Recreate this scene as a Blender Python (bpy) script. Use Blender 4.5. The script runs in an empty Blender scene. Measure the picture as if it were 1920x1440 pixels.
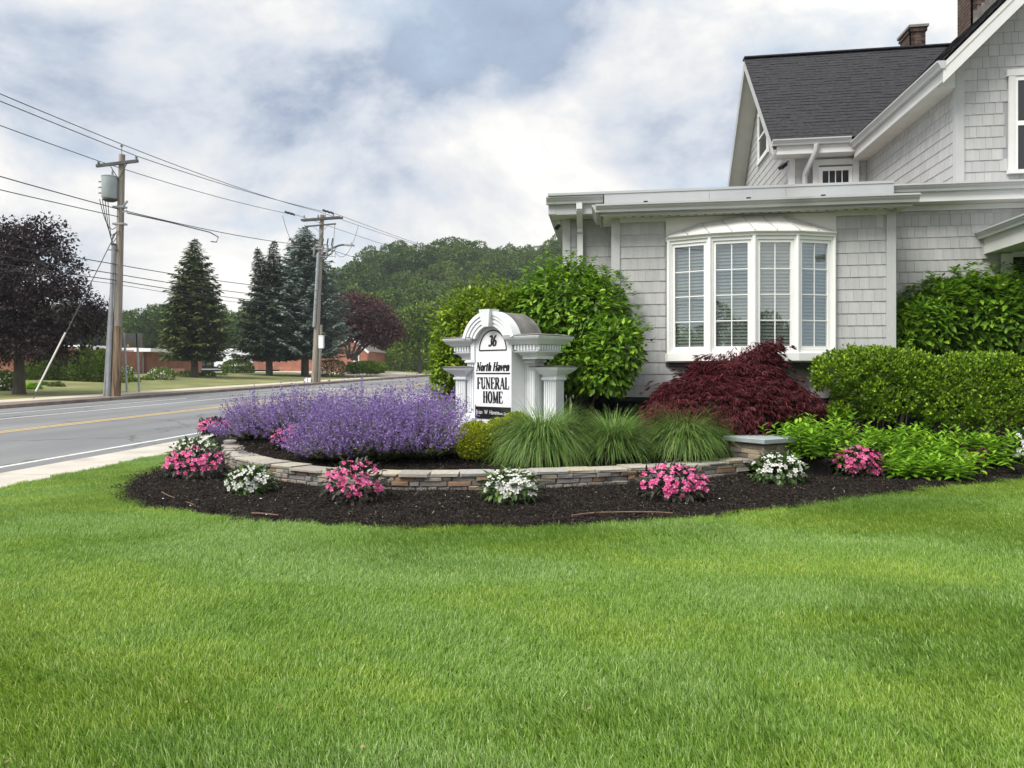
import bpy, bmesh, math, random
import numpy as np
from mathutils import Vector, Matrix, noise as mnoise

R = math.radians
random.seed(7)
rng = np.random.default_rng(11)
S = bpy.context.scene
COL = S.collection

# ------------------------------------------------------------------ camera
YAW = R(7.0)
CAM = Vector((0, 0, 1.5))
FPX, CX, HY = 1440.0, 960.0, 700.0
cd = bpy.data.cameras.new('camera')
cam = bpy.data.objects.new('camera', cd)
COL.objects.link(cam)
cam.location = CAM
cam.rotation_euler = (R(90), 0, YAW)
cd.sensor_width = 36
cd.lens = 27.0
cd.shift_y = -20 / 1920
cd.clip_start = 0.05
cd.clip_end = 3000
S.camera = cam

# ------------------------------------------------------------------ world, sun, exposure
SUN_AZ, SUN_EL = R(222), R(52)
w = bpy.data.worlds.new('World')
S.world = w
w.use_nodes = True
nt = w.node_tree
nt.nodes.clear()
N = nt.nodes.new
L = nt.links.new
wout = N('ShaderNodeOutputWorld')
bg = N('ShaderNodeBackground')
bg.inputs['Strength'].default_value = 0.1
sky = N('ShaderNodeTexSky')
sky.sky_type = 'NISHITA'
sky.sun_disc = False
sky.sun_elevation = SUN_EL
sky.sun_rotation = SUN_AZ
sky.air_density = 1.2
sky.dust_density = 2.5
tc = N('ShaderNodeTexCoord')
sep = N('ShaderNodeSeparateXYZ')
L(tc.outputs['Generated'], sep.inputs[0])
def wmath(op, a, b=None, c=None):
    n = N('ShaderNodeMath')
    n.operation = op
    for i, v in enumerate((a, b, c)):
        if v is None:
            continue
        if isinstance(v, (int, float)):
            n.inputs[i].default_value = v
        else:
            L(v, n.inputs[i])
    return n.outputs[0]
dirv = N('ShaderNodeMapping')
dirv.inputs['Scale'].default_value = (1.0, 1.0, 1.55)
dirv.inputs['Rotation'].default_value = (0, 0, R(-12))
L(tc.outputs['Generated'], dirv.inputs[0])
cmb = dirv
def wnoise(scale, detail, rough, dist, off):
    mp = N('ShaderNodeMapping')
    mp.inputs['Location'].default_value = off
    L(cmb.outputs[0], mp.inputs[0])
    n = N('ShaderNodeTexNoise')
    n.inputs['Scale'].default_value = scale
    n.inputs['Detail'].default_value = detail
    n.inputs['Roughness'].default_value = rough
    n.inputs['Distortion'].default_value = dist
    L(mp.outputs[0], n.inputs['Vector'])
    return n.outputs['Fac']
def wramp(f, stops):
    r = N('ShaderNodeValToRGB')
    e = r.color_ramp.elements
    while len(e) < len(stops):
        e.new(0.5)
    for k, (p, c) in enumerate(stops):
        e[k].position = p
        e[k].color = (*c, 1) if len(c) == 3 else c
    L(f, r.inputs[0])
    return r.outputs[0]
n0 = wnoise(1.7, 3, 0.5, 0.0, (4.3, 6.5, 7.9))             # broad banks
n1 = wnoise(4.2, 12, 0.62, 0.15, (6.4, 8.3, 3.6))          # billows
n2 = wnoise(2.6, 7, 0.55, 0.3, (7.2, 4.0, 8.4))            # light and dark in the cloud
cov = wmath('ADD', wmath('MULTIPLY', n0, 0.55), wmath('MULTIPLY', n1, 0.45))
mask = wramp(cov, [(0.41, (0, 0, 0)), (0.455, (0.6, 0.6, 0.6)), (0.52, (1, 1, 1))])
shd = wmath('ADD', wmath('MULTIPLY', n2, 0.65), wmath('MULTIPLY', n1, 0.35))
shade = wramp(shd, [(0.37, (2.4, 2.9, 3.8)), (0.44, (4.4, 4.7, 5.2)), (0.49, (5.5, 5.55, 5.6)), (0.56, (7.0, 6.8, 6.5))])
skyp = N('ShaderNodeMix')
skyp.data_type = 'RGBA'
skyp.inputs['Factor'].default_value = 0.85
L(sky.outputs[0], skyp.inputs['A'])
skyp.inputs['B'].default_value = (3.8, 4.75, 5.65, 1)
mx = N('ShaderNodeMix')
mx.data_type = 'RGBA'
L(mask, mx.inputs['Factor'])
L(skyp.outputs['Result'], mx.inputs['A'])
L(shade, mx.inputs['B'])
L(mx.outputs['Result'], bg.inputs['Color'])
L(bg.outputs[0], wout.inputs[0])

sl = bpy.data.lights.new('sun', 'SUN')
sl.energy = 3.0
sl.angle = R(30)
sl.color = (1.0, 0.96, 0.9)
sun = bpy.data.objects.new('sun', sl)
COL.objects.link(sun)
sd = Vector((math.sin(SUN_AZ) * math.cos(SUN_EL), math.cos(SUN_AZ) * math.cos(SUN_EL), math.sin(SUN_EL)))
sun.rotation_euler = sd.to_track_quat('Z', 'Y').to_euler()
sun.location = (0, 0, 40)

S.view_settings.view_transform = 'Standard'
S.view_settings.look = 'None'
S.view_settings.gamma = 1
S.view_settings.use_curve_mapping = False
S.view_settings.exposure = 0.7
S.render.engine = 'CYCLES'
S.cycles.use_denoising = True
S.cycles.max_bounces = 7
S.cycles.diffuse_bounces = 3
S.cycles.glossy_bounces = 3
S.cycles.transmission_bounces = 4
S.cycles.transparent_max_bounces = 8
S.cycles.use_adaptive_sampling = True
S.cycles.adaptive_threshold = 0.02

# ------------------------------------------------------------------ measuring helpers
FW = Vector((-math.sin(YAW), math.cos(YAW), 0))
RT = Vector((math.cos(YAW), math.sin(YAW), 0))
UP = Vector((0, 0, 1))
def ray(px, py):
    return FW + RT * ((px - CX) / FPX) + UP * ((HY - py) / FPX)
def at_d(px, py, d):
    return CAM + ray(px, py) * d
def at_y(px, py, Y):
    r = ray(px, py)
    return CAM + r * (Y / r.y)
def at_x(px, py, X):
    r = ray(px, py)
    return CAM + r * (X / r.x)
def zlawn(Y):
    return 0.02 * Y if Y < 10 else 0.2 + 0.0139 * (Y - 10)
def zroad(Y):
    return -0.1 + 0.0139 * Y
def ground_pt(px, py, off=0.0):
    r = ray(px, py)
    t = (CAM.z - off) / (0.02 * r.y - r.z)
    return CAM + r * t
def sstep(a, b, x):
    t = min(1, max(0, (x - a) / (b - a)))
    return t * t * (3 - 2 * t)

# ------------------------------------------------------------------ materials
MATS = {}
def mat(name, col, rough=0.6, var=0.12, scale=4.0, bump=0.0, bscale=40.0, metal=0.0, spec=0.3, orand=0.0, stain=None, stretch=None, coord='Object'):
    m = bpy.data.materials.new(name)
    m.use_nodes = True
    t = m.node_tree
    b = t.nodes['Principled BSDF']
    n = t.nodes.new
    l = t.links.new
    b.inputs['Roughness'].default_value = rough
    b.inputs['Metallic'].default_value = metal
    b.inputs['Specular IOR Level'].default_value = spec
    if coord == 'World':
        src = n('ShaderNodeNewGeometry').outputs['Position']
    else:
        src = n('ShaderNodeTexCoord').outputs[coord]
    if stretch:
        mp = n('ShaderNodeMapping')
        mp.inputs['Scale'].default_value = stretch
        l(src, mp.inputs[0])
        src = mp.outputs[0]
    nz = n('ShaderNodeTexNoise')
    nz.inputs['Scale'].default_value = scale
    nz.inputs['Detail'].default_value = 6
    l(src, nz.inputs['Vector'])
    mr = n('ShaderNodeMapRange')
    mr.inputs['From Min'].default_value = 0.3
    mr.inputs['From Max'].default_value = 0.7
    mr.inputs['To Min'].default_value = 1 - var
    mr.inputs['To Max'].default_value = 1 + var
    l(nz.outputs['Fac'], mr.inputs['Value'])
    val = mr.outputs[0]
    if orand:
        oi = n('ShaderNodeObjectInfo')
        m2 = n('ShaderNodeMapRange')
        m2.inputs['To Min'].default_value = 1 - orand
        m2.inputs['To Max'].default_value = 1 + orand
        l(oi.outputs['Random'], m2.inputs['Value'])
        mu = n('ShaderNodeMath')
        mu.operation = 'MULTIPLY'
        l(val, mu.inputs[0])
        l(m2.outputs[0], mu.inputs[1])
        val = mu.outputs[0]
    base = n('ShaderNodeRGB')
    base.outputs[0].default_value = (*col, 1)
    csrc = base.outputs[0]
    if stain:
        nz2 = n('ShaderNodeTexNoise')
        nz2.inputs['Scale'].default_value = stain[1]
        nz2.inputs['Detail'].default_value = 5
        l(src, nz2.inputs['Vector'])
        r2 = n('ShaderNodeMapRange')
        r2.inputs['From Min'].default_value = stain[2]
        r2.inputs['From Max'].default_value = stain[2] + 0.15
        l(nz2.outputs['Fac'], r2.inputs['Value'])
        mx = n('ShaderNodeMix')
        mx.data_type = 'RGBA'
        l(r2.outputs[0], mx.inputs['Factor'])
        l(csrc, mx.inputs['A'])
        mx.inputs['B'].default_value = (*stain[0], 1)
        csrc = mx.outputs['Result']
    vm = n('ShaderNodeVectorMath')
    vm.operation = 'SCALE'
    l(csrc, vm.inputs[0])
    l(val, vm.inputs['Scale'])
    l(vm.outputs[0], b.inputs['Base Color'])
    if bump:
        bn = n('ShaderNodeTexNoise')
        bn.inputs['Scale'].default_value = bscale
        bn.inputs['Detail'].default_value = 5
        l(src, bn.inputs['Vector'])
        bp = n('ShaderNodeBump')
        bp.inputs['Strength'].default_value = bump
        bp.inputs['Distance'].default_value = 0.02
        l(bn.outputs['Fac'], bp.inputs['Height'])
        l(bp.outputs[0], b.inputs['Normal'])
    MATS[name] = m
    return m

def leafmat(name, cols, rough=0.5, trans=0.3, spec=0.25, wscale=0.0, wcols=None, wstretch=(1, 1, 1)):
    """cols: list of (pos, rgb) picked at random per leaf; wcols: multiplies by slow noise over the ground"""
    m = bpy.data.materials.new(name)
    m.use_nodes = True
    t = m.node_tree
    n = t.nodes.new
    l = t.links.new
    b = t.nodes['Principled BSDF']
    out = t.nodes['Material Output']
    g = n('ShaderNodeNewGeometry')
    oi = n('ShaderNodeObjectInfo')
    ad = n('ShaderNodeMath')
    ad.operation = 'ADD'
    l(g.outputs['Random Per Island'], ad.inputs[0])
    l(oi.outputs['Random'], ad.inputs[1])
    fr = n('ShaderNodeMath')
    fr.operation = 'FRACT'
    l(ad.outputs[0], fr.inputs[0])
    r = n('ShaderNodeValToRGB')
    e = r.color_ramp.elements
    while len(e) < len(cols):
        e.new(0.5)
    for k, (p, c) in enumerate(cols):
        e[k].position = p
        e[k].color = (*c, 1)
    l(fr.outputs[0], r.inputs[0])
    csrc = r.outputs[0]
    if wcols:
        nz = n('ShaderNodeTexNoise')
        nz.inputs['Scale'].default_value = wscale
        nz.inputs['Detail'].default_value = 4
        nz.inputs['Roughness'].default_value = 0.6
        wmap = n('ShaderNodeMapping')
        wmap.inputs['Scale'].default_value = wstretch
        wmap.inputs['Rotation'].default_value = (0, 0, 0.12)
        l(g.outputs['Position'], wmap.inputs[0])
        l(wmap.outputs[0], nz.inputs['Vector'])
        r2 = n('ShaderNodeValToRGB')
        e = r2.color_ramp.elements
        while len(e) < len(wcols):
            e.new(0.5)
        for k, (p, c) in enumerate(wcols):
            e[k].position = p
            e[k].color = (*c, 1)
        l(nz.outputs['Fac'], r2.inputs[0])
        mu = n('ShaderNodeMix')
        mu.data_type = 'RGBA'
        mu.blend_type = 'MULTIPLY'
        mu.inputs['Factor'].default_value = 1
        l(csrc, mu.inputs['A'])
        l(r2.outputs[0], mu.inputs['B'])
        csrc = mu.outputs['Result']
    l(csrc, b.inputs['Base Color'])
    b.inputs['Roughness'].default_value = rough
    b.inputs['Specular IOR Level'].default_value = spec
    tr = n('ShaderNodeBsdfTranslucent')
    l(csrc, tr.inputs['Color'])
    mi = n('ShaderNodeMixShader')
    mi.inputs[0].default_value = trans
    l(b.outputs[0], mi.inputs[1])
    l(tr.outputs[0], mi.inputs[2])
    l(mi.outputs[0], out.inputs[0])
    MATS[name] = m
    return m

# ------------------------------------------------------------------ object helpers
def label(o, lab=None, cat=None, group=None, kind=None):
    if lab: o['label'] = lab
    if cat: o['category'] = cat
    if group: o['group'] = group
    if kind: o['kind'] = kind
    return o

class MB:
    """collects faces for one mesh"""
    def __init__(self):
        self.v, self.f = [], []
    def add(self, vs, fs):
        o = len(self.v)
        self.v += [tuple(p) for p in vs]
        self.f += [tuple(i + o for i in f) for f in fs]
        return self
    def box(self, x0, x1, y0, y1, z0, z1):
        vs = [(x, y, z) for z in (z0, z1) for y in (y0, y1) for x in (x0, x1)]
        return self.add(vs, [(0, 2, 3, 1), (4, 5, 7, 6), (0, 1, 5, 4), (2, 6, 7, 3), (0, 4, 6, 2), (1, 3, 7, 5)])
    def bar(self, p0, p1, w, h, up=UP):
        """rectangular bar between two points; w across, h along up"""
        p0, p1 = Vector(p0), Vector(p1)
        d = (p1 - p0).normalized()
        s = d.cross(Vector(up))
        if s.length < 1e-4:
            s = d.cross(Vector((0, 1, 0)))
        s.normalize()
        u = s.cross(d)
        vs = []
        for p in (p0, p1):
            for a, b in ((-1, -1), (1, -1), (1, 1), (-1, 1)):
                vs.append(p + s * (a * w / 2) + u * (b * h / 2))
        return self.add(vs, [(3, 2, 1, 0), (4, 5, 6, 7), (0, 1, 5, 4), (1, 2, 6, 5), (2, 3, 7, 6), (3, 0, 4, 7)])
    def tube(self, pts, rad, n=8, caps=True):
        pts = [Vector(p) for p in pts]
        if not isinstance(rad, (list, tuple)):
            rad = [rad] * len(pts)
        o = len(self.v)
        ref = None
        for i, p in enumerate(pts):
            d = (pts[min(i + 1, len(pts) - 1)] - pts[max(i - 1, 0)]).normalized()
            if ref is None:
                ref = d.orthogonal().normalized()
            s = (ref - d * ref.dot(d)).normalized()
            ref = s
            u = d.cross(s)
            for k in range(n):
                a = 2 * math.pi * k / n
                self.v.append(tuple(p + (s * math.cos(a) + u * math.sin(a)) * rad[i]))
        for i in range(len(pts) - 1):
            for k in range(n):
                a, b = o + i * n + k, o + i * n + (k + 1) % n
                self.f.append((a, b, b + n, a + n))
        if caps:
            self.f.append(tuple(o + k for k in reversed(range(n))))
            e = o + (len(pts) - 1) * n
            self.f.append(tuple(e + k for k in range(n)))
        return self
    def extrude(self, prof, p0, p1, out, up=UP):
        """prof: closed 2D outline (out, up) swept from p0 to p1"""
        p0, p1, out, up = Vector(p0), Vector(p1), Vector(out), Vector(up)
        n = len(prof)
        vs = [p + out * a + up * b for p in (p0, p1) for a, b in prof]
        fs = [(i, (i + 1) % n, n + (i + 1) % n, n + i) for i in range(n)]
        fs += [tuple(reversed(range(n))), tuple(range(n, 2 * n))]
        return self.add(vs, fs)
    def loft(self, rings):
        """rings: list of equal-length closed loops"""
        n = len(rings[0])
        vs = [p for r in rings for p in r]
        fs = []
        for i in range(len(rings) - 1):
            for k in range(n):
                a, b = i * n + k, i * n + (k + 1) % n
                fs.append((a, b, b + n, a + n))
        fs += [tuple(reversed(range(n))), tuple((len(rings) - 1) * n + k for k in range(n))]
        return self.add(vs, fs)
    def rects(self, x0, x1, y0, y1, prof):
        """stack of rectangles grown by an offset: prof = [(z, off), ...]"""
        return self.loft([[(x0 - o, y0 - o, z), (x1 + o, y0 - o, z), (x1 + o, y1 + o, z), (x0 - o, y1 + o, z)] for z, o in prof])
    def lathe(self, c, prof, n=16):
        return self.loft([[(c[0] + r * math.cos(2 * math.pi * k / n), c[1] + r * math.sin(2 * math.pi * k / n), c[2] + z) for k in range(n)] for r, z in prof])
    def mesh(self, name, m=None, smooth=False):
        me = bpy.data.meshes.new(name)
        me.from_pydata(self.v, [], self.f)
        me.validate()
        bm = bmesh.new()
        bm.from_mesh(me)
        bmesh.ops.recalc_face_normals(bm, faces=bm.faces)
        bm.to_mesh(me)
        bm.free()
        if smooth:
            me.polygons.foreach_set('use_smooth', [True] * len(me.polygons))
            try:
                me.set_sharp_from_angle(angle=R(40))
            except Exception:
                pass
        if m:
            me.materials.append(MATS[m] if isinstance(m, str) else m)
        return me

def new_obj(name, me, parent=None):
    o = bpy.data.objects.new(name, me)
    COL.objects.link(o)
    if parent is not None:
        o.parent = parent
    return o

class Thing:
    """an Empty at the thing's base; parts are given in world space unless local=True"""
    def __init__(self, name, lab, cat, loc=(0, 0, 0), rz=0.0, group=None):
        self.o = new_obj(name, None)
        self.o.location = loc
        self.o.rotation_euler = (0, 0, rz)
        self.M = Matrix.Translation(Vector(loc)) @ Matrix.Rotation(rz, 4, 'Z')
        self.I = self.M.inverted()
        label(self.o, lab, cat, group)
    def part(self, name, mb, m, parent=None, local=False, smooth=False, kind=None):
        if isinstance(mb, MB):
            me = mb.mesh(name, m, smooth)
        else:
            me = mb
            if m:
                me.materials.append(MATS[m] if isinstance(m, str) else m)
        if not local:
            me.transform(self.I)
        o = new_obj(name, me, parent or self.o)
        if kind:
            o['kind'] = kind
        return o
    def piece(self, name, me, M, parent=None, local=False):
        """shared mesh data placed by a matrix"""
        o = new_obj(name, me, parent or self.o)
        o.matrix_basis = M if local else self.I @ M
        return o

def single(name, mb, m, lab, cat, group=None, base=None, smooth=False, kind=None):
    me = mb.mesh(name, m, smooth) if isinstance(mb, MB) else mb
    if not isinstance(mb, MB) and m:
        me.materials.append(MATS[m])
    o = new_obj(name, me)
    if base is not None:
        me.transform(Matrix.Translation(-Vector(base)))
        o.location = base
    label(o, lab, cat, group, kind)
    return o

def struct(name, mb, m, smooth=False, lab=None):
    me = mb.mesh(name, m, smooth) if isinstance(mb, MB) else mb
    if not isinstance(mb, MB) and m:
        me.materials.append(MATS[m])
    o = new_obj(name, me)
    o['kind'] = 'structure'
    if lab:
        o['label'] = lab
    return o

def np_mesh(name, V, F, m=None):
    """V (n,3) floats, F (k,q) ints"""
    me = bpy.data.meshes.new(name)
    V = np.asarray(V, np.float32)
    F = np.asarray(F, np.int32)
    k, q = F.shape
    me.vertices.add(len(V))
    me.vertices.foreach_set('co', V.ravel())
    me.loops.add(k * q)
    me.loops.foreach_set('vertex_index', F.ravel())
    me.polygons.add(k)
    me.polygons.foreach_set('loop_start', np.arange(0, k * q, q, dtype=np.int32))
    me.update(calc_edges=True)
    if m:
        me.materials.append(MATS[m] if isinstance(m, str) else m)
    return me

def unit(a):
    return a / np.maximum(np.linalg.norm(a, axis=-1, keepdims=True), 1e-9)

LEAF = (np.array([(0, 0, 0), (0.34, 0.25, 0.05), (0.7, 0.17, 0.02), (1, 0, -0.08), (0.34, -0.25, 0.05), (0.7, -0.17, 0.02)], float), np.array([(0, 3, 2, 1), (0, 4, 5, 3)]))
SLIM = (np.array([(0, 0, 0), (0.4, 0.13, 0.04), (0.75, 0.08, 0.0), (1, 0, -0.12), (0.4, -0.13, 0.04), (0.75, -0.08, 0.0)], float), np.array([(0, 3, 2, 1), (0, 4, 5, 3)]))
CARD = (np.array([(0, 0, 0), (0.5, 0.3, 0.04), (1, 0, 0), (0.5, -0.3, -0.02)], float), np.array([(0, 1, 2, 3)]))
NEED = (np.array([(0, 0.06, 0), (0.7, 0.16, -0.02), (1, 0, -0.06), (0.6, -0.17, -0.02)], float), np.array([(0, 1, 2, 3)]))
def frames(D, Nn):
    D = unit(D)
    Sd = unit(np.cross(Nn, D))
    Nn = np.cross(D, Sd)
    return D, Sd, Nn
def cards(P, D, Nn, size, tpl):
    """instances of a small leaf template as one vertex/face array"""
    tv, tf = tpl
    D, Sd, Nn = frames(D, Nn)
    size = np.broadcast_to(np.asarray(size, float), (len(P),))
    V = P[:, None, :] + size[:, None, None] * (tv[None, :, 0:1] * D[:, None, :] + tv[None, :, 1:2] * Sd[:, None, :] + tv[None, :, 2:3] * Nn[:, None, :])
    F = tf[None] + (np.arange(len(P)) * len(tv))[:, None, None]
    return V.reshape(-1, 3), F.reshape(-1, tf.shape[1])
def join(parts):
    Vs, Fs, o = [], [], 0
    for V, F in parts:
        Vs.append(V)
        Fs.append(F + o)
        o += len(V)
    return np.concatenate(Vs), np.concatenate(Fs)
def rdir(n):
    return unit(rng.normal(size=(n, 3)))
def blob_points(blobs, n, inner=0.55, bottom=-1.0):
    """points in the outer shells of a union of ellipsoids, with outward normals; blobs: (cx,cy,cz,rx,ry,rz)"""
    B = np.array(blobs, float)
    wgt = (B[:, 3] * B[:, 4] + B[:, 4] * B[:, 5] + B[:, 3] * B[:, 5])
    out_p, out_n = [], []
    got = 0
    while got < n:
        k = rng.choice(len(B), size=n * 2, p=wgt / wgt.sum())
        d = rdir(n * 2)
        rr = inner + (1 - inner) * rng.random(n * 2) ** 0.6
        p = B[k, :3] + d * rr[:, None] * B[k, 3:]
        keep = d[:, 2] > bottom
        for j in range(len(B)):
            q = np.linalg.norm((p - B[j, :3]) / B[j, 3:], axis=1)
            keep &= (j == k) | (q > inner)
        nn = unit(d / B[k, 3:])
        out_p.append(p[keep])
        out_n.append(nn[keep])
        got += keep.sum()
    return np.concatenate(out_p)[:n], np.concatenate(out_n)[:n]

def scatter(name, protos, P, rot, scl, idx):
    """one object that repeats small patches over a surface with geometry nodes (grass, chips, far wood)"""
    pc = bpy.data.collections.new(name + '_patches')
    for k, me in enumerate(protos):
        po = bpy.data.objects.new('%s_patch_%02d' % (name, k), me)
        pc.objects.link(po)
    me = bpy.data.meshes.new(name)
    me.vertices.add(len(P))
    me.vertices.foreach_set('co', np.asarray(P, np.float32).ravel())
    a = me.attributes.new('rot', 'FLOAT_VECTOR', 'POINT')
    a.data.foreach_set('vector', np.asarray(rot, np.float32).ravel())
    a = me.attributes.new('scl', 'FLOAT_VECTOR', 'POINT')
    a.data.foreach_set('vector', np.asarray(scl, np.float32).ravel())
    a = me.attributes.new('idx', 'INT', 'POINT')
    a.data.foreach_set('value', np.asarray(idx, np.int32))
    o = new_obj(name, me)
    g = bpy.data.node_groups.new(name, 'GeometryNodeTree')
    g.interface.new_socket('Geometry', in_out='INPUT', socket_type='NodeSocketGeometry')
    g.interface.new_socket('Geometry', in_out='OUTPUT', socket_type='NodeSocketGeometry')
    gi, go = g.nodes.new('NodeGroupInput'), g.nodes.new('NodeGroupOutput')
    iop = g.nodes.new('GeometryNodeInstanceOnPoints')
    ci = g.nodes.new('GeometryNodeCollectionInfo')
    ci.inputs['Collection'].default_value = pc
    ci.inputs['Separate Children'].default_value = True
    ci.inputs['Reset Children'].default_value = True
    g.links.new(gi.outputs[0], iop.inputs['Points'])
    g.links.new(ci.outputs[0], iop.inputs['Instance'])
    iop.inputs['Pick Instance'].default_value = True
    for nm, ty, sock in (('idx', 'INT', 'Instance Index'), ('rot', 'FLOAT_VECTOR', 'Rotation'), ('scl', 'FLOAT_VECTOR', 'Scale')):
        na = g.nodes.new('GeometryNodeInputNamedAttribute')
        na.data_type = ty
        na.inputs['Name'].default_value = nm
        g.links.new([s for s in na.outputs if s.enabled][0], iop.inputs[sock])
    g.links.new(iop.outputs[0], go.inputs[0])
    md = o.modifiers.new('scatter', 'NODES')
    md.node_group = g
    return o

# ------------------------------------------------------------------ material library
mat('soil', (0.05, 0.055, 0.02), 0.95, 0.3, 6, 0.4, 60)
mat('mulch', (0.020, 0.017, 0.015), 0.95, 0.5, 9, 1.0, 70, spec=0.1)
mat('far_grass', (0.16, 0.175, 0.062), 0.95, 0.25, 0.5, 0.5, 25, stain=((0.215, 0.20, 0.085), 0.25, 0.5), coord='World')
mat('ground', (0.10, 0.12, 0.05), 0.95, 0.3, 0.2, coord='World')
mat('asphalt', (0.19, 0.193, 0.197), 0.85, 0.16, 0.6, 0.35, 160, stain=((0.235, 0.235, 0.232), 0.22, 0.5), stretch=(1.0, 0.22, 1.0), coord='World')
mat('kerb', (0.20, 0.165, 0.14), 0.9, 0.25, 2.0, 0.3, 40, coord='World')
mat('concrete', (0.50, 0.46, 0.40), 0.9, 0.14, 1.3, 0.3, 80, stain=((0.33, 0.29, 0.26), 0.9, 0.55), coord='World')
mat('far_walk', (0.52, 0.47, 0.36), 0.9, 0.12, 1.0, coord='World')
mat('white_line', (0.62, 0.62, 0.60), 0.8, 0.2, 8, stain=((0.25, 0.25, 0.25), 3.0, 0.62), coord='World')
mat('yellow_line', (0.60, 0.43, 0.16), 0.8, 0.15, 6, stain=((0.30, 0.25, 0.16), 2.5, 0.62), coord='World')
mat('shingle', (0.445, 0.445, 0.442), 0.75, 0.05, 3, 0.25, 90, spec=0.25, orand=0.065, stretch=(6, 6, 0.6))
mat('wall_back', (0.33, 0.335, 0.35), 0.8, 0.05)
mat('trim_grey', (0.46, 0.465, 0.465), 0.6, 0.04, 3, spec=0.3)
mat('trim_white', (0.68, 0.68, 0.665), 0.5, 0.04, 3, spec=0.35)
mat('vinyl_white', (0.82, 0.82, 0.80), 0.4, 0.02, 3, spec=0.4)
mat('soffit', (0.62, 0.61, 0.56), 0.7, 0.05, 3)
mat('gutter', (0.46, 0.465, 0.465), 0.35, 0.06, 2, spec=0.5, stain=((0.36, 0.36, 0.35), 1.5, 0.58))
mat('flashing', (0.40, 0.415, 0.42), 0.4, 0.1, 1.2, spec=0.5, stain=((0.38, 0.38, 0.365), 1.1, 0.55))
mat('cream_panel', (0.66, 0.645, 0.605), 0.6, 0.05, 2)
mat('roof_shingle', (0.046, 0.046, 0.050), 0.95, 0.3, 14, 0.6, 120, spec=0.15, orand=0.0)
mat('chimney_brick', (0.10, 0.066, 0.054), 0.9, 0.35, 9, 0.5, 60)
mat('mortar', (0.30, 0.27, 0.24), 0.95, 0.2, 8)
mat('foundation', (0.045, 0.045, 0.05), 0.95, 0.3, 4)
mat('dark_room', (0.02, 0.02, 0.022), 0.9, 0.1)
mat('blind', (0.30, 0.30, 0.285), 0.6, 0.04, 3)
mat('door_black', (0.012, 0.012, 0.014), 0.35, 0.1, 3, spec=0.4)
mat('sign_white', (0.76, 0.78, 0.79), 0.55, 0.06, 5, 0.1, 60, spec=0.3, stain=((0.62, 0.64, 0.63), 2.2, 0.6), coord='World')
mat('sign_panel', (0.78, 0.78, 0.80), 0.4, 0.02, 3, spec=0.4)
mat('letter_black', (0.012, 0.012, 0.014), 0.4, 0.0)
mat('letter_white', (0.8, 0.8, 0.8), 0.5, 0.0)
mat('lead_roof', (0.17, 0.16, 0.15), 0.7, 0.25, 6, 0.2, 40, stain=((0.26, 0.25, 0.23), 3, 0.55))
mat('cap_slab', (0.30, 0.34, 0.34), 0.8, 0.15, 5, 0.3, 50)
mat('pole_wood', (0.29, 0.26, 0.22), 0.9, 0.22, 3, 0.5, 30, stretch=(6, 6, 0.25), stain=((0.16, 0.125, 0.09), 2.0, 0.55))
mat('pole_base', (0.265, 0.19, 0.125), 0.9, 0.3, 3, 0.5, 30, stretch=(6, 6, 0.3), stain=((0.09, 0.055, 0.035), 2.5, 0.5))
mat('arm_wood', (0.085, 0.085, 0.085), 0.85, 0.2, 6)
mat('galv', (0.34, 0.36, 0.38), 0.45, 0.15, 4, metal=0.4, spec=0.5)
mat('wire', (0.045, 0.045, 0.05), 0.6, 0.0)
mat('wire_grey', (0.09, 0.09, 0.095), 0.6, 0.0)
mat('transformer', (0.36, 0.41, 0.42), 0.45, 0.1, 3, spec=0.4)
mat('porcelain', (0.26, 0.26, 0.27), 0.35, 0.1)
mat('sign_back', (0.115, 0.115, 0.11), 0.7, 0.1, 3)
mat('tag_orange', (0.75, 0.36, 0.05), 0.6, 0.0)
mat('bark', (0.10, 0.085, 0.07), 0.95, 0.35, 5, 0.8, 20, stretch=(3, 3, 0.6))
mat('stem', (0.12, 0.10, 0.07), 0.9, 0.3, 8)
mat('stem_red', (0.06, 0.03, 0.025), 0.9, 0.3, 8)
mat('far_brick', (0.36, 0.155, 0.105), 0.9, 0.18, 1.5, 0.2, 20, stain=((0.42, 0.22, 0.16), 1.2, 0.58), coord='World')
mat('fascia_white', (0.80, 0.82, 0.84), 0.5, 0.03)
mat('roof_grey', (0.22, 0.20, 0.19), 0.9, 0.15, 3)
mat('rv_white', (0.80, 0.80, 0.80), 0.4, 0.04, spec=0.4)
mat('rv_stripe', (0.20, 0.21, 0.24), 0.4, 0.05)
mat('glass_dark', (0.02, 0.022, 0.025), 0.08, 0.0, spec=0.6)
mat('tyre', (0.02, 0.02, 0.02), 0.9, 0.1)
mat('stick', (0.17, 0.10, 0.07), 0.8, 0.25, 12)
mat('petal_litter', (0.75, 0.73, 0.68), 0.7, 0.05)
mat('hill_ground', (0.035, 0.05, 0.02), 0.95, 0.3, 0.1)

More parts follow.
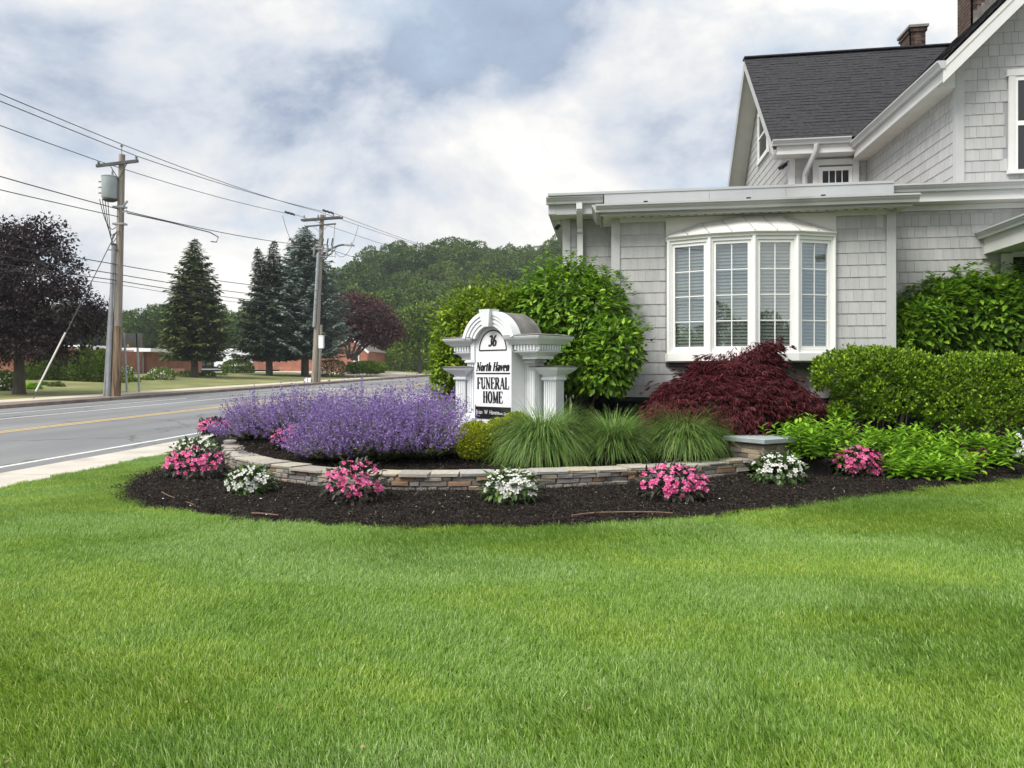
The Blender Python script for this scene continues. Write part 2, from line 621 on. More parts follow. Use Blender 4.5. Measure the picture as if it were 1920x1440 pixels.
leafmat('grass', [(0, (0.116, 0.222, 0.026)), (0.45, (0.212, 0.371, 0.044)), (0.8, (0.322, 0.488, 0.086)), (1, (0.504, 0.605, 0.221))], 0.38, 0.42, 0.4, 0.75,
        [(0.28, (0.78, 0.86, 1.0)), (0.40, (1.08, 1.06, 1.5)), (0.50, (0.90, 0.95, 0.9)), (0.60, (1.16, 1.08, 0.9)), (0.72, (0.84, 0.90, 0.8))], (0.45, 1.15, 1))
leafmat('hydrangea', [(0, (0.060, 0.134, 0.012)), (0.5, (0.144, 0.294, 0.023)), (0.85, (0.238, 0.417, 0.033)), (1, (0.350, 0.534, 0.039))], 0.42, 0.3, 0.3)
leafmat('viburnum', [(0, (0.075, 0.130, 0.009)), (0.5, (0.175, 0.288, 0.019)), (0.85, (0.291, 0.419, 0.025)), (1, (0.428, 0.541, 0.031))], 0.45, 0.3, 0.3)
leafmat('hedge', [(0, (0.050, 0.106, 0.007)), (0.5, (0.139, 0.259, 0.017)), (0.85, (0.267, 0.419, 0.023)), (1, (0.404, 0.553, 0.031))], 0.45, 0.25, 0.3)
leafmat('boxwood', [(0, (0.152, 0.205, 0.014)), (0.5, (0.282, 0.353, 0.023)), (1, (0.565, 0.579, 0.037))], 0.5, 0.25, 0.25)
leafmat('perennial', [(0, (0.099, 0.230, 0.014)), (0.5, (0.218, 0.432, 0.030)), (1, (0.355, 0.581, 0.046))], 0.45, 0.35, 0.3)
leafmat('fountain', [(0, (0.100, 0.196, 0.043)), (0.5, (0.170, 0.297, 0.067)), (0.85, (0.271, 0.410, 0.103)), (1, (0.436, 0.510, 0.194))], 0.45, 0.3, 0.3)
leafmat('red_maple', [(0, (0.066, 0.014, 0.018)), (0.5, (0.126, 0.025, 0.033)), (0.9, (0.193, 0.041, 0.049)), (1, (0.279, 0.075, 0.077))], 0.5, 0.3, 0.25)
leafmat('purple_leaf', [(0, (0.022, 0.015, 0.018)), (0.6, (0.042, 0.028, 0.032)), (1, (0.082, 0.056, 0.056))], 0.55, 0.2, 0.25)
leafmat('plum_leaf', [(0, (0.055, 0.022, 0.026)), (0.6, (0.095, 0.036, 0.040)), (1, (0.14, 0.06, 0.055))], 0.55, 0.2, 0.2)
leafmat('spruce_green', [(0, (0.047, 0.072, 0.022)), (0.6, (0.086, 0.118, 0.034)), (1, (0.143, 0.174, 0.055))], 0.6, 0.1, 0.2)
leafmat('spruce_dark', [(0, (0.036, 0.057, 0.028)), (0.6, (0.062, 0.092, 0.044)), (1, (0.098, 0.132, 0.066))], 0.6, 0.1, 0.2)
leafmat('spruce_blue', [(0, (0.109, 0.154, 0.124)), (0.6, (0.181, 0.238, 0.196)), (1, (0.290, 0.350, 0.290))], 0.6, 0.1, 0.2)
leafmat('arborvitae', [(0, (0.052, 0.095, 0.014)), (0.6, (0.099, 0.159, 0.023)), (1, (0.174, 0.229, 0.036))], 0.6, 0.15, 0.2)
leafmat('tree_green', [(0, (0.061, 0.110, 0.014)), (0.5, (0.113, 0.184, 0.023)), (1, (0.207, 0.279, 0.042))], 0.55, 0.25, 0.2)
leafmat('wood_green', [(0, (0.042, 0.081, 0.015)), (0.5, (0.073, 0.128, 0.023)), (1, (0.126, 0.197, 0.035))], 0.6, 0.2, 0.2, 0.03,
        [(0.35, (0.75, 0.85, 0.9)), (0.5, (1, 1, 1)), (0.65, (1.35, 1.2, 0.9))])
leafmat('catmint_leaf', [(0, (0.112, 0.147, 0.048)), (0.6, (0.173, 0.211, 0.071)), (1, (0.240, 0.282, 0.095))], 0.6, 0.3, 0.2)
leafmat('catmint_flower', [(0, (0.165, 0.103, 0.287)), (0.5, (0.262, 0.175, 0.415)), (0.85, (0.367, 0.260, 0.534)), (1, (0.484, 0.367, 0.633))], 0.6, 0.3, 0.2)
leafmat('imp_leaf_dark', [(0, (0.020, 0.022, 0.014)), (0.5, (0.035, 0.040, 0.022)), (1, (0.07, 0.055, 0.04))], 0.4, 0.15, 0.35)
leafmat('imp_leaf_green', [(0, (0.033, 0.077, 0.017)), (0.6, (0.068, 0.134, 0.028)), (1, (0.150, 0.218, 0.048))], 0.4, 0.2, 0.35)
leafmat('imp_pink', [(0, (0.620, 0.043, 0.190)), (0.5, (0.740, 0.108, 0.314)), (0.85, (0.820, 0.216, 0.446)), (1, (0.860, 0.346, 0.570))], 0.55, 0.3, 0.2)
leafmat('imp_white', [(0, (0.72, 0.74, 0.66)), (0.6, (0.82, 0.82, 0.78)), (1, (0.86, 0.86, 0.84))], 0.55, 0.3, 0.2)
leafmat('imp_eye', [(0, (0.62, 0.02, 0.07)), (1, (0.72, 0.06, 0.14))], 0.6, 0.1, 0.2)
leafmat('straw', [(0, (0.22, 0.16, 0.08)), (1, (0.40, 0.31, 0.17))], 0.7, 0.2, 0.2)
leafmat('chips', [(0, (0.012, 0.010, 0.009)), (0.6, (0.024, 0.019, 0.016)), (0.93, (0.045, 0.035, 0.028)), (0.98, (0.13, 0.105, 0.075)), (1, (0.24, 0.19, 0.13))], 0.9, 0.0, 0.15)

def rand_ramp_mat(name, cols, rough, bump, bscale):
    m = mat(name, (0.3, 0.3, 0.3), rough, 0.22, 9, bump, bscale)
    t = m.node_tree
    rgb = [n for n in t.nodes if n.type == 'RGB'][0]
    oi = t.nodes.new('ShaderNodeObjectInfo')
    r = t.nodes.new('ShaderNodeValToRGB')
    r.color_ramp.interpolation = 'CONSTANT'
    e = r.color_ramp.elements
    while len(e) < len(cols):
        e.new(0.5)
    for k, c in enumerate(cols):
        e[k].position = k / len(cols)
        e[k].color = (*c, 1)
    t.links.new(oi.outputs['Random'], r.inputs[0])
    for l in list(rgb.outputs[0].links):
        t.links.new(r.outputs[0], l.to_socket)
    return m
rand_ramp_mat('stone', [(0.275, 0.250, 0.225), (0.338, 0.294, 0.244), (0.213, 0.206, 0.200), (0.388, 0.312, 0.225), (0.300, 0.194, 0.125), (0.250, 0.237, 0.219), (0.425, 0.369, 0.294), (0.181, 0.156, 0.138), (0.312, 0.294, 0.269)], 0.9, 0.8, 22)
rand_ramp_mat('cap_stone', [(0.42, 0.385, 0.31), (0.36, 0.335, 0.295), (0.45, 0.40, 0.30), (0.38, 0.36, 0.33), (0.33, 0.30, 0.26), (0.43, 0.395, 0.335)], 0.9, 0.8, 18)

# hairline cracks and worn wheel tracks in the asphalt
t = MATS['asphalt'].node_tree
b = t.nodes['Principled BSDF']
old = b.inputs['Base Color'].links[0].from_socket
geo = t.nodes.new('ShaderNodeNewGeometry')
nz = t.nodes.new('ShaderNodeTexNoise')
nz.inputs['Scale'].default_value = 0.9
nz.inputs['Detail'].default_value = 5
t.links.new(geo.outputs['Position'], nz.inputs['Vector'])
vm = t.nodes.new('ShaderNodeVectorMath')
vm.operation = 'MULTIPLY_ADD'
vm.inputs[1].default_value = (1.6, 1.6, 0)
t.links.new(nz.outputs['Color'], vm.inputs[0])
t.links.new(geo.outputs['Position'], vm.inputs[2])
vo = t.nodes.new('ShaderNodeTexVoronoi')
vo.feature = 'DISTANCE_TO_EDGE'
vo.inputs['Scale'].default_value = 0.17
t.links.new(vm.outputs[0], vo.inputs['Vector'])
cr = t.nodes.new('ShaderNodeMapRange')
cr.inputs['From Min'].default_value = 0.003
cr.inputs['From Max'].default_value = 0.009
cr.inputs['To Min'].default_value = 0.62
t.links.new(vo.outputs['Distance'], cr.inputs['Value'])
wv = t.nodes.new('ShaderNodeTexWave')
wv.bands_direction = 'X'
wv.inputs['Scale'].default_value = 0.18
wv.inputs['Distortion'].default_value = 0.6
t.links.new(geo.outputs['Position'], wv.inputs['Vector'])
wr = t.nodes.new('ShaderNodeMapRange')
wr.inputs['To Min'].default_value = 0.90
wr.inputs['To Max'].default_value = 1.05
t.links.new(wv.outputs['Fac'], wr.inputs['Value'])
mu = t.nodes.new('ShaderNodeMath')
mu.operation = 'MULTIPLY'
t.links.new(cr.outputs[0], mu.inputs[0])
t.links.new(wr.outputs[0], mu.inputs[1])
sc_ = t.nodes.new('ShaderNodeVectorMath')
sc_.operation = 'SCALE'
t.links.new(old, sc_.inputs[0])
t.links.new(mu.outputs[0], sc_.inputs['Scale'])
t.links.new(sc_.outputs[0], b.inputs['Base Color'])

# window glass: clear with a fresnel reflection
m = bpy.data.materials.new('window_glass')
m.use_nodes = True
t = m.node_tree
t.nodes.remove(t.nodes['Principled BSDF'])
tr = t.nodes.new('ShaderNodeBsdfTransparent')
tr.inputs[0].default_value = (0.74, 0.80, 0.78, 1)
gl = t.nodes.new('ShaderNodeBsdfGlossy')
gl.inputs['Roughness'].default_value = 0.01
gl.inputs['Color'].default_value = (0.9, 0.95, 0.95, 1)
fr = t.nodes.new('ShaderNodeFresnel')
fr.inputs['IOR'].default_value = 2.5
mi = t.nodes.new('ShaderNodeMixShader')
gn = t.nodes.new('ShaderNodeNewGeometry')
mr = t.nodes.new('ShaderNodeMapRange')        # thin pane: the same reflection from both sides
mr.inputs['To Min'].default_value = 3.0
mr.inputs['To Max'].default_value = 1 / 3.0
t.links.new(gn.outputs['Backfacing'], mr.inputs['Value'])
t.links.new(mr.outputs[0], fr.inputs['IOR'])
t.links.new(fr.outputs[0], mi.inputs[0])
t.links.new(tr.outputs[0], mi.inputs[1])
t.links.new(gl.outputs[0], mi.inputs[2])
t.links.new(mi.outputs[0], t.nodes['Material Output'].inputs[0])
MATS['window_glass'] = m

# ------------------------------------------------------------------ ground, road, lawn
def grid(xs, ys, zf):
    mb = MB()
    nx = len(xs)
    mb.v = [(x, y, zf(x, y)) for y in ys for x in xs]
    mb.f = [(j * nx + i, j * nx + i + 1, (j + 1) * nx + i + 1, (j + 1) * nx + i) for j in range(len(ys) - 1) for i in range(nx - 1)]
    return mb
def yroad(Y):
    return zroad(max(-60, min(Y, 260)))
YS = [-400, -200, -120, -80, -60, -40, -25, -12, -6, 0, 6, 12, 20, 30, 40, 55, 70, 90, 110, 130, 160, 200, 260, 340, 500, 900]
XS = [-900, -400, -220, -140, -100, -70, -50, -35, -24, -20, -14, -9, -7, -4, 0, 5, 10, 20, 40, 80, 150, 300, 900]
struct('ground', grid(XS, YS, lambda x, y: yroad(y) - 0.45), 'ground')
RY = [-120, -60, -30, -10, 0, 5, 10, 15, 20, 30, 40, 60, 80, 110, 150, 200, 260]
struct('road', grid([-21.2, -17, -13, -8.5], RY, lambda x, y: yroad(y)), 'asphalt')
def ribbon(x0, x1, y0, y1, dz, m, name, n=None):
    ys = [y0 + (y1 - y0) * k / max(1, int((y1 - y0) / 4)) for k in range(max(1, int((y1 - y0) / 4)) + 1)]
    o = struct(name, grid([x0, x1], ys, lambda x, y: yroad(y) + dz), m)
    return o
ribbon(-9.33, -9.21, -60, 200, 0.004, 'white_line', 'edge_line')
ribbon(-13.96, -13.84, -60, 200, 0.004, 'yellow_line', 'centre_line')
ribbon(-14.22, -14.10, -60, 200, 0.004, 'yellow_line', 'centre_line')
ribbon(-17.36, -17.22, -60, 47, 0.004, 'white_line', 'lane_line')
ribbon(-19.1, -18.97, -60, 33, 0.004, 'white_line', 'lane_line')
for k in range(3):
    ribbon(-19.0 + 0.6 * k, -18.9 + 0.6 * k, 34 + 3.4 * k, 40 + 3.4 * k, 0.004, 'white_line', 'lane_line')
for k in range(9):
    ribbon(-17.36, -17.22, 51 + 7 * k, 53.6 + 7 * k, 0.004, 'white_line', 'lane_dash')
# turn arrow painted in the middle lane
mb = MB()
ax, ay = -15.75, 40.5
zz_ = lambda y: zroad(y) + 0.005
arrow = [[(-0.12, 0), (0.12, 0), (0.12, 4.6), (-0.12, 4.6)], [(-0.12, 4.6), (0.12, 4.6), (-0.35, 5.8), (-0.7, 5.3)], [(-0.7, 4.55), (-0.7, 6.3), (-1.45, 5.2), (-1.45, 5.1)]]
for q in arrow:
    mb.add([(ax + x, ay + y, zz_(ay + y)) for x, y in q], [(0, 1, 2, 3)])
struct('turn_arrow', mb, 'white_line')
# kerb, planting strip, walk and verge on the far side
mb = MB()
for a, b in zip(RY[:-1], RY[1:]):
    mb.add([(-21.2, a, yroad(a) - .1), (-21.2, b, yroad(b) - .1), (-21.2, b, yroad(b) + .13), (-21.2, a, yroad(a) + .13), (-22.3, a, yroad(a) + .15), (-22.3, b, yroad(b) + .15)], [(0, 1, 2, 3), (3, 2, 5, 4)])
struct('kerb', mb, 'kerb')
ribbon(-24.0, -22.3, -120, 200, 0.155, 'far_walk', 'far_sidewalk')
struct('far_verge', grid([-400, -250, -150, -90, -60, -45, -36, -30, -26, -24.0], RY[:-1] + [420], lambda x, y: yroad(y) + 0.15 + 0.4 * sstep(-26, -36, x)), 'far_grass')
struct('driveway', grid([-48, -36, -30, -24.05], [84, 90, 96, 104], lambda x, y: yroad(y) + 0.17 + 0.4 * sstep(-26, -36, x)), 'concrete')
struct('parking_lot', grid([-64, -56, -48, -42], [92, 100, 110, 120], lambda x, y: yroad(y) + 0.75), 'asphalt')
# concrete apron between the road and the lawn, in slabs
apron = struct('concrete_apron', grid([-8.5, -7.3], RY, lambda x, y: yroad(y) + 0.035), 'concrete')
slab = MB().box(-0.58, 0.58, 0, 1.82, -0.05, 0.012).mesh('slab', 'concrete')
for k in range(24):
    y = -3.0 + 1.83 * k
    o = new_obj('slab', slab, apron)
    o.matrix_basis = Matrix.Translation((-7.9, y, zroad(y) + 0.045 + random.uniform(-.004, .004))) @ Matrix.Rotation(0.0139, 4, 'X')

def lawn_z(x, y):
    zl = zlawn(y) if y > -20 else -0.4
    t = sstep(-7.3, -3.8, x)
    return (yroad(y) + 0.055) * (1 - t) + zl * t

BEDPX = [(232, 915), (236, 928), (258, 943), (300, 955), (360, 966), (430, 975), (500, 982), (560, 986), (630, 990), (700, 992), (780, 994), (860, 993), (940, 992), (1000, 990), (1080, 988), (1150, 985), (1230, 981), (1300, 975), (1360, 969), (1420, 962), (1490, 953), (1560, 944), (1630, 935), (1700, 926), (1770, 918), (1840, 911), (1920, 903)]
bed = [ground_pt(x, y).xy for x, y in BEDPX]
bed += [Vector(p) for p in ((5.8, 10.15), (6.8, 10.3), (8.2, 10.4), (8.4, 11.5), (8.4, 12.7), (6.5, 12.75), (4.5, 12.75), (2.5, 12.75), (0.5, 12.75), (-0.6, 12.8), (-1.0, 14.0), (-2.4, 14.4), (-4.2, 14.2), (-5.6, 13.5), (-6.3, 12.4))]
bed += [ground_pt(x, y).xy for x, y in ((385, 848), (345, 866), (310, 878), (262, 894))]
BED = [(p[0], p[1]) for p in bed]
def crom(pts, n, closed=False):
    out = []
    k = len(pts)
    rngk = range(k if closed else k - 1)
    for i in rngk:
        p = [Vector(pts[(i + j) % k] if closed else pts[min(max(i + j, 0), k - 1)]) for j in (-1, 0, 1, 2)]
        for s in range(n):
            t = s / n
            out.append(0.5 * ((2 * p[1]) + (p[2] - p[0]) * t + (2 * p[0] - 5 * p[1] + 4 * p[2] - p[3]) * t * t + (3 * p[1] - p[0] - 3 * p[2] + p[3]) * t ** 3))
    if not closed:
        out.append(Vector(pts[-1]))
    return out
def inside(poly, x, y):
    c = False
    j = len(poly) - 1
    for i in range(len(poly)):
        xi, yi = poly[i]
        xj, yj = poly[j]
        if (yi > y) != (yj > y) and x < (xj - xi) * (y - yi) / (yj - yi) + xi:
            c = not c
        j = i
    return c
BEDC = [tuple(p) for p in crom(BED, 5, True)]
BED_A = np.array(BEDC)
def inside_np(poly, P):
    c = np.zeros(len(P), bool)
    j = len(poly) - 1
    for i in range(len(poly)):
        xi, yi = poly[i]
        xj, yj = poly[j]
        if yi != yj:
            c ^= ((yi > P[:, 1]) != (yj > P[:, 1])) & (P[:, 0] < (xj - xi) * (P[:, 1] - yi) / (yj - yi) + xi)
        j = i
    return c

gx = [-7.3 + 0.5 * k for k in range(80)]
gy = [-30, -20, -10, -5] + [-2 + 0.5 * k for k in range(34)] + [18, 24, 32, 45, 60]
struct('lawn', grid(gx, gy, lambda x, y: lawn_z(x, y) - 0.006), 'soil')

# stone wall line
WALLPX = [(445, 838), (428, 846), (419, 858), (422, 872), (437, 884), (462, 893), (500, 901), (545, 908), (600, 915), (660, 919), (720, 922), (800, 923), (900, 922), (1000, 919), (1100, 915), (1200, 909), (1300, 902), (1405, 892)]
WALL = crom([ground_pt(x, y, 0.02).xy for x, y in WALLPX], 8)
_off = []
for _i in range(len(WALL)):
    _d = (WALL[min(_i + 1, len(WALL) - 1)] - WALL[max(_i - 1, 0)]).normalized()
    _off.append((WALL[_i].x - _d.y * 0.24, WALL[_i].y + _d.x * 0.24))
WALL_IN = _off + [(2.75, 9.9), (3.2, 12.9), (-1, 13.2), (-4.6, 13.4)]
def bed_z(x, y):
    base = 0.02 * y + 0.035
    r = base + 0.14 * max(0.0, y - 10.1)
    if inside(WALL_IN, x, y):
        r = max(r, 0.02 * y + 0.15 + 0.10 * max(0, y - 9.2))
    return min(r, 0.62)
mb = MB()
cbx, cby = -0.4, 11.2
NR = 46
n = len(BEDC)
mb.v.append((cbx, cby, bed_z(cbx, cby)))
for i in range(1, NR + 1):
    t = (i / NR) ** 0.8
    for (x, y) in BEDC:
        px, py = cbx + (x - cbx) * t, cby + (y - cby) * t
        nzv = mnoise.noise((px * 5, py * 5, 0)) * 0.018 + mnoise.noise((px * 17, py * 17, 3)) * 0.008
        z = bed_z(px, py) + nzv
        if t > 0.97:
            z -= 0.05
        mb.v.append((px, py, z))
for k in range(n):
    mb.f.append((0, 1 + k, 1 + (k + 1) % n))
for i in range(NR - 1):
    for k in range(n):
        a, b = 1 + i * n + k, 1 + i * n + (k + 1) % n
        mb.f.append((a, a + n, b + n, b))
struct('mulch_bed', mb, 'mulch', smooth=True)

# ------------------------------------------------------------------ lawn grass (real blades in repeated patches)
def grass_patch(nb, size, hmin, hmax, wd):
    P = np.zeros((nb, 3))
    P[:, :2] = (rng.random((nb, 2)) - 0.5) * size
    h = hmin + (hmax - hmin) * rng.random(nb)
    az = rng.normal(0.0, 0.9, nb)
    lean = np.abs(rng.normal(0.5, 0.32, nb))
    dirx, diry = np.cos(az), np.sin(az)
    wx, wy = -diry, dirx
    tw = rng.normal(0, 0.5, nb)
    wx, wy = np.cos(az + 1.57 + tw), np.sin(az + 1.57 + tw)
    wv = np.stack([wx, wy, np.zeros(nb)], 1) * (wd * (0.7 + 0.6 * rng.random(nb)))[:, None] / 2
    def pt(f, bend):
        return P + np.stack([dirx * h * lean * bend, diry * h * lean * bend, h * f * (1 - 0.15 * lean * f)], 1)
    m1, tp = pt(0.55, 0.35), pt(1.0, 1.0)
    V = np.stack([P - wv, P + wv, m1 + wv * 0.85, m1 - wv * 0.85, tp + wv * 0.15, tp - wv * 0.15], 1).reshape(-1, 3)
    F = np.array([(0, 1, 2, 3), (3, 2, 4, 5)])[None] + (np.arange(nb) * 6)[:, None, None]
    return np_mesh('grass_patch', V, F.reshape(-1, 4), 'grass')
patches = [grass_patch(760, 0.34, 0.03, 0.068, 0.0056) for _ in range(6)]
sp = 0.155
xs = np.arange(-7.25, 12.5, sp)
ys = np.arange(1.2, 26.0, sp)
G = np.stack(np.meshgrid(xs, ys), -1).reshape(-1, 2)
G += rng.uniform(-0.07, 0.07, G.shape)
dd = G[:, 0] * FW.x + G[:, 1] * FW.y
ll = G[:, 0] * RT.x + G[:, 1] * RT.y
keep = (np.abs(ll) < dd * 0.667 + 2.6) & (G[:, 0] > -7.22) & ((G[:, 1] < 13) | (rng.random(len(G)) < 0.7))
G = G[keep]
ins = inside_np(BEDC, G)
dmin = np.array([np.min(np.hypot(BED_A[:, 0] - x, BED_A[:, 1] - y)) for x, y in G])
G = G[(~ins) & (dmin > 0.10)]
G = G[~((G[:, 1] > 12.6) & (G[:, 0] > -1.2))]
Z = np.array([lawn_z(x, y) for x, y in G])
ang = np.array([mnoise.noise((x * 0.45, y * 0.6, 1.7)) * 3.2 + mnoise.noise((x * 1.7, y * 1.7, 5)) * 1.0 for x, y in G])
hs = np.array([1.0 + 0.25 * mnoise.noise((x * 0.9, y * 0.9, 9)) for x, y in G])
rot = np.zeros((len(G), 3))
rot[:, 2] = ang + 2.2 + rng.normal(0, 0.35, len(G))
scl = np.ones((len(G), 3))
scl[:, 2] = hs
o = scatter('lawn_grass', patches, np.column_stack([G, Z]), rot, scl, rng.integers(0, 6, len(G)))
label(o, 'freshly mown green lawn grass in front of the flower bed', 'grass', kind='stuff')

# bark chips over the mulch
def chip_patch(nb, size):
    P = np.zeros((nb, 3))
    P[:, :2] = (rng.random((nb, 2)) - 0.5) * size
    P[:, 2] = rng.random(nb) * 0.018
    D = rdir(nb)
    D[:, 2] *= 0.3
    Nn = rdir(nb) * 0.5 + np.array([0, 0, 1])
    V, F = cards(P, D, Nn, 0.009 + 0.03 * rng.random(nb) ** 2, NEED)
    return np_mesh('chip_patch', V, F, 'chips')
chips = [chip_patch(420, 0.3) for _ in range(4)]
xs = np.arange(-6.5, 7.5, 0.17)
ys = np.arange(6.2, 12.6, 0.17)
G = np.stack(np.meshgrid(xs, ys), -1).reshape(-1, 2) + rng.uniform(-0.06, 0.06, (len(xs) * len(ys), 2))
G = G[inside_np(BEDC, G)]
G = G[G[:, 1] < 11.3]
Z = np.array([bed_z(x, y) + mnoise.noise((x * 5, y * 5, 0)) * 0.018 for x, y in G])
rot = np.zeros((len(G), 3))
rot[:, 2] = rng.random(len(G)) * 6.28
o = scatter('mulch_chips', chips, np.column_stack([G, Z]), rot, np.ones((len(G), 3)), rng.integers(0, 4, len(G)))
label(o, 'loose dark bark mulch covering the planting bed', 'mulch', kind='stuff')

# ------------------------------------------------------------------ stacked stone wall
def stone_mesh(flat=False):
    j = lambda s: random.uniform(-s, s)
    vs = []
    for (x, z) in ((0, 0), (1, 0), (1, 1), (0, 1)):
        vs.append((x + j(0.015), 1.0, z + j(0.03)))
    for (x, z) in ((0, 0), (1, 0), (1, 1), (0, 1)):
        vs.append((x + j(0.02), 0.06 + j(0.02), z + j(0.05)))
    for (x, z) in ((0.06, 0.14), (0.94, 0.14), (0.94, 0.86), (0.06, 0.86)):
        vs.append((x + j(0.03), j(0.035), z + j(0.06)))
    mb = MB()
    mb.add(vs, [(0, 1, 2, 3), (0, 4, 5, 1), (1, 5, 6, 2), (2, 6, 7, 3), (3, 7, 4, 0), (4, 8, 9, 5), (5, 9, 10, 6), (6, 10, 11, 7), (7, 11, 8, 4), (8, 11, 10, 9)])
    return mb.mesh('stone', 'cap_stone' if flat else 'stone')
STONES = [stone_mesh() for _ in range(12)]
CAPS = [stone_mesh(True) for _ in range(6)]
wl = [0.0]
for a, b in zip(WALL[:-1], WALL[1:]):
    wl.append(wl[-1] + (b - a).length)
def wall_at(s):
    s = min(max(s, 0), wl[-1] - 1e-4)
    for i in range(len(wl) - 1):
        if wl[i + 1] >= s:
            t = (s - wl[i]) / (wl[i + 1] - wl[i])
            p = WALL[i].lerp(WALL[i + 1], t)
            d = (WALL[i + 1] - WALL[i]).normalized()
            return p, d
def wall_frame(s0, s1, z, dep, h, inset=0.0):
    p0, _ = wall_at(s0)
    p1, _ = wall_at(s1)
    d = (p1 - p0)
    ln = d.length
    d.normalize()
    nrm = Vector((-d.y, d.x))
    o = p0 + nrm * inset
    M = Matrix(((d.x * ln, nrm.x * dep, 0, o.x), (d.y * ln, nrm.y * dep, 0, o.y), (0, 0, h, z), (0, 0, 0, 1)))
    return M, p0
sw = Thing('retaining_wall', 'low curved dry-stacked stone retaining wall around the raised flower bed', 'stone wall', (0, 8.6, 0.15))
sw.o['kind'] = 'thing'
mb = MB()
rings = []
for s in np.linspace(0.02, wl[-1] - 0.02, 70):
    p, d = wall_at(s)
    nrm = Vector((-d.y, d.x))
    a, b = p + nrm * 0.03, p + nrm * 0.27
    zb = 0.02 * p.y
    rings.append([(a.x, a.y, zb - 0.05), (a.x, a.y, zb + 0.185), (b.x, b.y, zb + 0.185), (b.x, b.y, zb - 0.05)])
mb.loft(rings)
core = sw.part('core', mb, 'foundation')
z_off = -0.03
for c, hc in enumerate((0.062, 0.05, 0.056, 0.048)):
    s = -random.uniform(0, 0.1)
    while s < wl[-1] - 0.03:
        ln = random.choice((0.11, 0.15, 0.19, 0.24, 0.30)) * random.uniform(0.9, 1.1)
        s1 = min(s + ln, wl[-1])
        if s1 - s > 0.04:
            p, _ = wall_at(max(s, 0))
            hh = hc * random.uniform(0.93, 1.0)
            M, _ = wall_frame(max(s, 0) + 0.003, s1 - 0.003, 0.02 * p.y + z_off, 0.22, hh, random.uniform(-0.014, 0.016))
            sw.piece('stone', random.choice(STONES), M)
        s = s1
    z_off += hc
s = 0.0
while s < wl[-1] - 0.05:
    s1 = min(s + random.uniform(0.2, 0.55), wl[-1])
    p, _ = wall_at(s)
    M, _ = wall_frame(s + 0.004, s1 - 0.004, 0.02 * p.y + z_off, 0.33, random.uniform(0.026, 0.05), random.uniform(-0.03, 0.005))
    sw.piece('cap_stone', random.choice(CAPS), M)
    s = s1

# pier at the end of the wall
pc = at_d(1428, 880, 9.75)
pb = bed_z(pc.x, pc.y) - 0.06
pier = Thing('stone_pier', 'square stacked stone pier with a flat bluestone cap at the wall end', 'stone pier', (pc.x, pc.y, pb), R(38))
hp = 0.27
z = 0.0
ztop = 0.70 - pb
pier.part('core', MB().box(-hp + .03, hp - .03, -hp + .03, hp - .03, 0, ztop - 0.07), 'foundation', local=True)
row = 0
while z < ztop - 0.09:
    hc = min(random.uniform(0.05, 0.075), ztop - 0.065 - z)
    for side in range(4):
        a = side * math.pi / 2
        s = -hp
        while s < hp - 0.02:
            s1 = min(hp, s + random.uniform(0.14, 0.3))
            if hp - s1 < 0.06:
                s1 = hp
            M = Matrix.Rotation(a, 4, 'Z') @ Matrix(((s1 - s - 0.004, 0, 0, s), (0, 0.1, 0, -hp + random.uniform(-0.01, 0.008)), (0, 0, hc * 0.95, z), (0, 0, 0, 1)))
            pier.piece('stone', random.choice(STONES), M, local=True)
            s = s1
    z += hc
pier.part('cap', MB().rects(-0.33, 0.33, -0.33, 0.33, [(ztop - 0.065, -0.01), (ztop - 0.055, 0.0), (ztop - 0.008, 0.004), (ztop, -0.006)]), 'cap_slab', local=True)

# ------------------------------------------------------------------ the funeral home
EXPO = 0.178
YA, YB, YC = 11.8, 12.75, 16.9            # front walls: window room, flat-roofed range, left gable wing
XA0, XA1 = 0.107, 4.155                    # window room
XB0 = -0.70                                # left end of flat-roofed range
XD0 = 5.42                                 # left wall of the big front gable
ZB = 1.135                                 # underside of the siding
house = Thing('funeral_home', 'pale grey shingled house with flat-roofed front room and dark gabled roofs', 'house', (4, 12, 0.3))
SKEW = Matrix(((1, 0, 0, 0), (-0.04, 1, 0, 0.04 * 4.2), (0, 0, 1, 0), (0, 0, 0, 1)))   # the front range is not quite square to the road side
house.I = house.I @ SKEW
SH = {}
for wd in (0.105, 0.13, 0.155, 0.18, 0.205):
    mb = MB()
    h = EXPO + 0.012
    mb.add([(0, 0, 0), (wd - 0.0028, 0, 0), (wd - 0.0028, -0.0135, 0), (0, -0.0135, 0), (0, 0, h), (wd - 0.0028, 0, h), (wd - 0.0028, -0.003, h), (0, -0.003, h)],
           [(0, 1, 2, 3), (4, 7, 6, 5), (3, 2, 6, 7), (0, 3, 7, 4), (1, 5, 6, 2)])
    SH[wd] = mb.mesh('shingle', 'shingle')
def shingles(wall, org, u, nrm, length, z0, z1, allow=None, lo=None, hi=None):
    """rows of shingles on a wall: org = left bottom point seen from outside, u along, nrm outward"""
    u, nrm = Vector(u), Vector(nrm)
    rows = int(math.ceil((z1 - z0) / EXPO))
    for r in range(rows):
        zb = z0 + r * EXPO
        hs = min(1.0, (z1 - zb) / (EXPO + 0.012))
        if hs < 0.15:
            continue
        a0 = lo(zb) if lo else 0.0
        a1 = hi(zb) if hi else length
        s = a0 - random.uniform(0, 0.08)
        while s < a1 - 0.01:
            wd = random.choice(list(SH))
            s0, s1 = max(s, a0), min(s + wd, a1)
            if s1 - s0 > 0.015 and (allow is None or allow((s0 + s1) / 2, zb + EXPO / 2)):
                sx = (s1 - s0) / wd
                p = Vector(org) + u * s0
                M = Matrix(((u.x * sx, -nrm.x, 0, p.x), (u.y * sx, -nrm.y, 0, p.y), (0, 0, hs, zb), (0, 0, 0, 1)))
                house.piece('shingle', SH[wd], M, wall)
            s += wd

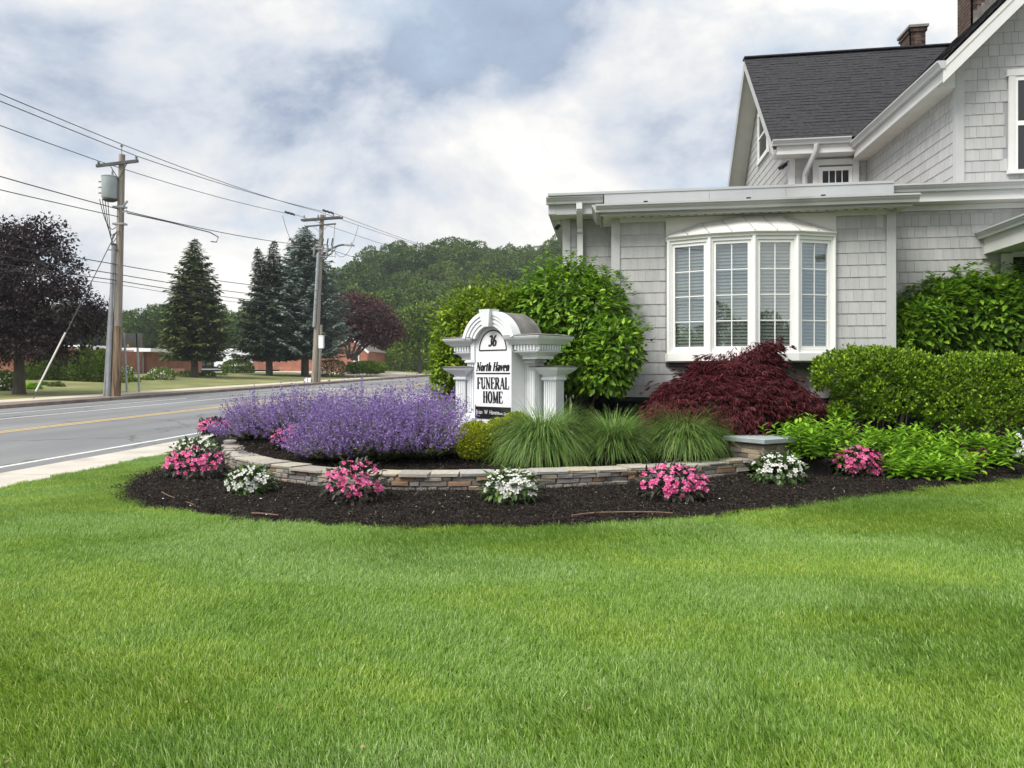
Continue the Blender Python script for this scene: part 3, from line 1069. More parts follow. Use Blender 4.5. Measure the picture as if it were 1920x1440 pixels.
UX, NF = (1, 0, 0), (0, -1, 0)
# --- window room (projects furthest)
ZA1 = 3.89
BX0, BX1 = 0.90, 3.36
wA = house.part('window_wall', MB().box(XA0, BX0 + .06, YA, YA + 0.12, ZB, 4.0).box(BX1 - .06, XA1, YA, YA + 0.12, ZB, 4.0).box(BX0 + .06, BX1 - .06, YA, YA + 0.12, ZB, 1.78).box(BX0 + .06, BX1 - .06, YA, YA + 0.12, 3.52, 4.0), 'wall_back')
okA = lambda s, z: not (BX0 - XA0 - 0.0 < s < BX1 - XA0 and z > 1.66)
lo_mid = BX0 - XA0
for a, b in ((0.10, lo_mid), (BX1 - XA0, XA1 - XA0 - 0.10)):
    shingles(wA, (XA0, YA, 0), UX, NF, 0, ZB, ZA1, None, lambda z, a=a: a, lambda z, b=b: b)
shingles(wA, (XA0, YA, 0), UX, NF, 0, ZB, 1.68, None, lambda z: lo_mid, lambda z: BX1 - XA0)
sideA0 = house.part('return_wall', MB().box(XA0, XA0 + 0.1, YA + 0.121, YB, ZB, 4.0), 'wall_back')
shingles(sideA0, (XA0, YB, 0), (0, -1, 0), (-1, 0, 0), YB - YA - 0.1, ZB, ZA1)
house.part('corner_board', MB().box(XA0 - 0.03, XA0 + 0.10, YA - 0.03, YA - 0.001, ZB, ZA1).box(XA0 - 0.03, XA0 - 0.001, YA - 0.0, YA + 0.1, ZB, ZA1), 'trim_grey')
house.part('corner_board', MB().box(XA1 - 0.10, XA1 + 0.03, YA - 0.03, YA - 0.001, ZB, ZA1).box(XA1 + 0.001, XA1 + 0.03, YA - 0.0, YA + 0.1, ZB, ZA1), 'trim_grey')
sideA1 = house.part('return_wall', MB().box(XA1 - 0.1, XA1, YA + 0.121, YB, ZB, 4.0), 'wall_back')
shingles(sideA1, (XA1, YA + 0.1, 0), (0, 1, 0), (1, 0, 0), YB - YA - 0.1, ZB, ZA1)
house.part('foundation', MB().box(XA0 + 0.25, XA1 - 0.2, YA + 0.35, YB + 0.3, 0.2, ZB + 0.02).box(XB0 + 0.2, 9, YB + 0.31, 20, 0.2, ZB + 0.02), 'foundation')
house.part('floor_band', MB().box(XA0 + .01, XA1 - .01, YA + 0.01, YB, ZB - 0.06, ZB - 0.002), 'foundation')
# eaves of the window room
GX0, GX1, GY = -0.155, 4.37, 11.42
house.part('soffit', MB().box(GX0 + 0.10, GX1 - 0.08, GY + 0.09, YA - 0.001, 3.885, 3.90).box(GX0 + 0.10, XA0 - 0.002, YA, YB - 0.3, 3.885, 3.90).box(XA1 + 0.002, GX1 - 0.08, YA, YB - 0.3, 3.885, 3.90), 'soffit')
mb = MB()
for k in range(30):
    x = XA0 + 0.15 + k * 0.133
    mb.box(x, x + 0.045, YA - 0.13, YA - 0.118, 3.880, 3.8855)
house.part('soffit_vents', mb, 'dark_room', kind='stuff')
house.part('frieze', MB().box(XA0 + 0.1, BX0, YA - 0.022, YA - 0.0165, ZA1 - 0.07, ZA1 - 0.004).box(BX1, XA1 - 0.1, YA - 0.022, YA - 0.0165, ZA1 - 0.07, ZA1 - 0.004), 'trim_white')
house.part('fascia', MB().box(GX0 + 0.07, GX1 - 0.06, GY + 0.07, GY + 0.089, 3.872, 4.05).box(GX0 + 0.06, GX0 + 0.08, GY + 0.09, YB - 0.3, 3.872, 4.05), 'trim_grey')
KG = [(0, 0), (0.06, 0), (0.075, 0.03), (0.10, 0.06), (0.115, 0.10), (0.115, 0.115), (0.10, 0.115), (0.098, 0.09), (0.01, 0.02), (0.0, 0.115)]
KG = [(0, 0), (0.065, 0.0), (0.075, 0.035), (0.098, 0.065), (0.104, 0.085), (0.118, 0.09), (0.118, 0.115), (0.0, 0.115)]
gA = house.part('gutter', MB().extrude(KG, (GX0, GY + 0.07, 3.915), (GX1, GY + 0.07, 3.915), (0, -1, 0)), 'gutter')
house.part('gutter_return', MB().extrude(KG, (GX0 + 0.055, GY + 0.0, 3.915), (GX0 + 0.055, YB - 0.35, 3.915), (-1, 0, 0)), 'gutter')
mb = MB()
mb.add([(GX0 + .02, GY - .02, 4.037), (GX1 - .02, GY - .02, 4.037), (GX1 - .02, 12.205, 4.15), (GX0 + .02, 12.205, 4.15), (GX0 + .02, 12.205, 3.95), (GX1 - .02, 12.205, 3.95)], [(0, 1, 2, 3), (2, 5, 4, 3), (0, 4, 5, 1), (0, 3, 4), (1, 5, 2)])
house.part('low_roof', mb, 'flashing')
for x in (0.55, 2.02, 3.05):
    house.part('gutter_clip', MB().box(x, x + 0.06, GY - 0.035, GY - 0.01, 4.04, 4.055), 'dark_room')
# raised flashing band behind it, in three lengths
xs = [GX0 + 0.12, 1.6, 2.75, GX1 - 0.06]
for a, b in zip(xs[:-1], xs[1:]):
    house.part('flashing_panel', MB().box(a + 0.002, b - 0.002, 12.21 + random.uniform(0, .004), 12.23, 4.09, 4.37), 'flashing')
house.part('roof_edge', MB().box(XB0 - 0.24, GX1 - 0.06, 12.2, 12.25, 4.372, 4.41).box(XB0 - 0.24, 8.4, 12.45, YB + 0.8, 4.36, 4.395).box(XB0 - 0.24, GX1 - 0.06, 12.251, 12.449, 4.362, 4.393), 'flashing')

# --- flat-roofed range
wB0 = house.part('side_front_wall', MB().box(XB0, XA0 - 0.002, YB, YB + 0.12, ZB, 4.2), 'wall_back')
shingles(wB0, (XB0, YB, 0), UX, NF, 0, ZB, 4.06, None, lambda z: 0.10, lambda z: XA0 - XB0 - 0.005)
house.part('corner_board', MB().box(XB0 - 0.03, XB0 + 0.10, YB - 0.03, YB - 0.001, ZB, 4.08), 'trim_grey')
wB1 = house.part('entrance_wall', MB().box(XA1 + 0.002, 8.4, YB, YB + 0.12, ZB, 4.3), 'wall_back')
shingles(wB1, (XA1, YB, 0), UX, NF, 0, ZB, 4.04, None, lambda z: 0.02, lambda z: (6.02 - XA1 if z < 3.35 else 7.4 - XA1))
house.part('frieze', MB().box(XA1 + 0.25, 8.0, YB - 0.03, YB - 0.018, 4.04, 4.12), 'trim_white')
house.part('fascia', MB().box(GX1 - 0.1, 8.4, 12.42, 12.44, 4.12, 4.35), 'trim_white')
house.part('soffit', MB().box(GX1 - 0.1, 8.4, 12.441, YB - .001, 4.125, 4.14).box(XB0 - 0.2, XA0 - 0.26, 12.361, YB - .001, 4.085, 4.10), 'soffit')
house.part('gutter', MB().extrude(KG, (GX1 - 0.05, 12.42, 4.262), (8.4, 12.42, 4.262), (0, -1, 0)), 'gutter')
house.part('fascia', MB().box(XB0 - 0.12, -0.05, 12.34, 12.36, 4.09, 4.27), 'trim_grey')
house.part('gutter', MB().extrude(KG, (XB0 - 0.27, 12.34, 4.25), (-0.05, 12.34, 4.25), (0, -1, 0)), 'gutter')
# left eave running back
house.part('side_eave', MB().box(XB0 - 0.24, XB0 - 0.22, 12.36, 19.5, 4.10, 4.36).box(XB0 - 0.219, XB0 - 0.001, 12.37, 19.5, 4.09, 4.11).box(XB0 - 0.24, XB0 - 0.121, 12.335, 12.359, 4.10, 4.36), 'trim_grey')
wBL = house.part('road_side_wall', MB().box(XB0 + 0.0, XB0 + 0.1, YB + 0.121, 19.5, ZB, 4.1), 'wall_back')
shingles(wBL, (XB0, 15.2, 0), (0, -1, 0), (-1, 0, 0), 15.2 - YB - 0.02, 2.9, 4.05)
house.part('flat_roof', MB().box(XB0 - 0.2, 8.4, YB + 0.81, 19.5, 4.34, 4.38), 'roof_grey')
# downspout on the left
mb = MB()
x = at_y(1087, 450, 12.7).x
mb.bar((x, 12.30, 4.26), (x, 12.30, 4.16), 0.095, 0.075, (0, 1, 0)).bar((x, 12.30, 4.17), (x, 12.66, 3.93), 0.095, 0.075).bar((x, 12.67, 3.96), (x, 12.67, 1.2), 0.095, 0.075, (0, 1, 0))
ds = house.part('downspout', mb, 'trim_white')
house.part('strap', MB().box(x - 0.055, x + 0.055, 12.62, 12.63, 3.82, 3.85), 'galv', ds)
# camera under the eave
cp = at_x(1055, 428, XB0 - 0.02)
security = Thing('security_camera', 'small dark camera under the eave at the left house corner', 'camera', (XB0 - 0.10, 13.0, 3.95))
security.part('mount', MB().box(XB0 - 0.13, XB0 - 0.07, 12.97, 13.03, 4.02, 4.088), 'trim_white')
security.part('lens_body', MB().tube([(XB0 - 0.10, 13.02, 4.0), (XB0 - 0.13, 12.9, 3.94)], 0.035, 10), 'door_black')

# --- bow window
bw = house.part('bow_window', MB().box(BX0, BX1, YA - 0.03, YA - 0.018, 3.51, 3.875), 'cream_panel')
tt = (-1, -0.52, 0, 0.52, 1)
BP = [Vector((2.13 + 1.19 * t, YA - 0.07 - 0.33 * (1 - t * t), 0)) for t in tt]
WZ0, WZ1 = 1.80, 3.50
cen = Vector((2.13, YA + 0.9, 0))
def out_of(a, b):
    d = (b - a).normalized()
    return d, Vector((d.y, -d.x, 0))
for k in range(4):
    a, b = BP[k], BP[k + 1]
    d, nn = out_of(a, b)
    ln = (b - a).length
    def P(s, o, z):
        q = a + d * s + nn * o
        return (q.x, q.y, z)
    def frame_box(s0, s1, z0, z1, o0, o1):
        vs = [P(s, o, z) for z in (z0, z1) for o in (o1, o0) for s in (s0, s1)]
        return vs, [(0, 2, 3, 1), (4, 5, 7, 6), (0, 1, 5, 4), (2, 6, 7, 3), (0, 4, 6, 2), (1, 3, 7, 5)]
    e = 0.045
    mb = MB()      # fixed frame of this light
    for q in ((0.012, e, WZ0, WZ1), (ln - e, ln - 0.012, WZ0, WZ1), (e, ln - e, WZ1 - 0.05, WZ1), (e, ln - e, WZ0, WZ0 + 0.05)):
        mb.add(*frame_box(*q, -0.10, 0.0))
    house.part('window_frame', mb, 'vinyl_white', bw)
    mb = MB()      # sash
    f = 0.045
    for q in ((e + .002, e + f, WZ0 + .052, WZ1 - .052), (ln - e - f, ln - e - .002, WZ0 + .052, WZ1 - .052), (e + f, ln - e - f, WZ1 - .052 - f, WZ1 - .052), (e + f, ln - e - f, WZ0 + .052, WZ0 + .052 + f)):
        mb.add(*frame_box(*q, -0.07, -0.018))
    house.part('sash', mb, 'vinyl_white', bw)
    s0, s1, z0, z1 = e + f, ln - e - f, WZ0 + .052 + f, WZ1 - .052 - f
    mb = MB().add([P(s0 - .005, -0.045, z0 - .005), P(s1 + .005, -0.045, z0 - .005), P(s1 + .005, -0.045, z1 + .005), P(s0 - .005, -0.045, z1 + .005)], [(0, 1, 2, 3)])
    gp = mb.mesh('glass_pane', None)
    if Vector(gp.polygons[0].normal).dot(nn) < 0:
        gp.flip_normals()
    house.part('glass_pane', gp, 'window_glass', bw)
    mb = MB().add(*frame_box((s0 + s1) / 2 - .007, (s0 + s1) / 2 + .007, z0, z1, -0.042, -0.034))
    house.part('muntin', mb, 'vinyl_white', bw)
    for j in (1, 2, 3):
        zz = z0 + (z1 - z0) * j / 4
        mb = MB().add(*frame_box(s0, s1, zz - .007, zz + .007, -0.043, -0.033))
        house.part('muntin', mb, 'vinyl_white', bw)
    mb = MB()
    nsl = 30
    for j in range(nsl):
        zz = z0 + (z1 - z0) * (j + 0.5) / nsl
        vs = [P(s0 - 0.02, -0.105, zz + 0.024), P(s1 + 0.02, -0.105, zz + 0.024), P(s1 + 0.02, -0.088, zz - 0.022), P(s0 - 0.02, -0.088, zz - 0.022)]
        mb.add(vs, [(0, 1, 2, 3)])
    house.part('blind', mb, 'blind', bw, kind='stuff')
mb = MB()
for p in BP:
    o = (p - cen).normalized()
    mb.tube([(p.x, p.y, WZ0 - 0.01), (p.x, p.y, WZ1 + 0.01)], 0.028, 8)
house.part('mullion_posts', mb, 'vinyl_white', bw)
def ring_of(off, z):
    pts = []
    for i, p in enumerate(BP):
        d0 = out_of(BP[max(i - 1, 0)], BP[min(i + 1, 4)])[1] if 0 < i < 4 else out_of(BP[0], BP[1])[1] if i == 0 else out_of(BP[3], BP[4])[1]
        q = p + d0 * off
        pts.append((min(max(q.x, BX0 - 0.01), BX1 + 0.01), q.y, z))
    return [(BX0 - (0.01 if off > 0.03 else 0), YA - 0.017, z)] + pts + [(BX1 + (0.01 if off > 0.03 else 0), YA - 0.017, z)]
house.part('sill', MB().loft([ring_of(0.005, 1.66), ring_of(0.045, 1.685), ring_of(0.045, 1.795), ring_of(0.03, 1.80)]), 'vinyl_white', bw)
house.part('seat_base', MB().loft([ring_of(-0.02, 1.61), ring_of(-0.02, 1.659)]), 'foundation', bw)
house.part('head_board', MB().loft([ring_of(0.025, WZ1 + 0.002), ring_of(0.025, WZ1 + 0.03), ring_of(0.06, WZ1 + 0.05), ring_of(0.06, WZ1 + 0.062)]), 'vinyl_white', bw)
# metal hood panels
rz0 = WZ1 + 0.064
lower = ring_of(0.065, rz0)[1:-1]
def seg(pts, f):
    f *= len(pts) - 1
    i = min(int(f), len(pts) - 2)
    return Vector(pts[i]).lerp(Vector(pts[i + 1]), f - i)
topc = [Vector((BX0 + 0.0, YA - 0.036, rz0 + 0.015)), Vector((1.42, YA - 0.036, rz0 + 0.20)), Vector((2.02, YA - 0.036, rz0 + 0.30)), Vector((2.56, YA - 0.036, rz0 + 0.295)), Vector((BX1 - 0.0, YA - 0.036, rz0 + 0.015))]
npan = 8
for k in range(npan):
    f0, f1 = k / npan, (k + 1) / npan
    a, b, c, d = seg(lower, f0), seg(lower, f1), seg(topc, f1), seg(topc, f0)
    mb = MB().add([a, b, c, d, a - UP * 0.012, b - UP * 0.012], [(0, 1, 2, 3), (0, 4, 5, 1)])
    house.part('hood_panel', mb, 'cream_panel', bw)
    if k:
        house.part('hood_seam', MB().bar(a + UP * .004, d + UP * .004, 0.014, 0.022), 'gutter', bw)
mb = MB()
for a, b in zip(topc[:-1], topc[1:]):
    mb.bar(a + UP * 0.006, b + UP * 0.006, 0.03, 0.022)
house.part('hood_ridge', mb, 'gutter', bw)
house.part('room_back', MB().box(BX0 + 0.05, BX1 - 0.05, YA + 0.7, YA + 0.71, 1.6, 3.7).box(BX0 + .04, BX0 + .05, YA + .125, YA + .7, 1.6, 3.7).box(BX1 - .05, BX1 - .04, YA + .125, YA + .7, 1.6, 3.7).box(BX0 + .05, BX1 - .05, YA + .125, YA + .7, 3.6, 3.61).box(BX0 + .05, BX1 - .05, YA + .125, YA + .7, 1.7, 1.71), 'dark_room', bw)

# --- left gable wing (ridge runs left to right)
EY0, RYC, EY1 = 16.5, 19.7, 22.9
ZE, ZR = 6.32, 9.32
GXE = 3.42                                  # outer edge of the rake
XC0 = 3.88                                  # gable wall
slopeC = (ZR - ZE) / (RYC - EY0)
wC = house.part('wing_front_wall', MB().box(XC0, XD0 + 0.1, YC, YC + 0.12, 4.3, 6.3), 'wall_back')
shingles(wC, (XC0, YC, 0), UX, NF, 0, 4.42, 6.22, lambda s, z: not (0.42 < s < 1.34 and z < 6.0), lambda z: 0.08, lambda z: XD0 - XC0 - 0.03)
house.part('corner_board', MB().box(XC0 - 0.02, XC0 + 0.09, YC - 0.03, YC - .001, 4.3, 6.25).box(XC0 - 0.03, XC0 - .001, YC, YC + 0.1, 4.3, 6.25), 'trim_white')
mb = MB().add([(XC0, YC + 0.121, 4.3), (XC0, 22.5, 4.3), (XC0, 22.5, 6.6), (XC0, RYC, 9.25), (XC0, YC + 0.121, 6.6)], [(0, 1, 2, 3, 4)])
wG = house.part('gable_end_wall', mb, 'wall_back')
shingles(wG, (XC0, 22.5, 0), (0, -1, 0), (-1, 0, 0), 5.6, 4.4, 9.0, None,
         lambda z: max(0.0, 22.5 - RYC - (9.1 - z) / slopeC), lambda z: min(5.48, 22.5 - RYC + (9.1 - z) / slopeC))
# gable-end window
gw = house.part('gable_window', MB().box(XC0 - 0.05, XC0 - 0.02, 19.0, 19.12, 6.9, 8.1).box(XC0 - 0.05, XC0 - 0.02, 20.1, 20.22, 6.9, 8.1).box(XC0 - 0.05, XC0 - 0.02, 19.12, 20.1, 7.98, 8.1).box(XC0 - 0.06, XC0 - 0.02, 18.95, 20.27, 6.8, 6.9).box(XC0 - 0.045, XC0 - 0.02, 19.12, 20.1, 7.4, 7.46), 'vinyl_white')
house.part('glass_pane', MB().box(XC0 - 0.03, XC0 - 0.022, 19.12, 20.1, 6.9, 7.98), 'glass_dark', gw)
# camera on the gable wall
cp = at_x(1467, 312, XC0 - 0.15)
fl = Thing('floodlight', 'small dark floodlight on the upper gable wall beside the corner board', 'floodlight', (XC0, cp.y, cp.z))
fl.part('bracket', MB().bar((XC0, cp.y, cp.z + 0.12), (XC0 - 0.14, cp.y - 0.02, cp.z + 0.02), 0.05, 0.05), 'galv')
fl.part('lamp_body', MB().bar((XC0 - 0.10, cp.y - 0.05, cp.z + 0.03), (XC0 - 0.22, cp.y - 0.12, cp.z - 0.07), 0.11, 0.07), 'door_black')
# wing window under the eave
ww = house.part('wing_window', MB().box(4.32, 4.44, YC - 0.06, YC - 0.02, 4.35, 6.0).box(5.12, 5.24, YC - 0.06, YC - 0.02, 4.35, 6.0).box(4.441, 5.119, YC - 0.06, YC - 0.02, 5.88, 6.0), 'trim_white')
house.part('sash', MB().box(4.445, 4.52, YC - 0.04, YC - 0.01, 4.35, 5.84).box(5.04, 5.115, YC - 0.04, YC - 0.01, 4.35, 5.84).box(4.521, 5.039, YC - 0.04, YC - 0.01, 5.76, 5.84), 'vinyl_white', ww)
house.part('glass_pane', MB().box(4.52, 5.04, YC - 0.028, YC - 0.022, 4.35, 5.76), 'glass_dark', ww)
for k in (1, 2, 3):
    x = 4.52 + 0.52 * k / 4
    house.part('muntin', MB().box(x - .009, x + .009, YC - 0.036, YC - 0.0285, 4.35, 5.76), 'vinyl_white', ww)

def roof_slope(name, e0, e1, up, nlen, xlim=None, flip=False):
    """courses of tabs on a slope. e0->e1 eave line, up = unit vector up the slope"""
    e0, e1, up = Vector(e0), Vector(e1), Vector(up)
    d = (e1 - e0).normalized()
    ln = (e1 - e0).length
    nrm = d.cross(up)
    if nrm.z < 0:
        nrm = -nrm
    mb = MB()
    ce = 0.145
    rows = int(nlen / ce)
    for r in range(rows):
        s = -random.uniform(0, 0.25)
        x1 = xlim(r * ce) if xlim else ln
        while s < x1:
            w_ = random.uniform(0.14, 0.36)
            s0, s1 = max(0, s), min(s + w_, x1)
            if s1 - s0 > 0.01:
                th = random.choice((0.012, 0.013, 0.018, 0.020))
                a, b = e0 + d * s0 + up * (r * ce), e0 + d * s1 + up * (r * ce)
                c, e = b + up * (ce + 0.02), a + up * (ce + 0.02)
                mb.add([a + nrm * th, b + nrm * th, c + nrm * 0.008, e + nrm * 0.008, a, b], [(0, 1, 2, 3), (0, 4, 5, 1), (0, 3, 4), (1, 5, 2)])
            s += w_
    return mb
upC = Vector((0, RYC - EY0, ZR - ZE)).normalized()
lenC = math.hypot(RYC - EY0, ZR - ZE)
# roof planks below the tabs
deck = MB()
deck.add([(GXE, EY0, ZE), (9.2, EY0, ZE), (9.2, RYC, ZR), (GXE, RYC, ZR), (GXE, EY1, ZE), (9.2, EY1, ZE)], [(0, 1, 2, 3), (3, 2, 5, 4)])
rC = house.part('wing_roof', deck, 'roof_shingle')
house.part('shingle_courses', roof_slope('c', (GXE - 0.02, EY0 - 0.03, ZE + 0.012), (9.2, EY0 - 0.03, ZE + 0.012), upC, lenC, lambda s: min(5.7, 5.3 - GXE + s * upC.z)), 'roof_shingle', rC, kind='stuff')
house.part('ridge_cap', MB().bar((GXE - 0.02, RYC, ZR + 0.03), (8.3, RYC, ZR + 0.03), 0.26, 0.03), 'roof_shingle', rC)
# rake boards and soffit at the gable end
dn = Vector((0, 0, -1))
for (ya, yb) in ((EY0, RYC), (EY1, RYC)):
    a, b = Vector((GXE, ya, ZE - 0.02)), Vector((GXE, yb, ZR - 0.02))
    mb = MB().add([a, b, b + dn * 0.24, a + dn * 0.24, a + Vector((0.03, 0, 0)), b + Vector((0.03, 0, 0)), b + Vector((0.03, 0, -0.24)), a + Vector((0.03, 0, -0.24))], [(0, 1, 2, 3), (4, 7, 6, 5), (0, 3, 7, 4), (3, 2, 6, 7)])
    house.part('rake_board', mb, 'trim_grey', rC)
    mb = MB()
    for k in range(26):
        f0, f1 = k / 26, (k + 1) / 26
        p, q = a.lerp(b, f0) + dn * 0.16, a.lerp(b, f1) + dn * 0.16
        mb.add([(GXE + 0.031, p.y, p.z - 0.008), (XC0 - 0.02, p.y, p.z - 0.008), (XC0 - 0.02, q.y, q.z), (GXE + 0.031, q.y, q.z)], [(0, 1, 2, 3)])
    house.part('rake_soffit', mb, 'soffit', rC, kind='stuff')
XE = 5.06                                   # left eave of the big gable
house.part('gutter', MB().extrude(KG, (GXE + 0.0, EY0 - 0.0, ZE - 0.10), (XE - 0.1, EY0 - 0.0, ZE - 0.10), (0, -1, 0)), 'gutter', rC)
house.part('fascia', MB().box(GXE + 0.1, XE + 0.05, EY0 + 0.005, EY0 + 0.03, ZE - 0.27, ZE - 0.02).box(GXE + 0.1, XE + 0.05, EY0 + 0.031, YC - 0.001, ZE - 0.27, ZE - 0.255), 'trim_white', rC)
x = 4.17
mb = MB().tube([(x + 0.12, EY0 - 0.06, ZE - 0.10), (x + 0.12, EY0 - 0.05, ZE - 0.22), (x - 0.02, YC - 0.10, ZE - 0.62), (x - 0.02, YC - 0.08, ZE - 0.78), (x - 0.02, YC - 0.08, 4.38)], 0.055, 8)
house.part('downspout', mb, 'trim_grey', smooth=True)

# --- big front gable (ridge runs front to back)
YD0, YD1 = 12.3, 24.0
ZED = 6.2
XRD, ZRD = 9.4, 6.2 + 4.34
wD = house.part('gable_front_wall', MB().add([(XD0, YB + 0.001, 4.3), (10.5, YB + 0.001, 4.3), (10.5, YB + 0.001, 9.0), (9.4, YB + 0.001, 10.2), (XD0, YB + 0.001, 6.35), (XD0, YB + 0.1, 4.3), (XD0, YB + 0.1, 6.35)], [(0, 1, 2, 3, 4), (0, 4, 6, 5)]), 'wall_back')
WDX0 = 6.13
shingles(wD, (XD0, YB, 0), UX, NF, 0, 4.44, 8.3, lambda s, z: not (WDX0 - XD0 < s < 7.42 - XD0 and 4.6 < z < 6.08) and (s < 2.0 or z < 6.3), lambda z: max(0.09, z - 6.25), lambda z: min(4.4, 7.9 - (z - 6.25)))
house.part('corner_board', MB().box(XD0 - 0.03, XD0 + 0.09, YB - 0.03, YB - .001, 4.4, 6.5).box(XD0 - 0.03, XD0 - .001, YB + 0.0, YB + 0.09, 4.4, 6.3), 'trim_grey')
wDs = house.part('gable_side_wall', MB().box(XD0, XD0 + 0.1, YB + 0.101, YC - 0.001, 4.3, 6.3), 'wall_back')
shingles(wDs, (XD0, YC, 0), (0, -1, 0), (-1, 0, 0), YC - YB - 0.09, 4.42, 6.15)
upD = Vector((XRD - XE, 0, ZRD - ZED)).normalized()
lenD = math.hypot(XRD - XE, ZRD - ZED)
deck = MB().add([(XE, YD0, ZED), (XRD, YD0, ZRD), (XRD, YD1, ZRD), (XE, YD1, ZED), (2 * XRD - XE, YD0, ZED), (2 * XRD - XE, YD1, ZED)], [(0, 1, 2, 3), (1, 4, 5, 2)])
rD = house.part('main_roof', deck, 'roof_shingle')
house.part('shingle_courses', roof_slope('d', (XE - 0.03, YD1 - 3, ZED + 0.012), (XE - 0.03, YD0 - 0.03, ZED + 0.012), upD, lenD), 'roof_shingle', rD, kind='stuff')
a, b = Vector((XE - 0.02, YD0, ZED - 0.02)), Vector((XRD, YD0, ZRD - 0.0))
o = Vector((0, 0.03, 0))
mb = MB().add([a, b, b + dn * 0.30, a + dn * 0.30, a + o, b + o, b + o + dn * 0.30, a + o + dn * 0.30], [(0, 1, 2, 3), (4, 7, 6, 5), (0, 3, 7, 4), (3, 2, 6, 7)])
house.part('rake_board', mb, 'trim_white', rD)
q = Vector((0, -0.012, 0))
mb = MB().add([a + q + dn * 0.005, b + q + dn * 0.005, b + q + dn * 0.09, a + q + dn * 0.09, a + dn * 0.005 - q * .2, b + dn * 0.005 - q * .2, b + dn * 0.09 - q * .2, a + dn * 0.09 - q * .2], [(0, 1, 2, 3), (0, 3, 7, 4), (3, 2, 6, 7), (0, 4, 5, 1)])
house.part('rake_moulding', mb, 'trim_white', rD)
mb = MB().add([(XE, YD0 + 0.031, ZED - 0.22), (XRD, YD0 + 0.031, ZRD - 0.22), (XRD, YB - .02, ZRD - 0.22), (XE, YB - .02, ZED - 0.22)], [(0, 1, 2, 3)])
house.part('rake_soffit', mb, 'soffit', rD)
house.part('eave_return', MB().box(XE + 0.031, XD0 - 0.031, YB - 0.02, YB - 0.001, ZED - 0.25, ZED + 0.12), 'trim_white', rD)
house.part('gutter', MB().extrude(KG, (XE, YD0 - 0.02, ZED - 0.11), (XE, EY0 + 0.1, ZED - 0.09 + 0.0), (-1, 0, 0)), 'gutter', rD)
house.part('fascia', MB().box(XE + 0.005, XE + 0.03, YD0 + 0.04, YC - 0.3, ZED - 0.26, ZED - 0.02), 'trim_white', rD)
house.part('soffit', MB().box(XE + 0.031, XD0 - 0.002, YB + 0.002, YC - 0.002, ZED - 0.25, ZED - 0.235), 'soffit', rD)
# upper front window
dw = house.part('gable_window', MB().box(WDX0, WDX0 + 0.09, YB - 0.06, YB - 0.018, 4.62, 6.06).box(7.3, 7.42, YB - 0.06, YB - 0.018, 4.62, 6.06).box(WDX0 - 0.03, 7.45, YB - 0.065, YB - 0.018, 6.061, 6.16).box(WDX0 - 0.02, 7.44, YB - 0.08, YB - 0.018, 4.56, 4.619), 'trim_white')
house.part('sash', MB().box(WDX0 + 0.091, WDX0 + 0.13, YB - 0.045, YB - 0.02, 4.62, 6.06).box(WDX0 + 0.131, 7.3, YB - 0.045, YB - 0.02, 5.30, 5.37).box(WDX0 + 0.131, 7.3, YB - 0.045, YB - 0.02, 5.99, 6.06), 'vinyl_white', dw)
house.part('glass_pane', MB().box(WDX0 + 0.131, 7.3, YB - 0.03, YB - 0.026, 4.62, 5.299), 'glass_dark', dw)
house.part('glass_pane', MB().box(WDX0 + 0.131, 7.3, YB - 0.03, YB - 0.026, 5.371, 5.989), 'glass_dark', dw)
# chimneys with real brick courses
def chimney(x0, x1, y0, y1, z0, z1, corb):
    c = house.part('chimney', MB().box(x0 + .012, x1 - .012, y0 + .012, y1 - .012, z0, z1), 'mortar', None)
    mb = MB()
    ch = 0.075
    for r in range(int((z1 - z0) / ch)):
        z = z0 + r * ch
        off = corb if z > z1 - 0.16 else 0
        for (p0, p1, ax, fixed, sg) in ((x0, x1, 0, y0 - off, 1), (y0, y1, 1, x0 - off, 1), (y0, y1, 1, x1 + off, -1)):
            s = p0 - off - (0.11 if r % 2 else 0)
            while s < p1 + off:
                a, b = max(s, p0 - off), min(s + 0.21, p1 + off)
                if b - a > 0.02:
                    if ax == 0:
                        mb.box(a, b, fixed, fixed + 0.09, z, z + ch - 0.012)
                    else:
                        mb.box(min(fixed, fixed + sg * 0.09), max(fixed, fixed + sg * 0.09), a, b, z, z + ch - 0.012)
                s += 0.222
    house.part('brickwork', mb, 'chimney_brick', c, kind='stuff')
    house.part('cap', MB().box(x0 - .06, x1 + .06, y0 - .06, y1 + .06, z1 + .0, z1 + 0.06), 'roof_grey', c)
    return c
p0, p1 = at_y(1684, 90, 20.9), at_y(1731, 90, 20.2)
chimney(p0.x, p1.x, 20.2, 20.9, 8.6, 10.05, 0.03)
p0, p1 = at_y(1790, 40, 17.7), at_y(1868, 40, 17.0)
c2 = chimney(p0.x, p1.x, 17.0, 17.7, 7.6, 12.0, 0.04)
mb = MB()
for k in range(7):
    x = p0.x + (p1.x - p0.x) * k / 7
    mb.box(x, x + 0.15, 16.955, 16.985, ZED + (x - XE) * 1.0 - 0.1, ZED + (x - XE) * 1.0 + 0.32)
house.part('step_flashing', mb, 'lead_roof', c2)

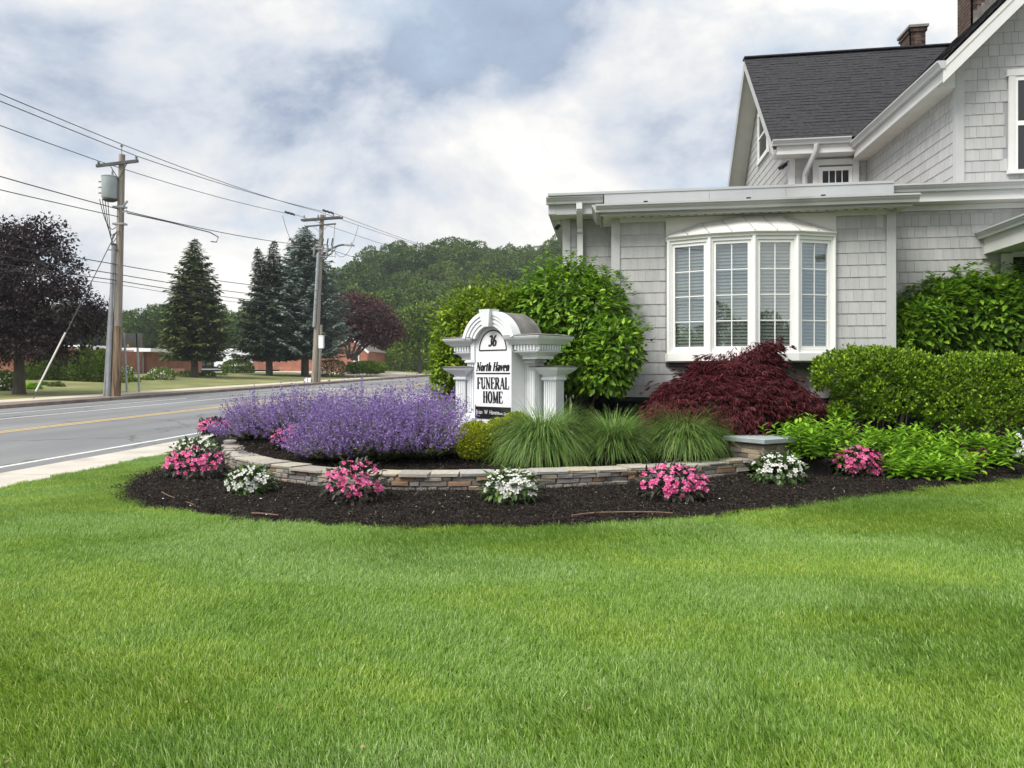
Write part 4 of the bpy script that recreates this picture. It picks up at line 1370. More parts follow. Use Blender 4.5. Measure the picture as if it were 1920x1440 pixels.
# --- entrance canopy and door on the right
XQ = 5.78
zq = 3.44
mb = MB().box(XQ, XQ + 0.06, 10.2, YB - 0.001, zq - 0.10, zq + 0.20).box(XQ + 0.061, 8.2, 10.2, YB - .001, zq - 0.08, zq - 0.05)
can = house.part('entrance_canopy', mb, 'trim_white')
house.part('gutter', MB().extrude(KG, (XQ - 0.005, 10.0, zq + 0.13), (XQ - 0.005, YB - 0.02, zq + 0.13), (-1, 0, 0)), 'gutter', can)
mb = MB().add([(XQ + 0.0, 10.0, zq + 0.24), (XQ + 1.2, 10.0, zq + 0.62), (XQ + 1.2, YB - .002, zq + 0.62), (XQ, YB - .002, zq + 0.24)], [(0, 1, 2, 3)])
house.part('canopy_roof', mb, 'flashing', can)
for yy, xx in ((10.35, XQ + 0.12), (10.35, 8.0)):
    house.part('canopy_post', MB().rects(xx - .07, xx + .07, yy - .07, yy + .07, [(0.2, 0.03), (0.4, 0.03), (0.42, 0.0), (zq - 0.16, 0.0), (zq - 0.11, 0.03)]), 'trim_white', can)
house.part('wall_trim', MB().box(XQ - 0.02, XQ + 0.06, YB - 0.045, YB - 0.017, zq - 0.17, zq + 0.15), 'trim_grey', can)
dj = 6.03
dr = house.part('front_door', MB().box(dj + 0.16, dj + 1.3, YB - 0.025, YB - 0.003, 1.3, 3.28), 'door_black')
house.part('door_frame', MB().box(dj, dj + 0.155, YB - 0.06, YB - 0.016, 1.3, 3.34).box(dj + 0.156, dj + 1.4, YB - 0.06, YB - 0.016, 3.285, 3.36), 'vinyl_white', dr)
mb = MB()
n = 20
ov = [(dj + 0.52 + 0.26 * math.cos(2 * math.pi * k / n), YB - 0.029, 2.55 + 0.55 * math.sin(2 * math.pi * k / n)) for k in range(n)]
mb.add(ov, [tuple(range(n))])
house.part('oval_glass', mb, 'glass_dark', dr)
mb = MB().tube(ov + [ov[0]], 0.012, 6)
for k in range(3):
    mb.tube([(dj + 0.40 + 0.12 * k, YB - 0.034, 2.2), (dj + 0.40 + 0.12 * k, YB - 0.034, 2.95)], 0.006, 5)
house.part('leaded_tracery', mb, 'porcelain', dr)

# ------------------------------------------------------------------ the monument sign
SR = R(-35.0)                                # its front faces the road
sp_ = at_d(924, 785, 11.0)
sign = Thing('monument_sign', 'white classical monument sign with arched top, columns and black lettering', 'sign', (sp_.x, sp_.y, 0.0), SR)
zc = 1.862
def arc_pts(r, n=24, a0=0.0, a1=math.pi):
    return [(r * math.cos(a0 + (a1 - a0) * k / n), zc + r * math.sin(a0 + (a1 - a0) * k / n)) for k in range(n + 1)]
def prism_xz(poly, y0, y1):
    n = len(poly)
    return MB().add([(x, y0, z) for x, z in poly] + [(x, y1, z) for x, z in poly], [tuple(range(n)), tuple(range(2 * n - 1, n - 1, -1))] + [(k, n + k, n + (k + 1) % n, (k + 1) % n) for k in range(n)])
body = [(-0.36, 0.70), (0.36, 0.70)] + arc_pts(0.36)
sign.part('panel_box', prism_xz(body, 0.0, 0.40), 'sign_panel', local=True, smooth=False)
# arch ring: stepped mouldings swept round the arch
def ring(name, r0, r1, y0, y1, m):
    n = 28
    mb = MB()
    a0 = math.asin(0.155 / r1)
    a1 = math.pi - a0
    loops = []
    for k in range(n + 1):
        a = a0 + (a1 - a0) * k / n
        c, s = math.cos(a), math.sin(a)
        loops.append([(r0 * c, y0, zc + r0 * s), (r1 * c, y0, zc + r1 * s), (r1 * c, y1, zc + r1 * s), (r0 * c, y1, zc + r0 * s)])
    mb.loft(loops)
    return sign.part(name, mb, m, local=True)
ring('arch_moulding', 0.315, 0.365, -0.085, 0.05, 'sign_white')
ring('arch_moulding', 0.366, 0.405, -0.098, 0.05, 'sign_white')
ring('arch_moulding', 0.406, 0.425, -0.088, 0.05, 'sign_white')
ring('arch_moulding', 0.426, 0.470, -0.108, 0.05, 'sign_white')
ring('arch_moulding', 0.471, 0.525, -0.122, 0.05, 'sign_white')
ring('barrel_roof', 0.40, 0.520, 0.051, 0.52, 'lead_roof')
sign.part('keystone', MB().loft([[(-0.062, -0.16, zc + 0.30), (0.062, -0.16, zc + 0.30), (0.062, 0.02, zc + 0.30), (-0.062, 0.02, zc + 0.30)], [(-0.105, -0.18, zc + 0.545), (0.105, -0.18, zc + 0.545), (0.105, 0.02, zc + 0.545), (-0.105, 0.02, zc + 0.545)]]), 'sign_white', local=True)
# entablatures
def entablature(x0, x1, y0, y1):
    z = 1.70
    prof = [(z, 0.0), (z + 0.045, 0.0), (z + 0.05, 0.012), (z + 0.085, 0.05), (z + 0.09, 0.085), (z + 0.105, 0.095), (z + 0.11, 0.065), (z + 0.195, 0.065), (z + 0.20, 0.11), (z + 0.215, 0.125), (z + 0.24, 0.15), (z + 0.275, 0.19), (z + 0.30, 0.205), (z + 0.315, 0.21)]
    e = sign.part('entablature', MB().rects(x0, x1, y0, y1, prof), 'sign_white', local=True)
    sign.part('lead_cap', MB().rects(x0, x1, y0, y1, [(z + 0.316, 0.21), (z + 0.325, 0.215), (z + 0.345, 0.10)]), 'lead_roof', e, local=True)
    o = 0.065
    mb = MB()
    zz0, zz1 = z + 0.128, z + 0.192
    k = x0 - o
    while k < x1 + o - 0.02:
        mb.box(k, k + 0.03, y0 - o - 0.034, y0 - o + 0.001, zz0, zz1)
        k += 0.056
    k = y0 - o
    while k < y1 + o - 0.02:
        mb.box(x1 + o - 0.001, x1 + o + 0.034, k, k + 0.03, zz0, zz1)
        mb.box(x0 - o - 0.034, x0 - o + 0.001, k, k + 0.03, zz0, zz1)
        k += 0.056
    sign.part('dentils', mb, 'sign_white', e, local=True, kind='stuff')
entablature(0.48, 0.74, 0.10, 0.47)
entablature(-0.74, -0.565, 0.10, 0.47)
sign.part('arch_jamb', MB().box(-0.42, -0.345, -0.03, 0.09, 1.69, 2.014), 'sign_white', local=True)
def column(x0, x1, y0, y1, zb, zt):
    mb = MB().box(x0 + 0.012, x1 - 0.012, y0 + 0.012, y1 - 0.012, zb, zt - 0.03)
    nf = 6
    for k in range(nf):
        a = x0 + (x1 - x0) * k / (nf - 0.35)
        mb.box(a, a + (x1 - x0) / (nf - 0.35) * 0.62, y0, y0 + 0.0125, zb, zt - 0.03)
        b = y0 + (y1 - y0) * k / (nf - 0.35)
        mb.box(x1 - 0.0125, x1, b, b + (y1 - y0) / (nf - 0.35) * 0.62, zb, zt - 0.031)
    c = sign.part('column', mb, 'sign_white', local=True)
    sign.part('capital', MB().rects(x0, x1, y0, y1, [(zt - 0.055, 0.0), (zt - 0.05, 0.014), (zt - 0.04, 0.028), (zt - 0.02, 0.03), (zt - 0.008, 0.02), (zt - 0.001, 0.012)]), 'sign_white', c, local=True)
    sign.part('column_base', MB().rects(x0, x1, y0, y1, [(zb - 0.02, 0.05), (zb + 0.05, 0.05), (zb + 0.06, 0.03), (zb + 0.09, 0.025), (zb + 0.10, 0.006)]), 'sign_white', c, local=True)
column(0.365, 0.545, 0.285, 0.485, 0.80, 1.70)
column(-0.63, -0.365, 0.11, 0.31, 0.80, 1.70)
def low_cap(x0, x1, y0, y1):
    z = 1.45
    e = sign.part('lower_cornice', MB().rects(x0, x1, y0, y1, [(z, 0.0), (z + 0.03, 0.01), (z + 0.035, 0.03), (z + 0.07, 0.075), (z + 0.10, 0.11), (z + 0.125, 0.125), (z + 0.135, 0.135)]), 'sign_white', local=True)
    sign.part('lead_cap', MB().rects(x0, x1, y0, y1, [(z + 0.136, 0.135), (z + 0.145, 0.14), (z + 0.16, 0.05)]), 'lead_roof', e, local=True)
low_cap(0.585, 0.835, 0.41, 0.61)
low_cap(-0.875, -0.635, 0.08, 0.28)
column(0.60, 0.82, 0.42, 0.60, 0.72, 1.45)
column(-0.86, -0.65, 0.09, 0.27, 0.72, 1.45)
sign.part('plinth', MB().box(-0.95, 0.90, -0.06, 0.70, 0.2, 0.68).box(-0.42, 0.42, -0.03, 0.42, 0.68, 0.70), 'sign_white', local=True)

# lettering: broad-nib strokes, drawn as flat print a hair in front of the panel
def stroke(mb, pts, thick, thin, tr, lay):
    pts = [Vector(p) for p in pts]
    L_, R_ = [], []
    for i, p in enumerate(pts):
        d = (pts[min(i + 1, len(pts) - 1)] - pts[max(i - 1, 0)]).normalized()
        wv = thin + (thick - thin) * abs(d.y)
        nrm = Vector((-d.y, d.x)) * wv / 2
        L_.append(p + nrm)
        R_.append(p - nrm)
    n = len(pts)
    mb.add([tr(q, lay) for q in L_ + R_], [(i, i + 1, n + i + 1, n + i) for i in range(n - 1)])
def arc(cx, cy, rx, ry, a0, a1, n=14):
    return [(cx + rx * math.cos(R(a0 + (a1 - a0) * k / n)), cy + ry * math.sin(R(a0 + (a1 - a0) * k / n))) for k in range(n + 1)]
def ser(x, y, w=0.26):
    return ('t', [(x - w / 2, y), (x + w / 2, y)])
GL = {
 'F': (0.55, [('k', [(.14, 0), (.14, 1)]), ser(.14, .02), ('t', [(.02, .98), (.52, .98)]), ('t', [(.14, .52), (.40, .52)]), ('t', [(.51, .78), (.53, .99)]), ('t', [(.40, .42), (.40, .62)])]),
 'E': (0.58, [('k', [(.14, 0), (.14, 1)]), ('t', [(.02, .98), (.52, .98)]), ('t', [(.14, .52), (.40, .52)]), ('t', [(.02, .02), (.54, .02)]), ('t', [(.51, .78), (.53, .99)]), ('t', [(.53, .01), (.56, .24)]), ('t', [(.40, .42), (.40, .62)])]),
 'L': (0.55, [('k', [(.14, 0), (.14, 1)]), ser(.14, .98), ('t', [(.02, .02), (.52, .02)]), ('t', [(.51, .01), (.54, .28)])]),
 'H': (0.66, [('k', [(.14, 0), (.14, 1)]), ('k', [(.52, 0), (.52, 1)]), ('t', [(.14, .51), (.52, .51)]), ser(.14, .98), ser(.14, .02), ser(.52, .98), ser(.52, .02)]),
 'N': (0.70, [('t', [(.13, 0), (.13, .98)]), ('k', [(.12, .97), (.56, .02)]), ('t', [(.56, 0), (.56, .98)]), ser(.11, .98), ser(.13, .02), ser(.56, .98)]),
 'M': (0.80, [('t', [(.12, 0), (.12, .98)]), ('k', [(.13, .97), (.39, .04)]), ('t', [(.39, .04), (.64, .97)]), ('k', [(.66, 0), (.66, .98)]), ser(.12, .02), ser(.66, .02), ser(.09, .98, .16), ser(.69, .98, .2)]),
 'U': (0.64, [('k', [(.14, .98), (.14, .3)]), ('n', arc(.32, .28, .18, .26, 180, 360)), ('t', [(.51, .28), (.51, .98)]), ser(.14, .98), ser(.51, .98)]),
 'O': (0.66, [('n', arc(.33, .5, .235, .48, 0, 360, 28))]),
 'R': (0.66, [('k', [(.14, 0), (.14, 1)]), ser(.14, .02), ('t', [(.02, .98), (.30, .98)]), ('n', arc(.30, .75, .17, .23, 90, -90)), ('t', [(.14, .52), (.32, .52)]), ('k', [(.34, .51), (.55, .02)]), ser(.60, .02, .14)]),
 'A': (0.66, [('t', [(.07, .0), (.31, .98)]), ('k', [(.32, .98), (.56, .0)]), ('t', [(.16, .33), (.47, .33)]), ser(.07, .02, .2), ser(.56, .02, .26)]),
 'o': (0.46, [('n', arc(.23, .32, .15, .31, 0, 360, 22))]),
 'r': (0.38, [('k', [(.12, 0), (.12, .62)]), ('n', arc(.24, .46, .12, .17, 170, 50, 8)), ('k', [(.31, .62), (.31, .50)]), ser(.12, .02, .2)]),
 't': (0.34, [('k', [(.15, .84), (.15, .12)]), ('t', [(.03, .62), (.30, .62)]), ('n', arc(.24, .13, .09, .12, 180, 300, 8))]),
 'h': (0.50, [('k', [(.12, 0), (.12, 1)]), ('n', arc(.25, .44, .13, .20, 160, 0, 9)), ('k', [(.38, .46), (.38, 0)]), ser(.12, .02, .18), ser(.38, .02, .18)]),
 'n': (0.50, [('k', [(.12, 0), (.12, .64)]), ('n', arc(.25, .44, .13, .20, 160, 0, 9)), ('k', [(.38, .46), (.38, 0)]), ser(.12, .02, .18), ser(.38, .02, .18)]),
 'a': (0.46, [('k', [(.34, .62), (.34, .02)]), ('n', arc(.22, .20, .13, .19, 0, 360, 18)), ('n', arc(.22, .46, .12, .17, 20, 160, 8)), ser(.38, .02, .1)]),
 'v': (0.46, [('k', [(.06, .63), (.22, .02)]), ('t', [(.22, .02), (.38, .63)]), ser(.08, .62, .2), ser(.38, .62, .16)]),
 'e': (0.44, [('t', [(.08, .35), (.36, .35)]), ('n', arc(.22, .32, .15, .31, 0, 300, 18))]),
 '3': (0.50, [('n', arc(.23, .74, .16, .24, 150, -90, 14)), ('n', arc(.23, .25, .18, .26, 90, -150, 14))]),
 '6': (0.52, [('n', arc(.25, .27, .17, .26, 0, 360, 20)), ('n', arc(.42, .36, .35, .63, 180, 95, 12))]),
 ' ': (0.30, []),
}
def text(s, cx, zb, h, wscale, thick, thin, y, slant=0.0, gap=0.05, rep=1):
    tot = sum(GL[c][0] + gap for c in s) - gap
    mb = MB()
    x = -tot / 2
    lay = 0
    for c in s:
        wd, st = GL[c]
        def tr(q, l, x=x):
            return (cx + ((x + q.x) * wscale + slant * (q.y - 0.4)) * h, y - 0.00008 * l, zb + q.y * h)
        for kind, pts in st:
            lay += 1
            stroke(mb, pts, thin * 1.25 if kind == 't' else thick, thick * 0.8 if kind == 'k' else thin, tr, lay % 7)
        x += wd + gap
    return mb
FY = -0.0025
def lettering(name, mb, m='letter_black'):
    return sign.part(name, mb, m, local=True)
lettering('lettering_house_number', text('36', 0.0, zc + 0.03, 0.15, 1.0, 0.24, 0.09, FY, 0.18))
lettering('lettering_town', text('North Haven', 0.0, 1.535, 0.125, 1.0, 0.24, 0.10, FY, 0.2, 0.0))
lettering('lettering_line', text('FUNERAL', 0.0, 1.275, 0.165, 0.84, 0.235, 0.08, FY, 0.0, 0.03))
lettering('lettering_line', text('HOME', 0.0, 1.075, 0.165, 0.84, 0.235, 0.08, FY, 0.0, 0.03))
mb = MB().box(-0.335, 0.335, FY - 0.001, 0.001, 1.488, 1.508)
lettering('rule', mb)
mb = MB().tube([(x * 0.93, FY, z - 0.03) for x, z in arc_pts(0.285, 24)] + [(-0.265, FY, zc - 0.03), (0.265, FY, zc - 0.03)], 0.009, 6)
lettering('arched_rule', mb)
plq = sign.part('name_plaque', MB().box(-0.35, 0.35, -0.008, -0.001, 0.845, 1.02), 'letter_black', local=True)
def font_text(body_, x0, z0, size, yy, sx=1.0):
    cu = bpy.data.curves.new('name_text', 'FONT')
    cu.body = body_
    cu.size = size
    cu.resolution_u = 3
    to = bpy.data.objects.new('name_text', cu)
    COL.objects.link(to)
    dg = bpy.context.evaluated_depsgraph_get()
    me = bpy.data.meshes.new_from_object(to.evaluated_get(dg))
    bpy.data.objects.remove(to)
    me.transform(Matrix(((sx, 0, 0, x0), (0, 0, -1, yy), (0, 1, 0, z0), (0, 0, 0, 1))))
    return me
sign.part('plaque_lettering', font_text('Brian  W  Havens', -0.335, 0.912, 0.088, -0.0095, 0.74), 'letter_white', plq, local=True)
sign.part('plaque_lettering', font_text('Owner, Director', 0.10, 0.912, 0.052, -0.0095, 0.70), 'letter_white', plq, local=True)

# ------------------------------------------------------------------ planting near the house
def blob(px, py, d, rx, rz, ry):
    c = at_d(px, py, d)
    k = d / FPX
    return (c.x, c.y, c.z, rx * k, ry, rz * k)
def bed_at(px, d):
    p = at_d(px, HY, d)
    return Vector((p.x, p.y, bed_z(p.x, p.y)))
def stems(mb, base, tips, r0=0.02, r1=0.006, spread=0.08):
    for t in tips:
        b = Vector(base) + Vector((random.uniform(-spread, spread), random.uniform(-spread, spread), -0.05))
        t = Vector(t)
        m = b.lerp(t, 0.5) + Vector((random.uniform(-.06, .06), random.uniform(-.06, .06), 0.08))
        mb.tube([b, m, t], [r0, (r0 + r1) / 2, r1], 5)
    return mb
def leaf_obj_mesh(name, tpl, m):
    return np_mesh(name, tpl[0], tpl[1], m)

def leafy_shrub(name, lab, cat, base, blobs, n, size, m, nobj, tpl=LEAF, bottom=-0.75, group=None):
    th = Thing(name, lab, cat, base, group=group)
    P, Nn = blob_points(blobs, n, 0.5, bottom)
    D = Nn * 0.7 + rdir(n) * 0.6 + np.array([0, 0, -0.25])
    NN = Nn * 0.55 + np.array([0, 0, 0.6]) + rdir(n) * 0.35
    sz = size * (0.65 + 0.6 * rng.random(n))
    # leading shoots that stand out of the outline
    ns = n // 40
    Ps, Ns = blob_points(blobs, ns * 3, 0.97, 0.1)
    Ps, Ns = Ps[:ns], Ns[:ns]
    sh_p, sh_d, sh_n, sh_s = [], [], [], []
    for p, q in zip(Ps, Ns):
        tip = p + q * random.uniform(0.03, 0.16) + np.array([0, 0, random.uniform(0.02, 0.13)])
        for j in range(6):
            a = j * 2.4
            o = np.array([math.cos(a), math.sin(a), random.uniform(0.0, 0.7)])
            sh_p.append(tip - np.array([0, 0, 0.02 * (j // 2)]))
            sh_d.append(o)
            sh_n.append(np.array([0, 0, 1.0]) + 0.2 * o)
            sh_s.append(size * random.uniform(0.5, 0.9))
    P = np.concatenate([P, np.array(sh_p)])
    D = np.concatenate([D, np.array(sh_d)])
    NN = np.concatenate([NN, np.array(sh_n)])
    Nn = np.concatenate([Nn, np.tile(np.array([0, -0.2, 0.2]), (len(sh_p), 1))])
    sz = np.concatenate([sz, np.array(sh_s)])
    # the leaves that face the viewer become pieces of their own
    face = -(Nn @ np.array(FW)) + 0.25 * rng.random(len(P)) + (sz / size) * 0.3
    order = np.argsort(-face)
    pick = rng.choice(order[: max(nobj * 4, 1)], nobj, replace=False)
    rest = np.setdiff1d(np.arange(len(P)), pick)
    V, F = cards(P[rest], D[rest], NN[rest], sz[rest], tpl)
    th.part('foliage', np_mesh('foliage', V, F, m), None, kind='stuff')
    me = leaf_obj_mesh('leaf', tpl, m)
    Dd, Sd, Nd = frames(D[pick], NN[pick])
    for k in range(nobj):
        s = sz[pick[k]]
        M = Matrix(((Dd[k][0] * s, Sd[k][0] * s, Nd[k][0] * s, P[pick[k]][0]), (Dd[k][1] * s, Sd[k][1] * s, Nd[k][1] * s, P[pick[k]][1]), (Dd[k][2] * s, Sd[k][2] * s, Nd[k][2] * s, P[pick[k]][2]), (0, 0, 0, 1)))
        th.piece('leaf', me, M)
    B = np.array(blobs)
    mb = stems(MB(), base, [(b[0], b[1], b[2]) for b in blobs for _ in range(2)], 0.025, 0.008, 0.15)
    th.part('branches', mb, 'stem')
    return th

b = bed_at(1075, 11.9)
leafy_shrub('hydrangea_shrub', 'large leafy green shrub behind the sign against the house corner', 'shrub', b,
    [blob(1060, 572, 12.1, 88, 76, .55), blob(1118, 600, 11.8, 62, 82, .5), blob(1156, 655, 11.1, 50, 58, .34), blob(1128, 700, 11.2, 58, 52, .4), blob(1015, 610, 12.3, 60, 82, .5), blob(1065, 680, 12.0, 80, 75, .55), blob(1000, 690, 12.4, 60, 60, .5)],
    12500, 0.115, 'hydrangea', 190)
b = bed_at(890, 12.5)
leafy_shrub('viburnum_shrub', 'rounded yellow-green shrub at the road side of the sign', 'shrub', b,
    [blob(905, 600, 12.7, 75, 62, .55), blob(860, 640, 12.5, 52, 72, .5), blob(842, 695, 12.3, 33, 50, .45), blob(950, 600, 12.6, 55, 62, .5), blob(890, 690, 12.6, 65, 60, .5), blob(836, 722, 12.2, 28, 34, .4)],
    9500, 0.09, 'viburnum', 150)
b = bed_at(1830, 11.6)
leafy_shrub('hydrangea_shrub', 'large leafy green shrub beside the front door behind the clipped hedge', 'shrub', b,
    [blob(1830, 605, 11.8, 128, 82, .5), blob(1735, 615, 11.7, 66, 58, .4), blob(1905, 595, 11.6, 95, 78, .5), blob(1800, 570, 11.9, 62, 48, .4), blob(1692, 640, 11.6, 30, 40, .32), blob(1985, 600, 11.6, 95, 80, .5)],
    11500, 0.138, 'hydrangea', 190)

def fine_shrub(name, lab, cat, base, blobs, n, size, m, tpl=CARD, inner=0.7, bottom=-0.8, up=0.5, nst=0, group=None, sm='stem', dense=True):
    th = Thing(name, lab, cat, base, group=group)
    P, Nn = blob_points(blobs, n, inner, bottom)
    # small sprigs: bunch the leaves
    ns = n // 6
    k = rng.integers(0, ns, n)
    P = P[k] + rdir(n) * size * 1.1 * rng.random((n, 1))
    Nn = Nn[k]
    D = Nn * 0.8 + rdir(n) * 0.8 + np.array([0, 0, up])
    V, F = cards(P, D, rdir(n) * 0.6 + Nn, size * (0.7 + 0.6 * rng.random(n)), tpl)
    th.part('foliage', np_mesh('foliage', V, F, m), None, kind='stuff')
    if nst:
        tips = [(bb[0] + random.uniform(-.6, .6) * bb[3], bb[1] + random.uniform(-.5, .5) * bb[4], bb[2]) for bb in blobs for _ in range(nst)]
        mb = MB()
        for t in tips:
            b0 = Vector((t[0] * 0.55 + base[0] * 0.45 + random.uniform(-.1, .1), t[1] * 0.8 + base[1] * 0.2, base[2] - 0.05))
            mb.tube([b0, b0.lerp(Vector(t), 0.5) + Vector((random.uniform(-.03, .03), 0, 0.03)), t], [0.014, 0.011, 0.006], 5)
        th.part('stems', mb, sm, kind='stuff')
    return th
b = bed_at(1640, 10.75)
fine_shrub('clipped_shrub', 'clipped round-topped green shrub with bare stems beside the red maple', 'shrub', b,
    [blob(1572, 700, 10.8, 50, 42, .38), blob(1640, 692, 10.9, 62, 42, .42), blob(1690, 705, 10.9, 60, 50, .42), blob(1722, 706, 10.85, 45, 46, .4), blob(1615, 735, 10.8, 55, 30, .35), blob(1680, 750, 10.8, 45, 34, .35), blob(1640, 770, 10.8, 40, 24, .3), blob(1575, 770, 10.8, 22, 20, .25), blob(1600, 672, 10.8, 26, 24, .2)],
    30000, 0.042, 'hedge', nst=3, bottom=-0.75, inner=0.6)
b = bed_at(1840, 10.6)
fine_shrub('clipped_shrub', 'long clipped green shrub running out of frame below the leafy shrub by the door', 'shrub', b,
    [blob(1750, 718, 10.8, 66, 46, .45), blob(1830, 716, 10.7, 66, 56, .42), blob(1908, 728, 10.6, 75, 54, .5), blob(1790, 688, 10.7, 34, 26, .25), blob(1870, 684, 10.6, 40, 22, .28), blob(1990, 722, 10.5, 85, 60, .5), blob(1780, 765, 10.7, 70, 42, .4), blob(1870, 770, 10.6, 85, 45, .4), blob(1960, 770, 10.5, 85, 50, .4)],
    44000, 0.042, 'hedge', nst=4, bottom=-0.8, inner=0.62)

# boxwood balls
for (px, py, d, r, lab) in ((892, 829, 9.75, 37, 'largest round golden boxwood ball in front of the sign'), (936, 813, 10.0, 27, 'middle golden boxwood ball half hidden beside the fountain grass'), (968, 800, 10.2, 25, 'small golden boxwood ball at the right foot of the sign')):
    bb = blob(px, py, d, r, r * 1.0, r * d / FPX)
    fine_shrub('boxwood_ball', lab, 'boxwood', (bb[0], bb[1], bb[2] - bb[5]), [bb], 17000, 0.026, 'boxwood', inner=0.7, nst=3, group='boxwood balls by the sign')

# weeping red maple
def dissected(name, lab, base, blobs, n):
    th = Thing(name, lab, 'tree', base)
    P, Nn = blob_points(blobs, n, 0.45, -0.35)
    far = rng.random(n) < 0.16
    P = P + Nn * (far * rng.random(n) * 0.14)[:, None]
    out = unit(P - np.array([base[0], base[1], base[2] + 0.5]))
    out[:, 2] = np.clip(out[:, 2], -0.5, 0.35)
    parts = []
    for k in range(5):
        a = (k - 2) * 0.42
        D = np.stack([out[:, 0] * math.cos(a) - out[:, 1] * math.sin(a), out[:, 0] * math.sin(a) + out[:, 1] * math.cos(a), out[:, 2] - 0.45 - 0.3 * rng.random(n)], 1) + rdir(n) * 0.25
        parts.append(cards(P, D, np.tile([0, 0, 1.0], (n, 1)) + rdir(n) * 0.4, 0.06 + 0.05 * rng.random(n), (SLIM[0] * np.array([1, 0.5, 1]), SLIM[1])))
    V, F = join(parts)
    th.part('crown', np_mesh('crown', V, F, 'red_maple'), None, kind='stuff')
    mb = stems(MB(), base, [(b[0] + random.uniform(-.5, .5) * b[3], b[1], b[2] + 0.2 * b[5]) for b in blobs for _ in range(4)], 0.035, 0.008, 0.05)
    th.part('branches', mb, 'stem_red')
b = bed_at(1375, 10.9)
dissected('weeping_maple', 'mounded dark red weeping maple under the bow window', b,
    [blob(1368, 752, 10.7, 145, 58, .7), blob(1385, 706, 10.8, 82, 34, .5), blob(1282, 780, 10.5, 78, 34, .5), blob(1460, 765, 10.6, 74, 40, .5), blob(1420, 672, 10.8, 40, 18, .25), blob(1340, 788, 10.4, 110, 32, .5), blob(1440, 652, 10.8, 26, 9, .18), blob(1330, 690, 10.7, 34, 14, .2)], 15000)

# fountain grasses
def fountain(name, lab, base, n, ln, spread, m='fountain', group=None, cat='grass'):
    P = np.zeros((n, 3))
    a = rng.random(n) * 2 * np.pi
    r = 0.13 * spread * np.sqrt(rng.random(n))
    P[:, 0], P[:, 1] = base[0] + r * np.cos(a), base[1] + r * np.sin(a)
    P[:, 2] = base[2] - 0.02
    a = a + rng.normal(0, 0.5, n)
    th0 = np.abs(rng.normal(0.12, 0.38, n)) * spread + 0.05
    bend = (0.9 + 1.3 * rng.random(n) + 1.1 * np.minimum(th0, 0.8)) * spread
    Ln = ln * (0.55 + 0.5 * rng.random(n))
    K = 8
    pts = [P]
    cur = P.copy()
    for k in range(K):
        t = (k + 0.5) / K
        th = th0 + bend * t ** 1.6
        cur = cur + np.stack([np.sin(th) * np.cos(a), np.sin(th) * np.sin(a), np.cos(th)], 1) * (Ln / K)[:, None]
        pts.append(cur)
    side = np.stack([-np.sin(a), np.cos(a), np.zeros(n)], 1) * (0.0045 * (0.7 + 0.6 * rng.random(n)))[:, None]
    V = np.stack([q for k, p in enumerate(pts) for q in (p - side * (1 - 0.85 * k / K), p + side * (1 - 0.85 * k / K))], 1).reshape(-1, 3)
    F = np.array([(2 * k, 2 * k + 1, 2 * k + 3, 2 * k + 2) for k in range(K)])[None] + (np.arange(n) * 2 * (K + 1))[:, None, None]
    V[:, 2] = np.maximum(V[:, 2], base[2] - 0.03)
    me = np_mesh(name, V, F.reshape(-1, 4), m)
    return single(name, me, None, lab, cat, group, base=base)
G_ = 'fountain grass clumps behind the stone wall'
fountain('fountain_grass', 'widest arching fountain grass clump, next to the boxwood balls', bed_at(1018, 9.75), 6000, 0.98, 1.05, group=G_)
fountain('fountain_grass', 'middle arching fountain grass clump behind the stone wall', bed_at(1150, 9.75), 3800, 0.80, 0.85, group=G_)
fountain('fountain_grass', 'arching fountain grass clump nearest the stone pier', bed_at(1284, 9.95), 4600, 0.84, 1.0, group=G_)
fountain('grass_tuft', 'short upright green grass tuft behind the purple catmint near the road', bed_at(628, 11.6), 500, 0.75, 0.7, 'perennial', 'grass tufts behind the catmint')
fountain('grass_tuft', 'thin upright green grass tuft behind the purple catmint near the sign', bed_at(703, 11.7), 400, 0.8, 0.7, 'perennial', 'grass tufts behind the catmint')

